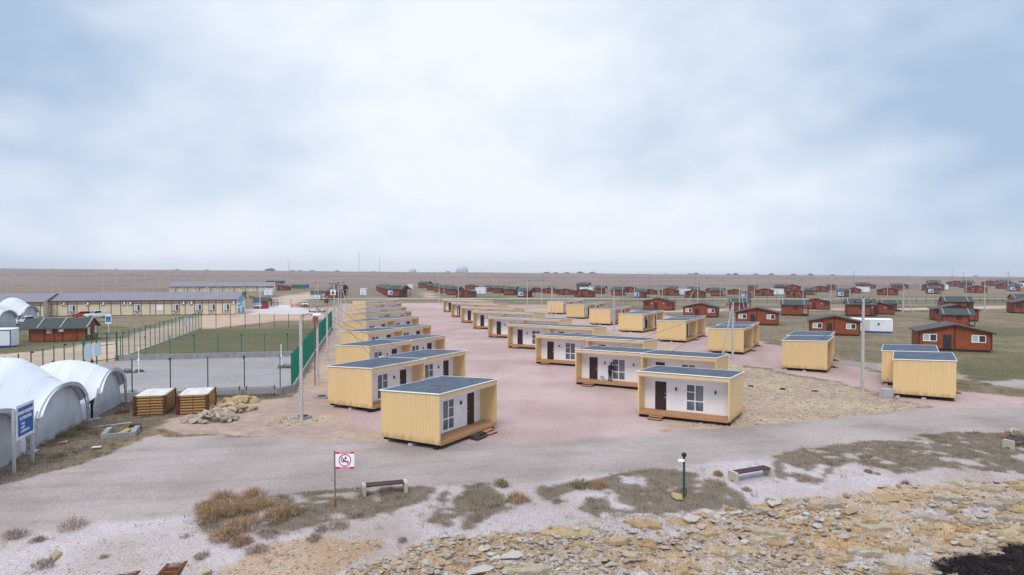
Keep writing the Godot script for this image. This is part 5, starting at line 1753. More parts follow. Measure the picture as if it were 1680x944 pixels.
func make_left_side() -> void:
	var posts := []
	for u in [1565, 1495, 1390, 1305, 1215, 1130, 1030, 910, 835, 740, 640, 535, 465, 355, 255, 100]:
		posts.append((1579.0 - u) / 8.4 / 6.7)
	for u in [1650, 1505, 1370, 1230, 1120, 990, 920, 805, 765]:
		posts.append((3259.0 - u) / 8.4 / 6.75)
	var windows := []
	for u in [1445, 1260, 1080, 790, 305]:
		windows.append((1579.0 - u) / 8.4 / 6.7)
	for u in [1175, 862]:
		windows.append((3259.0 - u) / 8.4 / 6.75)
	var t := make_long(42.0, 3.75, 5.3, 10.0, "long cream half-timbered building with mauve roof and painted gable", Vector3(at2(-67.91, -168.26).x, 0, at2(-67.91, -168.26).y), 11.0, posts, windows, [(1579.0 - 590) / 56.3], [(1579.0 - 1525) / 56.3, (1579.0 - 980) / 56.3, (1579.0 - 880) / 56.3, (1579.0 - 210) / 56.3, (1579.0 - 135) / 56.3, (3259.0 - 1545) / 56.7, (3259.0 - 1355) / 56.7, (3259.0 - 1065) / 56.7], -1.0)
	# the painted gable end: pale towers, a spire and teal fields, as flat boards
	var b := MB.new()
	for r in [[0.3, 0.1, 0.9, 3.4], [-9.9, 0.1, -9.3, 3.4], [-9.3, 1.5, -0.9 - 0.0, 1.75]]:
		b.span(Vector3(0.0, r[1], minf(-absf(r[0]), -absf(r[2]))), Vector3(0.05, r[3], maxf(-absf(r[0]), -absf(r[2]))))
	part("gable_trim", b, M.sign_white, t)
	b = MB.new()
	b.xf = Transform3D(Basis(Vector3.UP, PI / 2), Vector3(0, 0, -5.0))
	b.prism(PackedVector2Array([Vector2(-4.0, 0.2), Vector2(4.0, 0.2), Vector2(4.0, 3.2), Vector2(0, 4.9), Vector2(-4.0, 3.2)]), 0.0, 0.04)
	part("gable_painting", b, M.teal, t)
	b = MB.new()
	for r in [[-1.2, 0.2, 1.2, 2.0], [-3.6, 2.0, -1.4, 2.9], [0.8, 2.3, 3.2, 2.8]]:
		b.span(Vector3(0.04, r[1], -5.0 + r[0]), Vector3(0.055, r[3], -5.0 + r[2]))
	part("gable_field", b, M.pale_teal, t)
	# the forward wing at the far end of the long building
	posts = [0.6, 2.1, 3.6, 5.2, 6.8, 8.4, 10.0, 11.6, 13.2, 15.0, 17.0, 19.0, 21.0, 23.0, 25.0]
	make_long(30.0, 3.6, 5.25, 12.6, "forward wing of the long cream building behind the far tents", Vector3(-108.4, 0, -157.6), 11.0, posts, [], [], [], 2.6)
	# the second one, further up
	posts = []
	windows = []
	var units := []
	for i in 18:
		posts.append(1.4 + i * 2.9)
		if i % 2 == 0:
			windows.append(2.8 + i * 2.9)
		else:
			units.append(2.0 + i * 2.9)
	make_long(52.0, 3.1, 5.0, 10.0, "second long cream building with mauve roof, further up the slope", Vector3(at2(-127.95, -366.17).x, 0, at2(-127.95, -366.17).y), 11.0, posts, windows, [], units, -1.0)
	# brown ticket-like cabin by the path
	t = thing("timber_lodge", "long brown timber lodge with green roof beside the sandy path", "cabin", Vector3(at2(-63.95, -102.37).x, 0, at2(-63.95, -102.37).y), 14.0)
	b = MB.new()   # origin at its right front corner
	b.xf = Transform3D(Basis(Vector3.UP, PI / 2), Vector3(0, 0, -2.4))
	b.prism(PackedVector2Array([Vector2(-2.4, 0.1), Vector2(2.4, 0.1), Vector2(2.4, 2.15), Vector2(0, 3.25), Vector2(-2.4, 2.15)]), -7.6, 0.0)
	part("wall", b, M.brown, t)
	b = MB.new()
	b.xf = Transform3D(Basis(Vector3.UP, PI / 2), Vector3(0, 0, -2.4))
	b.prism(roof_outline(4.8, 2.15, 3.28, 0.5, 0.1), -8.9, 0.35)
	var roof := part("roof", b, M.green_roof, t)
	for x in [-6.4, -3.4, 0.15]:
		b = MB.new()
		b.xf = Transform3D(Basis(Vector3.RIGHT, atan2(1.13, 2.4)), Vector3(x, 2.72, -1.05))
		b.box(Vector3(0, 0.11, 0), Vector3(0.12, 0.04, 3.1))
		part("roof_batten", b, M.pale_batten, roof)
	for x in [-7.5, -5.6, -4.3, -3.2, -1.3, -0.08]:
		b = MB.new()
		b.span(Vector3(x - 0.06, 0.1, 0), Vector3(x + 0.06, 2.1, 0.05))
		part("corner_board", b, M.brown_dark, t)
	for z in [-0.08, -2.4, -4.72]:
		b = MB.new()
		b.span(Vector3(0, 0.1, z - 0.06), Vector3(0.05, 2.1 if z != -2.4 else 3.1, z + 0.06))
		part("corner_board", b, M.brown_dark, t)
	framed_window(t, -4.95, 1.6, 0.02, 0.6, 0.6)
	framed_window(t, 0.02, 1.45, -0.85, 0.95, 1.05, 90.0)
	framed_window(t, 0.02, 1.5, -3.95, 0.95, 1.05, 90.0)
	b = MB.new()
	b.span(Vector3(0.0, 0.15, -2.1), Vector3(0.04, 2.0, -1.4))
	part("door", b, M.brown_dark, t)
	b = MB.new()
	b.box(Vector3(-3.3, 1.75, 0.15), Vector3(0.6, 0.45, 0.28))
	part("air_conditioner", b, M.white, t)
	# blue cargo trailer with scooter
	t = thing("cargo_tricycle", "blue canvas-topped cargo tricycle parked before the long building", "vehicle", Vector3(at2(-85.41, -167.04).x, 0, at2(-85.41, -167.04).y), 8.0)
	b = MB.new()
	b.box(Vector3(0.4, 1.05, 0), Vector3(2.1, 1.25, 1.4))
	b.box(Vector3(0.4, 1.72, 0), Vector3(2.2, 0.1, 1.5), Vector2(0.95, 0.8))
	part("cargo_box", b, M.tarp_blue, t)
	b = MB.new()
	b.box(Vector3(-1.0, 0.8, 0), Vector3(0.7, 0.5, 0.5), Vector2(0.6, 0.8))
	b.tube(Vector3(-1.5, 0.4, 0), Vector3(-1.25, 1.25, 0), 0.05, 0.04)
	b.tube(Vector3(-1.25, 1.25, -0.35), Vector3(-1.25, 1.25, 0.35), 0.03, 0.03)
	part("scooter_body", b, M.black, t)
	b = MB.new()
	b.box(Vector3(-0.8, 1.6, 0), Vector3(1.3, 0.05, 1.2))
	part("canopy", b, M.sky_blue, t)
	for q in [[-1.55, 0.0], [0.8, 0.66], [0.8, -0.66]]:
		wheel(t, Vector3(q[0], 0.28, q[1]), 0.28, 0.12)
	# vehicles
	car("red hatchback parked before the long pale building", "parked_car", M.car_red, Vector3(at2(-97.49, -154.69).x, 0, at2(-97.49, -154.69).y), 205.0, "hatch")
	car("white pickup parked beside the red hatchback", "pickup_truck", M.car_white, Vector3(at2(-94.17, -154.69).x, 0, at2(-94.17, -154.69).y), -128.0, "pickup")
	car("white pickup standing close to the small far tents", "pickup_truck", M.car_white, Vector3(at2(-95.55, -134.76).x, 0, at2(-95.55, -134.76).y), -125.0, "pickup")
	car("silver hatchback parked by the entrance gate and cone", "parked_car", M.car_silver, Vector3(at2(-63.11, -207.73).x, 0, at2(-63.11, -207.73).y), -70.0, "hatch")
	# sign on a pole between lodge and path
	t = thing("path_sign", "blue and white sign on a thin pole behind the brown lodge", "sign", Vector3(at2(-67.86, -114.62).x, 0, at2(-67.86, -114.62).y))
	b = MB.new()
	b.tube(Vector3.ZERO, Vector3(0, 3.2, 0), 0.04, 0.04)
	part("post", b, M.white, t)
	b = MB.new()
	b.span(Vector3(-0.5, 1.7, 0.04), Vector3(0.5, 3.25, 0.08))
	part("board", b, M.sign_white, t)
	b = MB.new()
	b.span(Vector3(-0.42, 1.95, 0.08), Vector3(0.42, 2.95, 0.086))
	part("field", b, M.mid_blue, t)
	b = MB.new()
	b.prism(PackedVector2Array([Vector2(-0.3, 2.05), Vector2(0.3, 2.05), Vector2(0.05, 2.5)]), 0.086, 0.09)
	part("picture", b, M.sky_blue, t)
	# entrance kiosk with its banner, and the small kiosk further back
	kiosk("brown entrance kiosk with green roof, banner and red door", Vector3(at2(-71.51, -193.75).x, 0, at2(-71.51, -193.75).y), 1.0, true)
	kiosk("small green-roofed kiosk with white banner beyond the gate", Vector3(at2(-75.4, -262.08).x, 0, at2(-75.4, -262.08).y), 1.05, false)
	b = MB.new()
	b.span(Vector3(-1.4, 0.4, 0), Vector3(1.4, 2.2, 0.05))
	solo("white_panel", b, M.panel_white, "blank white panel between painted gable and entrance kiosk", "panel", Vector3(-81.0, 0, -197.0))
	b = MB.new()
	b.tube(Vector3(0, 0.05, 0), Vector3(0, 0.9, 0), 0.24, 0.07, 10)
	b.box(Vector3(0, 0.03, 0), Vector3(0.6, 0.06, 0.6))
	solo("traffic_cone", b, M.cone, "orange traffic cone at the entrance gate post", "cone", Vector3(at2(-64.93, -201.55).x, 0, at2(-64.93, -201.55).y)).scale = Vector3.ONE * 1.3
	t = thing("entrance_gate", "open metal gate posts under the raised pipe at the entrance", "gate", Vector3(at2(-71.3, -204.05).x, 0, at2(-71.3, -204.05).y))
	for x in [0.0, 1.1, 5.1]:
		b = MB.new()
		b.box(Vector3(x, 1.25, 0), Vector3(0.12, 2.5, 0.12))
		part("post", b, M.dark_pole, t)
	b = MB.new()
	for y in [0.4, 1.2, 2.0]:
		b.tube(Vector3(0, y, 0), Vector3(1.1, y, 0), 0.04, 0.04)
	part("leaf", b, M.dark_pole, t)
	excavator(Vector3(at2(-103.26, -265.1).x, 0, at2(-103.26, -265.1).y))

func at2(x: float, z: float) -> Vector2:
	return Vector2(x, z)

func kiosk(label: String, at: Vector3, s: float, big: bool) -> void:
	var t := thing("kiosk", label, "kiosk", at, 4.0)
	var b := MB.new()
	b.span(Vector3(-1.9, 0.1, -2.4), Vector3(1.6, 2.3, 0))
	part("wall", b, M.brown_far if big else M.panel_white, t)
	b = MB.new()
	b.xf = Transform3D(Basis(Vector3.UP, PI / 2), Vector3(0, 0, -1.2))
	b.prism(roof_outline(2.4, 2.3, 3.1, 0.4, 0.1), -2.1, 2.6)
	part("roof", b, M.green_roof, t)
	if big:
		b = MB.new()
		b.span(Vector3(-1.85, 0.75, 0), Vector3(0.4, 2.0, 0.04))
		part("banner", b, M.sky_blue, t)
		b = MB.new()
		b.span(Vector3(-1.8, 0.8, 0.04), Vector3(0.35, 1.0, 0.05))
		b.span(Vector3(-1.5, 1.6, 0.04), Vector3(0.1, 1.72, 0.05))
		part("banner_writing", b, M.sign_white, t)
		b = MB.new()
		b.span(Vector3(-1.8, 1.05, 0.04), Vector3(0.35, 1.3, 0.05))
		part("banner_field", b, M.teal, t)
		b = MB.new()
		b.span(Vector3(0.55, 0.15, 0), Vector3(1.5, 2.1, 0.04))
		part("door", b, plain(srgb(160, 40, 52), 0.6), t)
	else:
		b = MB.new()
		b.span(Vector3(-1.0, 0.1, 0.02), Vector3(1.5, 1.6, 0.06))
		part("banner", b, M.sign_white, t)
		b = MB.new()
		b.span(Vector3(-0.7, 0.7, 0.06), Vector3(1.2, 0.95, 0.07))
		part("banner_writing", b, M.sky_blue, t)
	t.scale = Vector3.ONE * s

func wheel(t: Node3D, p: Vector3, r: float, w: float) -> void:
	var b := MB.new()
	b.xf = Transform3D(Basis(), p)
	b.prism(circle(0, 0, r, 16), -w / 2, w / 2)
	var o := part("wheel", b, M.tyre, t)
	b = MB.new()
	b.xf = Transform3D(Basis(), p)
	b.prism(circle(0, 0, r * 0.58, 12), -w / 2 - 0.006, w / 2 + 0.006)
	part("rim", b, M.metal, o)

func car(label: String, called: String, paint: Material, at: Vector3, turn: float, kind: String) -> void:   # length along x, the nose at +x
	var t := thing(called, label, "car" if kind == "hatch" else "pickup", at, turn)
	var pick := kind == "pickup"
	var lx := 2.6 if pick else 1.95
	var low := PackedVector2Array([Vector2(-lx, 0.42), Vector2(-lx + 0.1, 0.3), Vector2(lx - 0.1, 0.3), Vector2(lx, 0.45), Vector2(lx - 0.06, 0.82), Vector2(lx - 0.3, 0.95), Vector2(0.95 if not pick else 1.3, 1.04), Vector2(-lx + 0.05, 1.06 if not pick else 1.02)])
	var b := MB.new()
	for q in [[0.0, 0.79], [0.79, 0.86]]:   # the flanks are drawn in a little
		pass
	b.prism(low, -0.8, 0.8)
	var k := MB.new()
	k.prism(PackedVector2Array([Vector2(-lx + 0.05, 0.42), Vector2(lx - 0.14, 0.42), Vector2(lx - 0.2, 0.78), Vector2(-lx + 0.06, 0.92)]), -0.87, 0.87)
	var body := part("body", b, paint, t)
	part("flank", k, paint, body)
	var roof: PackedVector2Array
	if pick:
		roof = PackedVector2Array([Vector2(-0.75, 1.02), Vector2(1.28, 1.02), Vector2(0.55, 1.72), Vector2(-0.62, 1.74)])
	else:
		roof = PackedVector2Array([Vector2(-1.88, 1.05), Vector2(1.0, 1.03), Vector2(0.3, 1.5), Vector2(-1.4, 1.52)])
	b = MB.new()
	b.prism(roof, -0.68, 0.68)
	part("cabin", b, paint, t)
	b = MB.new()   # glass a little proud of the cabin on all sides
	for sx in [-1.0, 1.0]:
		var z: float = sx * 0.684
		var r0: Vector2 = roof[0].lerp(roof[3], 0.15) + Vector2(0.1, 0)
		var r1: Vector2 = roof[1].lerp(roof[2], 0.15) + Vector2(-0.1, 0)
		var r2: Vector2 = roof[1].lerp(roof[2], 0.85) + Vector2(-0.06, 0)
		var r3: Vector2 = roof[0].lerp(roof[3], 0.85) + Vector2(0.06, 0)
		b.quad(Vector3(r0.x, r0.y, z), Vector3(r1.x, r1.y, z), Vector3(r2.x, r2.y, z), Vector3(r3.x, r3.y, z))
	part("side_window", b, M.car_glass, t)
	b = MB.new()
	var w0 := roof[1].lerp(roof[2], 0.1)
	var w1 := roof[1].lerp(roof[2], 0.9)
	b.quad(Vector3(w0.x + 0.008, w0.y, 0.62), Vector3(w0.x + 0.008, w0.y, -0.62), Vector3(w1.x + 0.008, w1.y, -0.6), Vector3(w1.x + 0.008, w1.y, 0.6))
	part("windscreen", b, M.car_glass, t)
	b = MB.new()
	w0 = roof[0].lerp(roof[3], 0.2)
	w1 = roof[0].lerp(roof[3], 0.85)
	b.quad(Vector3(w0.x - 0.008, w0.y, -0.6), Vector3(w0.x - 0.008, w0.y, 0.6), Vector3(w1.x - 0.008, w1.y, 0.58), Vector3(w1.x - 0.008, w1.y, -0.58))
	part("rear_window", b, M.car_glass, t)
	if pick:
		b = MB.new()
		b.span(Vector3(-lx + 0.12, 1.03, -0.66), Vector3(-0.9, 1.06, 0.66))
		part("load_bed", b, M.dark, t)
	b = MB.new()
	b.span(Vector3(lx - 0.03, 0.5, -0.45), Vector3(lx + 0.01, 0.72, 0.45))
	part("grille", b, M.black, t)
	b = MB.new()
	b.span(Vector3(lx - 0.05, 0.3, -0.7), Vector3(lx + 0.04, 0.44, 0.7))
	b.span(Vector3(-lx - 0.05, 0.34, -0.78), Vector3(-lx + 0.03, 0.52, 0.78))
	part("bumper", b, M.dark, t)
	for z in [-0.66, 0.66]:
		b = MB.new()
		b.box(Vector3(lx - 0.05, 0.68, z), Vector3(0.1, 0.16, 0.26))
		part("headlight", b, M.lamp_glass, t)
		b = MB.new()
		b.box(Vector3(-lx + 0.03, 0.82, z), Vector3(0.09, 0.3, 0.16))
		part("tail_light", b, M.tail_red, t)
	for x in [-lx * 0.62, lx * 0.64]:
		for z in [-0.78, 0.78]:
			wheel(t, Vector3(x, 0.34 if pick else 0.3, z), 0.36 if pick else 0.3, 0.22)

func excavator(at: Vector3) -> void:
	var t := thing("backhoe_loader", "dark backhoe loader with canopy parked behind the painted gable", "digger", at, 20.0)
	var b := MB.new()
	b.prism(PackedVector2Array([Vector2(-1.6, 0.7), Vector2(2.0, 0.7), Vector2(2.0, 1.5), Vector2(0.6, 1.7), Vector2(0.4, 1.8), Vector2(-1.6, 1.8)]), -0.6, 0.6)
	part("body", b, plain(srgb(176, 140, 60), 0.6), t)
	b = MB.new()
	b.prism(PackedVector2Array([Vector2(-1.2, 1.8), Vector2(0.4, 1.8), Vector2(0.2, 2.9), Vector2(-1.1, 2.9)]), -0.65, 0.65)
	part("cab", b, M.car_glass, t)
	b = MB.new()
	b.box(Vector3(-0.45, 2.95, 0), Vector3(1.7, 0.12, 1.5))
	part("cab_roof", b, M.dark, t)
	b = MB.new()
	b.tube(Vector3(-1.6, 1.2, 0), Vector3(-3.0, 3.0, 0), 0.16, 0.13, 4)
	b.tube(Vector3(-3.0, 3.0, 0), Vector3(-3.7, 1.2, 0), 0.13, 0.1, 4)
	b.box(Vector3(-3.6, 0.8, 0), Vector3(0.6, 0.7, 0.6), Vector2(0.6, 1))
	part("digging_arm", b, M.dark, t)
	b = MB.new()
	b.prism(PackedVector2Array([Vector2(2.4, 0.2), Vector2(3.2, 0.2), Vector2(2.9, 0.5), Vector2(2.7, 1.0), Vector2(2.4, 1.0)]), -1.0, 1.0)
	b.tube(Vector3(1.2, 1.3, 0.5), Vector3(2.6, 0.7, 0.5), 0.1, 0.1, 4)
	b.tube(Vector3(1.2, 1.3, -0.5), Vector3(2.6, 0.7, -0.5), 0.1, 0.1, 4)
	part("front_bucket", b, M.dark, t)
	for z in [-0.75, 0.75]:
		wheel(t, Vector3(-0.9, 0.7, z), 0.7, 0.4)
		wheel(t, Vector3(1.5, 0.5, z), 0.5, 0.32)

# ------------------------------------------------------------------ containers, pipe, far fence, far things
func make_containers() -> void:
	for r in CONTAINERS:
		var k: String = r[0]
		var w: float = r[3]
		var h: float = r[4]
		var d := 2.4
		var t := thing("container" if k != "k" else "shed", r[5], "container" if k != "k" else "shed", Vector3(r[1], 0, r[2]), 14.0 if k == "B" else (-22.0 if r[1] > -20.0 else 0.0))
		var skin: Material = M.container_white
		if k == "g":
			skin = M.tarp_green
		elif k == "k":
			skin = M.dark
		var b := MB.new()
		b.span(Vector3(-w / 2, 0.2, -d), Vector3(w / 2, h, 0))
		part("wall", b, skin, t)
		b = MB.new()
		b.box(Vector3(0, h + 0.04, -d / 2), Vector3(w + 0.1, 0.08, d + 0.1), Vector2(0.96, 0.9))
		part("roof", b, M.white if k != "k" and k != "g" else skin, t)
		if k == "g":
			b = MB.new()
			b.span(Vector3(w / 2, 0.5, -d), Vector3(w / 2 + 1.6, h + 0.3, 0))
			part("truck_cab", b, M.edge_blue, t)
			for x in [-w / 3, w / 3]:
				wheel(t, Vector3(x, 0.45, 0.02), 0.45, 0.3)
			continue
		b = MB.new()
		b.span(Vector3(-w / 2 - 0.01, 0.1, 0), Vector3(w / 2 + 0.01, 0.3, 0.04))
		part("base_rail", b, M.edge_blue if k != "k" else M.plinth, t)
		b = MB.new()
		b.span(Vector3(-w / 2 - 0.01, h - 0.16, 0), Vector3(w / 2 + 0.01, h, 0.04))
		part("top_rail", b, M.edge_blue if k != "W" and k != "k" else M.white, t)
		for e in [-1.0, 1.0]:
			b = MB.new()
			b.span(Vector3(e * w / 2 - e * 0.14, 0.3, 0), Vector3(e * (w / 2 + 0.01), h - 0.16, 0.04))
			part("corner_post", b, M.edge_blue if k == "B" or e < 0.0 else M.white, t)
		b = MB.new()
		b.span(Vector3(-0.4, 0.32, 0), Vector3(0.4, 2.1, 0.03))
		part("door", b, M.panel_white, t)
		if k == "W":
			b = MB.new()
			b.span(Vector3(w * 0.2, 1.3, 0), Vector3(w * 0.2 + 0.35, 1.7, 0.04))
			part("emblem", b, M.mid_blue, t)

func make_far_things() -> void:
	# the raised white pipe that crosses the whole field, on props
	var line := [Vector2(-92.0, -258.0), Vector2(-62.0, -256.0), Vector2(70.0, -253.0), Vector2(135.0, -252.0), Vector2(215.0, -262.0)]
	var t := thing("gas_pipe", "long white pipe on low props running across the whole field", "pipe", Vector3(line[0].x, 0, line[0].y))
	for i in line.size() - 1:
		var a: Vector2 = line[i] - line[0]
		var c: Vector2 = line[i + 1] - line[0]
		var b := MB.new()
		var y0 := 0.45
		b.tube(Vector3(a.x, y0, a.y), Vector3(c.x, y0, c.y), 0.17, 0.17, 8)
		part("pipe_run", b, M.pipe, t, true)
		var k := int(a.distance_to(c) / 9.0)
		for j in k:
			var p := a.lerp(c, (j + 0.5) / k)
			b = MB.new()
			b.span(Vector3(p.x - 0.12, -0.2, p.y - 0.12), Vector3(p.x + 0.12, y0 - 0.15, p.y + 0.12))
			part("prop", b, M.concrete, t)
	fence("long dark mesh fence between the pipe and the brown cabins", [Vector2(38.0, -236.0), Vector2(90.0, -232.0), Vector2(150.0, -226.0), Vector2(205.0, -236.0)], 3.0, 0.0, 2.2, M.dark_pole, M.grey_mesh, 0.05)
	fence("far mesh fence behind the long building on the slope", [Vector2(-178.0, -330.0), Vector2(-140.0, -352.0)], 3.0, 0.0, 2.4, M.dark_pole, M.grey_mesh, 0.08)
	fence("dark mesh fence along the back ranks of brown cabins", [Vector2(150.0, -400.0), Vector2(330.0, -470.0)], 4.0, 0.0, 2.2, M.dark_pole, M.grey_mesh, 0.1)
	# dark hedge across the slope
	var b := MB.new()
	rng.seed = 91
	for i in 620:
		var x := -900.0 + 2900.0 * i / 620.0 + rng.randf_range(-2, 2)
		var z := -905.0 + 0.03 * x + rng.randf_range(-6, 6)
		if n_streak.get_noise_2d(x, 5.0) < -0.35:
			continue
		var y := height_at(x, z)
		b.box(Vector3(x, y + 0.7, z), Vector3(rng.randf_range(4, 8), rng.randf_range(0.8, 1.7), 3.0), Vector2(0.6, 0.4))
	var hedge := structure("hedge_line", b, plain(srgb(128, 114, 114), 0.95))
	hedge.set_meta("kind", "stuff")
	# clumps of bushes on the skyline
	var clumps := [[443, 5.0, 0], [480, 2.4, 1], [492, 2.0, 1], [512, 2.6, 0], [553, 2.4, 1], [613, 2.2, 0], [735, 2.4, 1], [897, 3.0, 0], [912, 2.6, 1], [930, 2.6, 0], [952, 3.4, 1], [972, 3.0, 0], [1091, 1.8, 1], [1132, 2.6, 0], [1142, 3.4, 1], [1195, 2.4, 0], [1207, 3.0, 1], [1240, 2.6, 0], [1266, 3.4, 1], [1302, 3.2, 0], [1330, 3.0, 1], [1366, 2.4, 0], [1601, 2.4, 1], [290, 2.0, 0], [339, 2.0, 1]]
	var kinds := []
	for sd in 2:
		b = MB.new()
		rng.seed = 95 + sd
		for i in 150:
			var a := rng.randf() * TAU
			var q := sqrt(rng.randf())
			var p := Vector3(cos(a) * q * 2.2, rng.randf_range(0.1, 1.0) * (1.15 - q * q), sin(a) * q)
			var s := Vector3(rng.randf_range(-0.4, 0.4), rng.randf_range(-0.3, 0.3), rng.randf_range(-0.4, 0.4))
			b.tri(p - s, p + Vector3(0.25, 0.3, 0.1), p + s)
			b.tri(p - s, p + Vector3(-0.2, 0.3, 0.2), p + s)
		kinds.append(b.mesh())
	var leaf := plain(srgb(138, 128, 132), 0.95)
	for i in clumps.size():
		var x: float = (clumps[i][0] - 840.0) / 1120.0 * 1392.0
		solo("skyline_bush", kinds[clumps[i][2]], leaf, "hazy bush clump on the skyline, %s from the left" % count_word(i, clumps), "bush", on_ground(x, -1392.0, -0.4), 0.0, "bush clumps along the skyline").scale = Vector3.ONE * float(clumps[i][1]) * 0.95
	# masts and radar domes beyond the ridge
	for q in [[589, 33.0, "tallest thin mast on the skyline"], [623, 24.0, "second thin mast on the skyline, beside the tallest"], [474, 18.0, "faint short mast on the skyline over the slope bushes"]]:
		var x: float = (q[0] - 840.0) / 1120.0 * 1400.0
		b = MB.new()
		var h: float = q[1] * 1.3
		for e in [[0.8, 0.0], [-0.5, 0.7], [-0.5, -0.7]]:
			b.tube(Vector3(e[0] * 0.9, -2, e[1] * 0.9), Vector3(e[0] * 0.3, h, e[1] * 0.3), 0.22, 0.14, 4)
		for j in int(h / 2.0):
			b.tube(Vector3(0.6, j * 2.0, 0), Vector3(-0.4, j * 2.0 + 1.0, 0.4), 0.12, 0.12, 3)
			b.tube(Vector3(-0.4, j * 2.0 + 1.0, 0.4), Vector3(-0.4, j * 2.0 + 2.0, -0.4), 0.12, 0.12, 3)
		solo("radio_mast", b, M.pole, q[2], "mast", on_ground(x, -1400.0), 0.0, "masts on the skyline")
	for q in [[677, 8.0, "smaller pale radar dome on the skyline"], [758, 13.0, "larger pale radar dome on the skyline"]]:
		var x: float = (q[0] - 840.0) / 1120.0 * 1460.0
		t = thing("radar_dome", q[2], "radar dome", Vector3(x, height_at(x, -1460.0), -1460.0), 0.0, "radar domes on the skyline")
		var r: float = q[1]
		b = MB.new()
		b.grid(20, 9, func(u, w):
			var a: float = lerpf(-0.35, PI / 2, w)
			return Vector3(r * cos(a) * sin(u * TAU), r * sin(a) + r * 0.35, r * cos(a) * cos(u * TAU)))
		part("shell", b, M.dome, t)
		b = MB.new()
		b.tube(Vector3(0, -4, 0), Vector3(0, r * 0.1, 0), r * 0.8, r * 0.8, 16)
		part("base", b, M.concrete, t)

func count_word(i: int, rows: Array) -> String:
	var k := 1
	for q in rows:
		if q[0] < rows[i][0]:
			k += 1
	var tens := ["", "first", "second", "third", "fourth", "fifth", "sixth", "seventh", "eighth", "ninth", "tenth", "eleventh", "twelfth", "thirteenth", "fourteenth", "fifteenth", "sixteenth", "seventeenth", "eighteenth", "nineteenth", "twentieth", "twenty-first", "twenty-second", "twenty-third", "twenty-fourth", "twenty-fifth"]
	return tens[k]

# ------------------------------------------------------------------ the things near the road
func slanted_text(parent: Node3D, called: String, words: String, size: float, at: Vector3, mat: Material, wide := 1.0) -> void:
	var f := SystemFont.new()
	f.font_names = PackedStringArray(["Droid Sans"])
	f.font_weight = 700
	var m := TextMesh.new()
	m.font = f
	m.text = words
	m.font_size = 32
	m.pixel_size = size / 32.0
	m.depth = 0.006
	m.horizontal_alignment = HORIZONTAL_ALIGNMENT_CENTER
	var o := MeshInstance3D.new()
	o.name = called
	o.mesh = m
	o.material_override = mat
	parent.add_child(o, true)
	o.position = at
	o.scale = Vector3(wide, 1, 1)

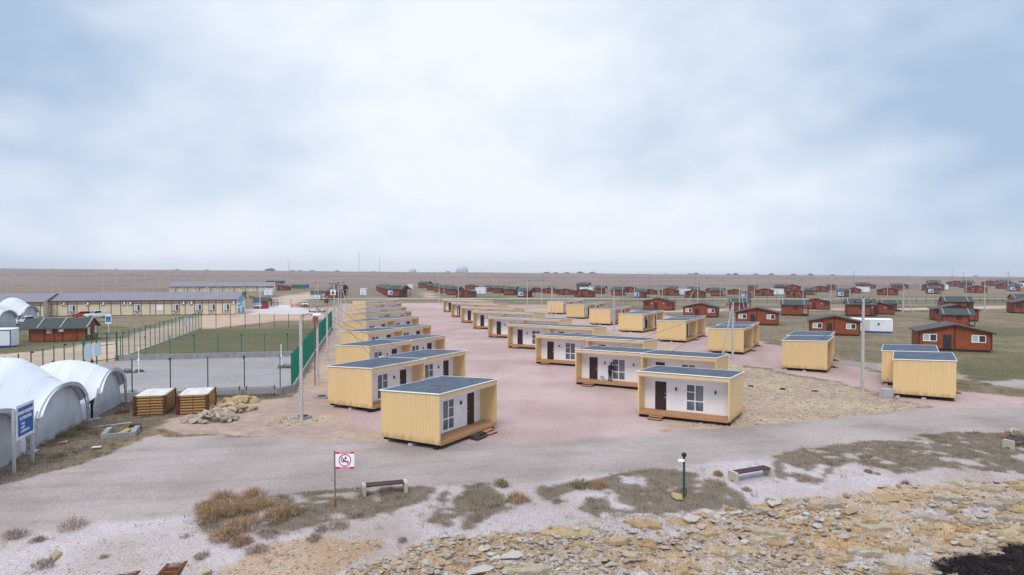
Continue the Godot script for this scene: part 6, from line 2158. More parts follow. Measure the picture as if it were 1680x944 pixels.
func make_foreground() -> void:
	# blue rules sign on two posts
	var pa := at2(-25.55, -34.8)
	var pb := at2(-26.11, -36.95)
	var turn := rad_to_deg(-atan2(pb.y - pa.y, pb.x - pa.x))
	var len := pa.distance_to(pb)
	var t := thing("rules_sign", "blue rules sign with white lettering on two grey posts before the tent", "sign", Vector3(pa.x, 0, pa.y), turn)
	var b := MB.new()
	for x in [0.0, len]:
		b = MB.new()
		b.span(Vector3(x - 0.06, -0.2, -0.06), Vector3(x + 0.06, 3.25 if x == 0.0 else 3.0, 0.06))
		part("post", b, M.pole, t)
	b = MB.new()
	b.span(Vector3(0.08, 1.62, 0.07), Vector3(len + 0.02, 3.42, 0.1))
	var board := part("board", b, M.sign_white, t)
	b = MB.new()
	for i in 4:
		var e := 0.04 + 0.05 * i
		if i % 2 == 1:
			continue
		b.span(Vector3(0.08 + e, 1.62 + e, 0.1), Vector3(len + 0.02 - e, 1.64 + e, 0.104))
		b.span(Vector3(0.08 + e, 3.40 - e, 0.1), Vector3(len + 0.02 - e, 3.42 - e, 0.104))
		b.span(Vector3(0.08 + e, 1.64 + e, 0.1), Vector3(0.1 + e, 3.40 - e, 0.104))
		b.span(Vector3(len - e, 1.64 + e, 0.1), Vector3(len + 0.02 - e, 3.40 - e, 0.104))
	part("border_lines", b, M.sign_blue, board)
	b = MB.new()
	b.span(Vector3(0.27, 1.79, 0.1), Vector3(len - 0.17, 3.25, 0.106))
	part("field", b, M.sign_blue, board)
	var mid := len / 2.0 + 0.05
	slanted_text(board, "lettering", "ПРАВИЛА ПОВЕДЕНИЯ", 0.24, Vector3(mid, 2.98, 0.112), M.sign_white, 0.7)
	slanted_text(board, "lettering", "НА ТЕРРИТОРИИ", 0.24, Vector3(mid, 2.68, 0.112), M.sign_white, 0.72)
	slanted_text(board, "lettering", "1. ВОДА", 0.17, Vector3(mid - 0.36, 2.4, 0.112), M.sign_white, 0.7)
	slanted_text(board, "lettering", "2. МОРЕ", 0.17, Vector3(mid - 0.36, 2.2, 0.112), M.sign_white, 0.7)
	slanted_text(board, "lettering", "3. БЕЗОПАСНОСТЬ", 0.17, Vector3(mid - 0.1, 2.0, 0.112), M.sign_white, 0.7)
	# no-swimming sign on a rusting pole
	var q := at2(-7.81, -29.93)
	t = thing("no_swimming_sign", "white and red no-swimming sign on a thin rusty pole at the bank", "sign", on_ground(q.x, q.y), 3.0)
	b = MB.new()
	b.tube(Vector3(0, -0.1, 0), Vector3(-0.02, 2.5, 0), 0.04, 0.036, 8)
	var pole := part("post", b, plain(srgb(168, 156, 156), 0.7, M.rust.albedo_texture, 0.8), t)
	b = MB.new()
	b.tube(Vector3(0, -0.05, 0), Vector3(0, 0.36, 0), 0.05, 0.046, 8)
	part("rusty_foot", b, M.rust, pole)
	b = MB.new()
	b.path([Vector3(0, 1.2, 0), Vector3(-0.14, 1.14, 0), Vector3(-0.17, 1.28, 0)], 0.01)
	part("wire_hook", b, M.dark_pole, pole)
	b = MB.new()
	b.span(Vector3(0.03, 1.7, 0.03), Vector3(0.85, 2.46, 0.045))
	board = part("board", b, M.sign_white, t)
	for y in [[1.7, 1.79], [2.37, 2.46]]:
		b = MB.new()
		b.span(Vector3(0.03, y[0], 0.045), Vector3(0.85, y[1], 0.048))
		part("red_band", b, M.sign_red, board)
	slanted_text(board, "lettering", "ПОВЫШЕННАЯ ОПАСНОСТЬ", 0.062, Vector3(0.44, 2.415, 0.054), M.sign_white, 0.6)
	slanted_text(board, "lettering", "КУПАНИЕ ЗАПРЕЩЕНО", 0.062, Vector3(0.44, 1.745, 0.054), M.sign_white, 0.66)
	b = MB.new()
	for i in 36:
		var a0 := TAU * i / 36.0
		var a1 := TAU * (i + 1) / 36.0
		var c := Vector3(0.44, 2.08, 0.05)
		b.quad(c + Vector3(cos(a0), sin(a0), 0) * 0.235, c + Vector3(cos(a0), sin(a0), 0) * 0.275, c + Vector3(cos(a1), sin(a1), 0) * 0.275, c + Vector3(cos(a1), sin(a1), 0) * 0.235)
	var d := Vector3(cos(2.4), sin(2.4), 0)
	var s := Vector3(-d.y, d.x, 0) * 0.02
	var cc := Vector3(0.44, 2.08, 0.056)
	b.quad(cc - d * 0.24 - s, cc + d * 0.24 - s, cc + d * 0.24 + s, cc - d * 0.24 + s)
	part("red_ring", b, M.sign_red, board)
	b = MB.new()
	b.prism(circle(0.29, 2.1, 0.033, 12), 0.045, 0.05)
	b.prism(PackedVector2Array([Vector2(0.42, 2.15), Vector2(0.53, 2.13), Vector2(0.47, 2.26)]), 0.045, 0.05)
	b.prism(PackedVector2Array([Vector2(0.33, 2.06), Vector2(0.42, 2.13), Vector2(0.45, 2.1), Vector2(0.4, 2.04)]), 0.045, 0.05)
	b.prism(PackedVector2Array([Vector2(0.28, 2.0), Vector2(0.6, 2.0), Vector2(0.62, 2.03), Vector2(0.52, 2.05), Vector2(0.4, 2.03), Vector2(0.28, 2.04)]), 0.045, 0.049)
	part("swimmer", b, M.dark, board)
	# benches with concrete ends and dark slats
	bench("dark slatted bench with pale stone ends on the grass by the no-swimming sign", at2(-6.87, -31.44), at2(-5.14, -31.97))
	bench("dark slatted bench with pale stone ends on the bank beside the camera post", at2(11.07, -33.93), at2(13.05, -34.76))
	bench("dark slatted bench with pale stone ends at the far end of the bank", at2(29.24, -39.96), at2(29.24, -39.96) + Vector2(1.85, -0.95))
	# camera post and its stone
	q = at2(8.08, -31.85)
	t = thing("camera_post", "green post with white camera and dark dome on the grassy bank", "post", on_ground(q.x, q.y))
	b = MB.new()
	b.tube(Vector3(0, -0.1, 0), Vector3(0, 1.95, 0), 0.055, 0.055, 8)
	part("post", b, plain(srgb(30, 78, 68), 0.5), t)
	b = MB.new()
	b.box(Vector3(-0.16, 1.78, 0.08), Vector3(0.3, 0.1, 0.12))
	part("camera_body", b, M.white, t)
	b = MB.new()
	b.tube(Vector3(0, 1.95, 0), Vector3(0, 2.05, 0), 0.1, 0.13, 10)
	b.tube(Vector3(0, 2.05, 0), Vector3(0, 2.13, 0), 0.13, 0.05, 10)
	part("camera_dome", b, M.black, t)
	b = MB.new()
	b.path([Vector3(0.07, 0.1, 0), Vector3(0.13, 0.25, 0), Vector3(0.09, 0.42, 0), Vector3(0.055, 0.5, 0)], 0.018)
	part("cable_loop", b, M.black, t)
	q = at2(7.81, -31.83)
	heap("boulder", "yellow boulder leaning against the foot of the camera post", on_ground(q.x, q.y, 0.02), 0.1, 2, 0.24, [srgb(222, 190, 142)], 61)
	# stacked rusty frames with pale panels: each frame of a stack is a thing
	for st in [[at2(-26.55, -50.6), "stack closer to the tents"], [at2(-23.65, -51.0), "stack closer to the rock heap"]]:
		var first: Node3D
		for k in 7:
			var label := "rusty frame with straw-coloured boards, %s from the ground in the %s" % [ORD[k], st[1]]
			if k == 6:
				label = "topmost rusty frame with white panel surface on the %s" % st[1]
			var at := Vector3(st[0].x + rng.randf_range(-0.03, 0.03), k * 0.2, st[0].y + rng.randf_range(-0.03, 0.03))
			if k == 0 or k == 6:
				first = frame_unit(label, at, 15.0, k == 6)
			else:
				again(first, "floor_frame", label, at, 15.0 + rng.randf_range(-0.8, 0.8), "stacked rusty floor frames")
	# rock heaps
	q = at2(-21.03, -47.37)
	heap("rock_heap", "mauve-grey heap of broken rock before the stacked frames", Vector3(q.x, 0, q.y), 1.3, 70, 0.28, [srgb(206, 186, 174), srgb(220, 202, 180), srgb(192, 172, 162)], 43)
	q = at2(-21.06, -50.51)
	heap("rock_heap", "cream and tan heap of broken rock in the middle", Vector3(q.x, 0, q.y), 1.25, 60, 0.32, [srgb(214, 188, 150), srgb(196, 168, 146), srgb(222, 204, 170)], 46)
	q = at2(-21.43, -54.09)
	heap("rock_heap", "yellow heap of broken rock beside the court wall", Vector3(q.x, 0, q.y), 0.9, 44, 0.28, [srgb(218, 190, 136), srgb(208, 178, 128)], 49)
	for e in [["small pale boulder on the gravel at the shore corner", -23.0, -27.3, 0.22, 52], ["cream boulder on the gravel beside the rusty gratings", -16.9, -25.2, 0.3, 55], ["yellow boulder at the upper corner of the larger grating", -11.2, -24.6, 0.28, 58]]:
		heap("boulder", e[0], on_ground(e[1], e[2], 0.0), 0.08, 1, e[3], [srgb(216, 194, 150)], e[4])
	# a cast concrete cradle, planks and pipes
	q = at2(-24.76, -42.92)
	t = thing("concrete_trough", "pale blue-grey cast concrete trough lying in the dry grass", "trough", Vector3(q.x, 0, q.y), 20.0)
	b = MB.new()
	b.box(Vector3(0, 0.15, 0.72), Vector3(1.9, 0.34, 0.16))
	part("end_block", b, M.concrete, t)
	for x in [-0.8, 0.8]:
		b = MB.new()
		b.box(Vector3(x, 0.17, -0.3), Vector3(0.3, 0.36, 1.85))
		part("side_block", b, M.concrete, t)
	b = MB.new()
	b.box(Vector3(0.1, 0.22, -0.2), Vector3(0.22, 0.05, 1.5))
	b.box(Vector3(0.35, 0.25, -0.4), Vector3(0.16, 0.05, 1.3))
	solo("plank", b, M.straw_board, "weathered planks lying inside the concrete trough", "plank", Vector3(q.x, 0, q.y), 8.0)
	b = MB.new()
	b.box(Vector3(0, 0.2, 0), Vector3(0.7, 0.36, 0.5), Vector2(0.8, 0.8))
	solo("black_bundle", b, M.black, "black bundle at the back of the concrete trough", "bundle", Vector3(q.x + 0.1, 0, q.y - 1.5), 10.0)
	for e in [["broken whitish board in the olive weeds", -28.0, -40.6, 0.9, 0.22, 60.0], ["second broken whitish board in the olive weeds", -27.3, -40.7, 1.1, 0.2, 35.0], ["white scrap of panel on the dry grass by the road", -24.3, -39.7, 0.5, 0.3, 10.0], ["thin white pole lying before the tents", -26.9, -45.6, 2.4, 0.06, 20.0]]:
		b = MB.new()
		b.box(Vector3(0, 0.1, 0), Vector3(e[3], 0.05, e[4]))
		solo("scrap_board", b, M.panel_white, e[0], "board", on_ground(e[1], e[2]), e[5]).rotation.z = 0.06
	# stacked benches against the court wall
	for e in [["grey slatted bench leaning at the court wall, nearer the rock heap", -23.6, -56.0], ["grey slatted bench leaning at the court wall, nearer the corner", -20.9, -56.5]]:
		t = thing("slatted_bench", e[0], "bench", Vector3(e[1], 0, e[2]), 12.0, "grey benches by the court wall")
		for k in 4:
			b = MB.new()
			b.box(Vector3(0, 0.34 + 0.15 * k, 0.12 - 0.02 * k), Vector3(2.5, 0.1, 0.04))
			part("slat", b, plain(srgb(158, 152, 156), 0.8), t)
		for x in [-1.1, 1.1]:
			b = MB.new()
			b.box(Vector3(x, 0.45, 0.05), Vector3(0.08, 0.95, 0.1))
			part("leg", b, M.dark_pole, t)
	# manhole rings
	for e in [[at2(-14.82, -48.17), "concrete manhole ring with dark lid by the closest pole"], [at2(-15.64, -55.94), "concrete manhole ring with dark lid behind the fence-row cabin"]]:
		t = thing("manhole", e[1], "manhole", Vector3(e[0].x, 0, e[0].y), 0.0, "manholes beside the fence row")
		b = MB.new()
		b.tube(Vector3(0, -0.1, 0), Vector3(0, 0.14, 0), 0.62, 0.6, 20)
		part("ring", b, M.concrete, t)
		b = MB.new()
		b.tube(Vector3(0, 0.14, 0), Vector3(0, 0.18, 0), 0.38, 0.36, 18)
		part("lid", b, M.black, t)
	# rusty gratings on the shore
	for e in [[at2(-12.43, -24.5), "larger rusty slatted grating half buried in the pale gravel", 4.0], [at2(-13.97, -23.84), "rusty slatted grating at the bottom edge of the picture", -6.0]]:
		t = thing("rusty_grating", e[1], "grating", on_ground(e[0].x, e[0].y, 0.05), e[2], "rusty gratings on the shore")
		for x in [-0.3, 0.3]:
			b = MB.new()
			b.box(Vector3(x, 0.0, 0), Vector3(0.12, 0.1, 1.7))
			part("rail", b, M.rust_dark, t)
		for k in 14:
			b = MB.new()
			b.box(Vector3(0, 0.03, -0.78 + 0.12 * k), Vector3(0.72, 0.035, 0.05))
			part("slat", b, M.rust_dark if k % 3 else M.rust, t)
		t.rotation.x = 0.08
	# piled stones at the far end of the bank
	heap("rock_heap", "white stones heaped beside the bench at the bank's far end", on_ground(31.8, -42.4), 0.9, 12, 0.3, [srgb(226, 214, 196), srgb(206, 190, 170), srgb(150, 120, 100)], 64)
	# white block behind the outer cabin, black pipe ends by the yellow rubble
	b = MB.new()
	b.box(Vector3(0, 0.35, 0), Vector3(0.9, 0.7, 0.6), Vector2(0.9, 0.9))
	solo("concrete_block", b, M.block, "white concrete block behind the seaward outer cabin", "block", Vector3(31.0, 0, -56.3), 15.0)
	for e in [["black pipe end lying on the yellow rubble slope", 21.6, -61.5], ["second black pipe end on the rubble slope", 23.9, -60.0], ["third black pipe end nearer the lone pole", 26.2, -58.8]]:
		b = MB.new()
		for i in 14:
			var a0 := TAU * i / 14.0
			var a1 := TAU * (i + 1) / 14.0
			b.tube(Vector3(cos(a0) * 0.2, 0.03, sin(a0) * 0.2), Vector3(cos(a1) * 0.2, 0.03, sin(a1) * 0.2), 0.07, 0.07, 6)
		solo("pipe_end", b, M.tyre, e[0], "tyre", Vector3(e[1], height_at(e[1], e[2]), e[2]), 0.0, "black pipe ends on the rubble")
	# a loose pair of dark steps by the lone cabin
	var lone: Node3D = cabin_at["L00"]
	t = thing("wooden_steps", "loose dark wooden steps before the lone fence-row cabin's porch", "steps", lone.transform * Vector3(0.35, 0.0, 0.25), 60.0)
	for k in 2:
		b = MB.new()
		b.box(Vector3(0, 0.22 - 0.13 * k, 0.3 * k), Vector3(1.15, 0.05, 0.34))
		part("tread", b, M.step_dark, t)
	for x in [-0.5, 0.5]:
		b = MB.new()
		b.span(Vector3(x - 0.04, -0.02, -0.12), Vector3(x + 0.04, 0.19, 0.15))
		part("side_block", b, M.step_dark, t)
	# bucket on the porch where the person stands
	var c: Node3D = cabin_at["M10"]
	t = thing("bucket", "pale bucket with blue lid standing on the porch by the door", "bucket", c.transform * Vector3(-0.95, 0.43, -0.9))
	b = MB.new()
	b.tube(Vector3.ZERO, Vector3(0, 0.34, 0), 0.14, 0.17, 14)
	part("pail", b, M.panel_white, t)
	b = MB.new()
	b.tube(Vector3(0, 0.34, 0), Vector3(0, 0.4, 0), 0.18, 0.17, 14)
	part("lid", b, M.sky_blue, t)

func bench(label: String, a: Vector2, c: Vector2) -> void:
	var p := on_ground(a.x, a.y)
	var e := on_ground(c.x, c.y)
	var t := thing("park_bench", label, "bench", p, rad_to_deg(-atan2(c.y - a.y, c.x - a.x)), "benches along the bank")
	var len := a.distance_to(c) + 0.1
	t.rotation.z = atan2(e.y - p.y, len)
	for x in [0.0, len]:
		var b := MB.new()
		b.xf = Transform3D(Basis(Vector3.UP, PI / 2), Vector3(x, 0, 0))
		b.prism(PackedVector2Array([Vector2(-0.3, -0.12), Vector2(-0.13, -0.12), Vector2(-0.1, 0.08), Vector2(0.1, 0.08), Vector2(0.13, -0.12), Vector2(0.3, -0.12), Vector2(0.3, 0.42), Vector2(0.26, 0.5), Vector2(-0.26, 0.5), Vector2(-0.3, 0.42)]), -0.08, 0.08)
		part("stone_end", b, M.bench_stone, t)
	var slat := MB.new()
	slat.box(Vector3(0, 0, 0), Vector3(len - 0.17, 0.035, 0.065))
	var m := slat.mesh()
	for i in 7:
		var o := part("slat", m, M.bench_wood, t)
		o.position = Vector3(len / 2, 0.45, -0.24 + 0.08 * i)
	var b := MB.new()
	for z in [-0.2, 0.2]:
		b.tube(Vector3(0.06, 0.41, z), Vector3(len - 0.06, 0.41, z), 0.02, 0.02)
	part("under_rail", b, M.dark, t)

func frame_unit(label: String, at: Vector3, turn: float, top: bool) -> Node3D:
	var t := thing("floor_frame", label, "frame", at, turn, "stacked rusty floor frames")
	var w := 2.0
	var d := 3.2
	for e in [[0.0, d / 2, w, 0.1], [0.0, -d / 2, w, 0.1]]:
		var b := MB.new()
		b.box(Vector3(e[0], 0.08, e[1]), Vector3(e[2], 0.06, e[3]))
		part("rail", b, M.rust, t)
	for x in [-w / 2, w / 2]:
		var b := MB.new()
		b.box(Vector3(x, 0.08, 0), Vector3(0.1, 0.06, d - 0.102))
		part("rail", b, M.rust, t)
	for x in [-w / 2, w / 2]:
		for z in [-d / 2, d / 2]:
			var b := MB.new()
			b.box(Vector3(x * 1.015, 0.11, z * 1.015), Vector3(0.18, 0.19, 0.18))
			part("corner_block", b, M.rust_dark, t)
	for z in [-d / 2 + 0.01, d / 2 - 0.01]:
		for k in 2:
			var b := MB.new()
			b.box(Vector3((k - 0.5) * 0.85, 0.15, z), Vector3(0.8, 0.105, 0.09))
			part("board", b, M.straw_board, t)
	for x in [-w / 2 + 0.01, w / 2 - 0.01]:
		for k in 3:
			var b := MB.new()
			b.box(Vector3(x, 0.15, (k - 1) * 1.0), Vector3(0.09, 0.105, 0.96))
			part("board", b, M.straw_board, t)
	var p := MB.new()
	p.box(Vector3(0, 0.13 if not top else 0.19, 0), Vector3(w - 0.1, 0.06, d - 0.1))
	part("panel", p, M.panel_white, t)
	return t

# ------------------------------------------------------------------ people: one skin meshed from tapered limbs
func limb_distance(p: Vector3, a: Vector3, b: Vector3, ra: float, rb: float) -> float:
	var ab := b - a
	var h := clampf((p - a).dot(ab) / maxf(ab.length_squared(), 0.000001), 0.0, 1.0)
	return p.distance_to(a + ab * h) - lerpf(ra, rb, h)

func field_mesh(mb: MB, bones: Array, cell: float, blend: float) -> void:   # bones: [a, b, ra, rb, colour]; surface nets over the cells near the bones
	var lo: Vector3 = bones[0][0]
	var hi := lo
	for q in bones:
		for k in 2:
			var e: float = q[2 + k] + cell * 3.0
			lo = lo.min(q[k] - Vector3.ONE * e)
			hi = hi.max(q[k] + Vector3.ONE * e)
	var nx := int((hi.x - lo.x) / cell) + 2
	var ny := int((hi.y - lo.y) / cell) + 2
	var nz := int((hi.z - lo.z) / cell) + 2
	var f := PackedFloat32Array()
	f.resize(nx * ny * nz)
	f.fill(1.0)
	var near := PackedInt32Array()
	near.resize(f.size())
	var best := PackedFloat32Array()
	best.resize(f.size())
	best.fill(9.0)
	for bi in bones.size():
		var q: Array = bones[bi]
		var a: Vector3 = q[0]
		var b: Vector3 = q[1]
		var e := maxf(q[2], q[3]) + cell * 2.5 + blend
		var p0 := ((a.min(b) - Vector3.ONE * e - lo) / cell).floor()
		var p1 := ((a.max(b) + Vector3.ONE * e - lo) / cell).ceil()
		for k in range(maxi(0, int(p0.z)), mini(nz, int(p1.z) + 1)):
			for j in range(maxi(0, int(p0.y)), mini(ny, int(p1.y) + 1)):
				for i in range(maxi(0, int(p0.x)), mini(nx, int(p1.x) + 1)):
					var d := limb_distance(lo + Vector3(i, j, k) * cell, a, b, q[2], q[3])
					var at := (k * ny + j) * nx + i
					if d < best[at]:
						best[at] = d
						near[at] = bi
					var h := maxf(blend - absf(f[at] - d), 0.0) / blend
					f[at] = minf(f[at], d) - h * h * blend * 0.25
	var vert := {}
	var order := [0, 1, nx, nx + 1, nx * ny, nx * ny + 1, nx * ny + nx, nx * ny + nx + 1]
	for k in nz - 1:
		for j in ny - 1:
			for i in nx - 1:
				var at := (k * ny + j) * nx + i
				var inside := 0
				for o in order:
					if f[at + o] < 0.0:
						inside += 1
				if inside == 0 or inside == 8:
					continue
				var sum := Vector3.ZERO
				var n := 0
				for e in [[0, 1], [2, 3], [4, 5], [6, 7], [0, 2], [1, 3], [4, 6], [5, 7], [0, 4], [1, 5], [2, 6], [3, 7]]:
					var fa := f[at + order[e[0]]]
					var fb := f[at + order[e[1]]]
					if (fa < 0.0) != (fb < 0.0):
						var t := fa / (fa - fb)
						var ca := Vector3(e[0] & 1, (e[0] >> 1) & 1, e[0] >> 2)
						var cb := Vector3(e[1] & 1, (e[1] >> 1) & 1, e[1] >> 2)
						sum += ca.lerp(cb, t)
						n += 1
				vert[at] = lo + (Vector3(i, j, k) + sum / n) * cell
	for at in vert:
		for ax in 3:
			var step: int = [1, nx, nx * ny][ax]
			var s1: int = [nx, nx * ny, 1][ax]
			var s2: int = [nx * ny, 1, nx][ax]
			var a := f[at]
			var b := f[at + step]
			if (a < 0.0) == (b < 0.0):
				continue
			if not (vert.has(at - s1) and vert.has(at - s2) and vert.has(at - s1 - s2)):
				continue
			mb.col = bones[near[at]][4]
			if a < 0.0:
				mb.quad(vert[at - s1 - s2], vert[at - s2], vert[at], vert[at - s1])
			else:
				mb.quad(vert[at - s1 - s2], vert[at - s1], vert[at], vert[at - s2])

func hand(mb: MB, wrist: Vector3, along: Vector3, across: Vector3, skin: Color) -> void:
	var bones := [[wrist, wrist + along * 0.075, 0.026, 0.03, skin]]
	var n := along.cross(across).normalized()
	var length := [0.068, 0.08, 0.074, 0.056]
	for i in 4:
		var root: Vector3 = wrist + along * 0.075 + across * (i - 1.5) * 0.02
		var k: Vector3 = root + along * length[i] * 0.55 - n * 0.008
		bones.append([root, k, 0.0095, 0.009, skin])
		bones.append([k, k + along * length[i] * 0.4 - n * 0.024, 0.009, 0.0075, skin])
	var th: Vector3 = wrist + along * 0.025 - across * 0.03
	bones.append([th, th + along * 0.03 - across * 0.024, 0.012, 0.0105, skin])
	bones.append([th + along * 0.03 - across * 0.024, th + along * 0.062 - across * 0.028 - n * 0.008, 0.0105, 0.0085, skin])
	field_mesh(mb, bones, 0.005, 0.006)

func person(label: String, at: Vector3, turn: float, lean: float, reach: Vector3, coat: Color, trousers: Color, shoe: Color, hair: Color) -> void:   # faces +z
	var t := thing("person", label, "person", at, turn)
	var skin := srgb(196, 150, 128)
	var hip := Vector3(0, 0.92, 0)
	var dir := Vector3(0, cos(lean), sin(lean))
	var neck := hip + dir * 0.52
	var head := neck + (dir * 0.8 + Vector3(0, 0.1, 0.12)).normalized() * 0.2
	var b := MB.new()
	var bones := [
		[hip + Vector3(0, -0.02, 0), hip + dir * 0.24, 0.175, 0.165, coat], [hip + dir * 0.24, hip + dir * 0.42, 0.165, 0.175, coat], [hip + dir * 0.43 + Vector3(-0.13, 0, 0), hip + dir * 0.43 + Vector3(0.13, 0, 0), 0.09, 0.09, coat],
		[neck - dir * 0.04, neck + dir * 0.08, 0.065, 0.058, skin],
	]
	for s in [-1.0, 1.0]:
		var knee := Vector3(s * 0.11, 0.49, 0.05 + 0.03 * s)
		var ankle := Vector3(s * 0.13, 0.09, -0.03 + 0.04 * s)
		bones.append([hip + Vector3(s * 0.085, -0.02, 0), knee, 0.095, 0.062, trousers])
		bones.append([knee, ankle, 0.062, 0.045, trousers])
		bones.append([ankle + Vector3(0, -0.03, -0.03), ankle + Vector3(s * 0.02, -0.05, 0.17), 0.045, 0.038, shoe])
		var sh: Vector3 = hip + dir * 0.45 + Vector3(s * 0.2, 0, 0)
		var hand_at: Vector3 = reach + Vector3(s * 0.13, -0.02, 0) if reach != Vector3.ZERO else sh + Vector3(s * 0.06, -0.56, 0.08)
		var elbow: Vector3 = sh.lerp(hand_at, 0.5) + Vector3(s * 0.07, -0.06, -0.05)
		bones.append([sh, elbow, 0.06, 0.047, coat])
		bones.append([elbow, hand_at, 0.047, 0.034, coat])
		var along := (hand_at - elbow).normalized()
		hand(b, hand_at, along, along.cross(Vector3(0, 0, 1) if absf(along.z) < 0.8 else Vector3.UP).normalized() * s, skin)
	field_mesh(b, bones, 0.018, 0.05)
	var up := (head - neck).normalized()
	var fwd := (Vector3(0, 0, 1) - up * up.z).normalized()
	var hb := [
		[head - up * 0.02 - fwd * 0.02, head + up * 0.05 - fwd * 0.015, 0.088, 0.09, skin], [head - up * 0.075 + fwd * 0.035, head + fwd * 0.03, 0.052, 0.07, skin],
		[head + fwd * 0.088 + up * 0.012, head + fwd * 0.112 - up * 0.028, 0.009, 0.015, skin], [head - up * 0.055 + fwd * 0.082 + Vector3(-0.02, 0, 0), head - up * 0.055 + fwd * 0.082 + Vector3(0.02, 0, 0), 0.012, 0.012, srgb(160, 96, 88)],
	]
	for s in [-1.0, 1.0]:
		hb.append([head + Vector3(s * 0.088, 0, 0) - fwd * 0.01 + up * 0.015, head + Vector3(s * 0.09, 0, 0) - fwd * 0.02 - up * 0.03, 0.017, 0.012, skin])
		hb.append([head + Vector3(s * 0.034, 0, 0) + fwd * 0.086 + up * 0.012, head + Vector3(s * 0.036, 0, 0) + fwd * 0.086 + up * 0.012, 0.012, 0.012, srgb(40, 34, 32)])
	field_mesh(b, hb, 0.009, 0.02)
	part("body", b, M.cloth, t, true)
	b = MB.new()
	field_mesh(b, [[head + up * 0.055 - fwd * 0.03, head + up * 0.065 + fwd * 0.02, 0.097, 0.085, hair], [head - fwd * 0.07, head - fwd * 0.05 - up * 0.06, 0.06, 0.05, hair]], 0.011, 0.03)
	part("hair", b, M.cloth, t, true)

func make_people() -> void:
	var c: Node3D = cabin_at["M10"]
	person("person in dark jacket and trousers leaning to a porch window", c.transform * Vector3(-0.12, 0.43, -0.78), 140.0, 0.38, Vector3(0.12, 1.12, 0.45), srgb(36, 36, 44), srgb(30, 30, 36), srgb(112, 66, 56), srgb(70, 44, 46))
	c = cabin_at["T40"]
	person("person in dark blue clothes standing in an outer cabin's doorway", c.transform * Vector3(1.9, 0.43, -1.05), 60.0 + 180.0, 0.05, Vector3.ZERO, srgb(44, 54, 66), srgb(36, 36, 40), srgb(40, 34, 32), srgb(50, 40, 36))
	person("person in dark clothes with pale scarf waiting by the entrance kiosk", Vector3(at2(-72.67, -205.87).x, 0, at2(-72.67, -205.87).y), 20.0, 0.0, Vector3.ZERO, srgb(60, 50, 72), srgb(48, 40, 46), srgb(60, 44, 44), srgb(170, 140, 120))

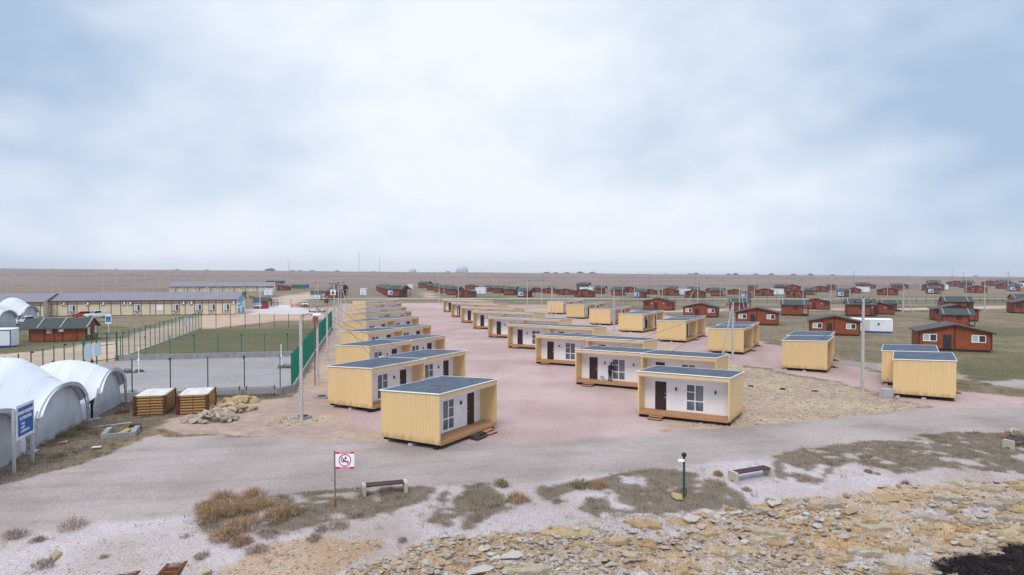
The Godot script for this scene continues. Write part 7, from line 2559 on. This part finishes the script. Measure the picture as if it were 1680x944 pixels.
# ------------------------------------------------------------------ air
func make_sky(env: Environment) -> void:
	var w := 1024
	var h := 512
	var im := Image.create(w, h, false, Image.FORMAT_RGBF)
	var f := FastNoiseLite.new()
	f.noise_type = FastNoiseLite.TYPE_SIMPLEX_SMOOTH
	f.frequency = 1.0
	f.fractal_octaves = 5
	f.seed = 4
	var g := FastNoiseLite.new()
	g.noise_type = FastNoiseLite.TYPE_SIMPLEX_SMOOTH
	g.frequency = 1.0
	g.fractal_octaves = 3
	g.seed = 17
	var white := Color(0.735, 0.775, 0.84)
	var blue := Color(0.335, 0.445, 0.605)
	for j in h:
		var el := PI / 2 - PI * (j + 0.5) / h
		for i in w:
			var az := wrapf(TAU * (i + 0.5) / w, -PI, PI)   # 0 towards -z, growing to the right
			var e := maxf(el, 0.0)
			# a cloud deck seen from below: looked up where the view ray meets it
			var r := 1.0 / (sin(e) + 0.10)
			var p := Vector2(sin(az), cos(az)) * cos(e) * r
			var n := lerpf(f.get_noise_2d(p.x * 0.30, p.y * 0.42), f.get_noise_2d(az * 2.6 - el * 2.2 + 3.0, el * 5.5 + az * 0.7), smoothstep(0.5, 0.12, e))
			var m := g.get_noise_2d(p.x * 0.12 + 7.0, p.y * 0.16)
			var streak := f.get_noise_2d(az * 1.6 + 20.0, el * 16.0)
			# cloud brighter ahead, blue-grey banks to either side; lens vignetting is painted in
			var side := absf(az + 0.06)
			var open := 1.0 - smoothstep(0.1, 0.66, side + 0.12 * g.get_noise_2d(az * 2.0, el * 3.0))
			var t := 0.30 + 0.76 * open + 0.46 * n * (1.0 - 0.45 * open) + 0.42 * m + 0.1 * streak * smoothstep(0.3, 0.06, el)
			t += 0.09 * f.get_noise_2d(az * 13.0 - el * 9.0, el * 21.0 + az * 4.0) * (1.0 - smoothstep(0.4, 0.9, e))
			t += 0.17 * f.get_noise_2d(az * 5.0 - el * 3.0 + 11.0, el * 9.0 + az * 1.2) * (1.0 - smoothstep(0.5, 1.0, e))
			t += 0.30 * smoothstep(0.35, 1.2, el)   # whiter overhead, out of view, to light the ground
			var c := blue.lerp(white, clampf(t, 0.0, 1.0))
			var lift := 1.0 + 1.0 * smoothstep(0.42, 1.3, el)  # unseen overhead sky brightened to put more light on the ground
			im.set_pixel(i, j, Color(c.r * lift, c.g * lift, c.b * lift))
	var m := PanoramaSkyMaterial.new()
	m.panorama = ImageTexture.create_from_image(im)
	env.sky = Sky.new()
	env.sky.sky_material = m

func _ready() -> void:
	var cam := Camera3D.new()
	cam.name = "camera"
	cam.position = Vector3(0, 10.3, 0)
	cam.rotation.x = -atan(24.5 / 1120.0)
	cam.fov = rad_to_deg(2.0 * atan(472.0 / 1120.0))
	cam.near = 0.3
	cam.far = 6000.0
	add_child(cam)
	var env := Environment.new()
	env.background_mode = Environment.BG_SKY
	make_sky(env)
	env.tonemap_mode = Environment.TONE_MAPPER_LINEAR
	env.tonemap_exposure = 1.25
	env.sdfgi_enabled = true
	env.ssao_enabled = true
	env.ssil_enabled = true
	env.fog_enabled = true
	env.fog_density = 0.0002
	env.fog_light_color = Color(0.95, 0.97, 1.0)
	var around := WorldEnvironment.new()
	around.name = "air"
	around.environment = env
	add_child(around)
	var sun := DirectionalLight3D.new()
	sun.name = "sun"
	sun.light_energy = 0.5
	sun.light_color = Color(1.0, 0.97, 0.93)
	sun.light_angular_distance = 24.0
	sun.rotation_degrees = Vector3(-52, -20, 0)
	sun.shadow_enabled = true
	add_child(sun)
	make_materials()
	make_noise()
	make_land()
	make_courts()
	make_left_side()
	make_tents()
	make_houses()
	make_cabins()
	make_containers()
	make_far_things()
	make_poles()
	make_foreground()
	make_people()
	make_cover()
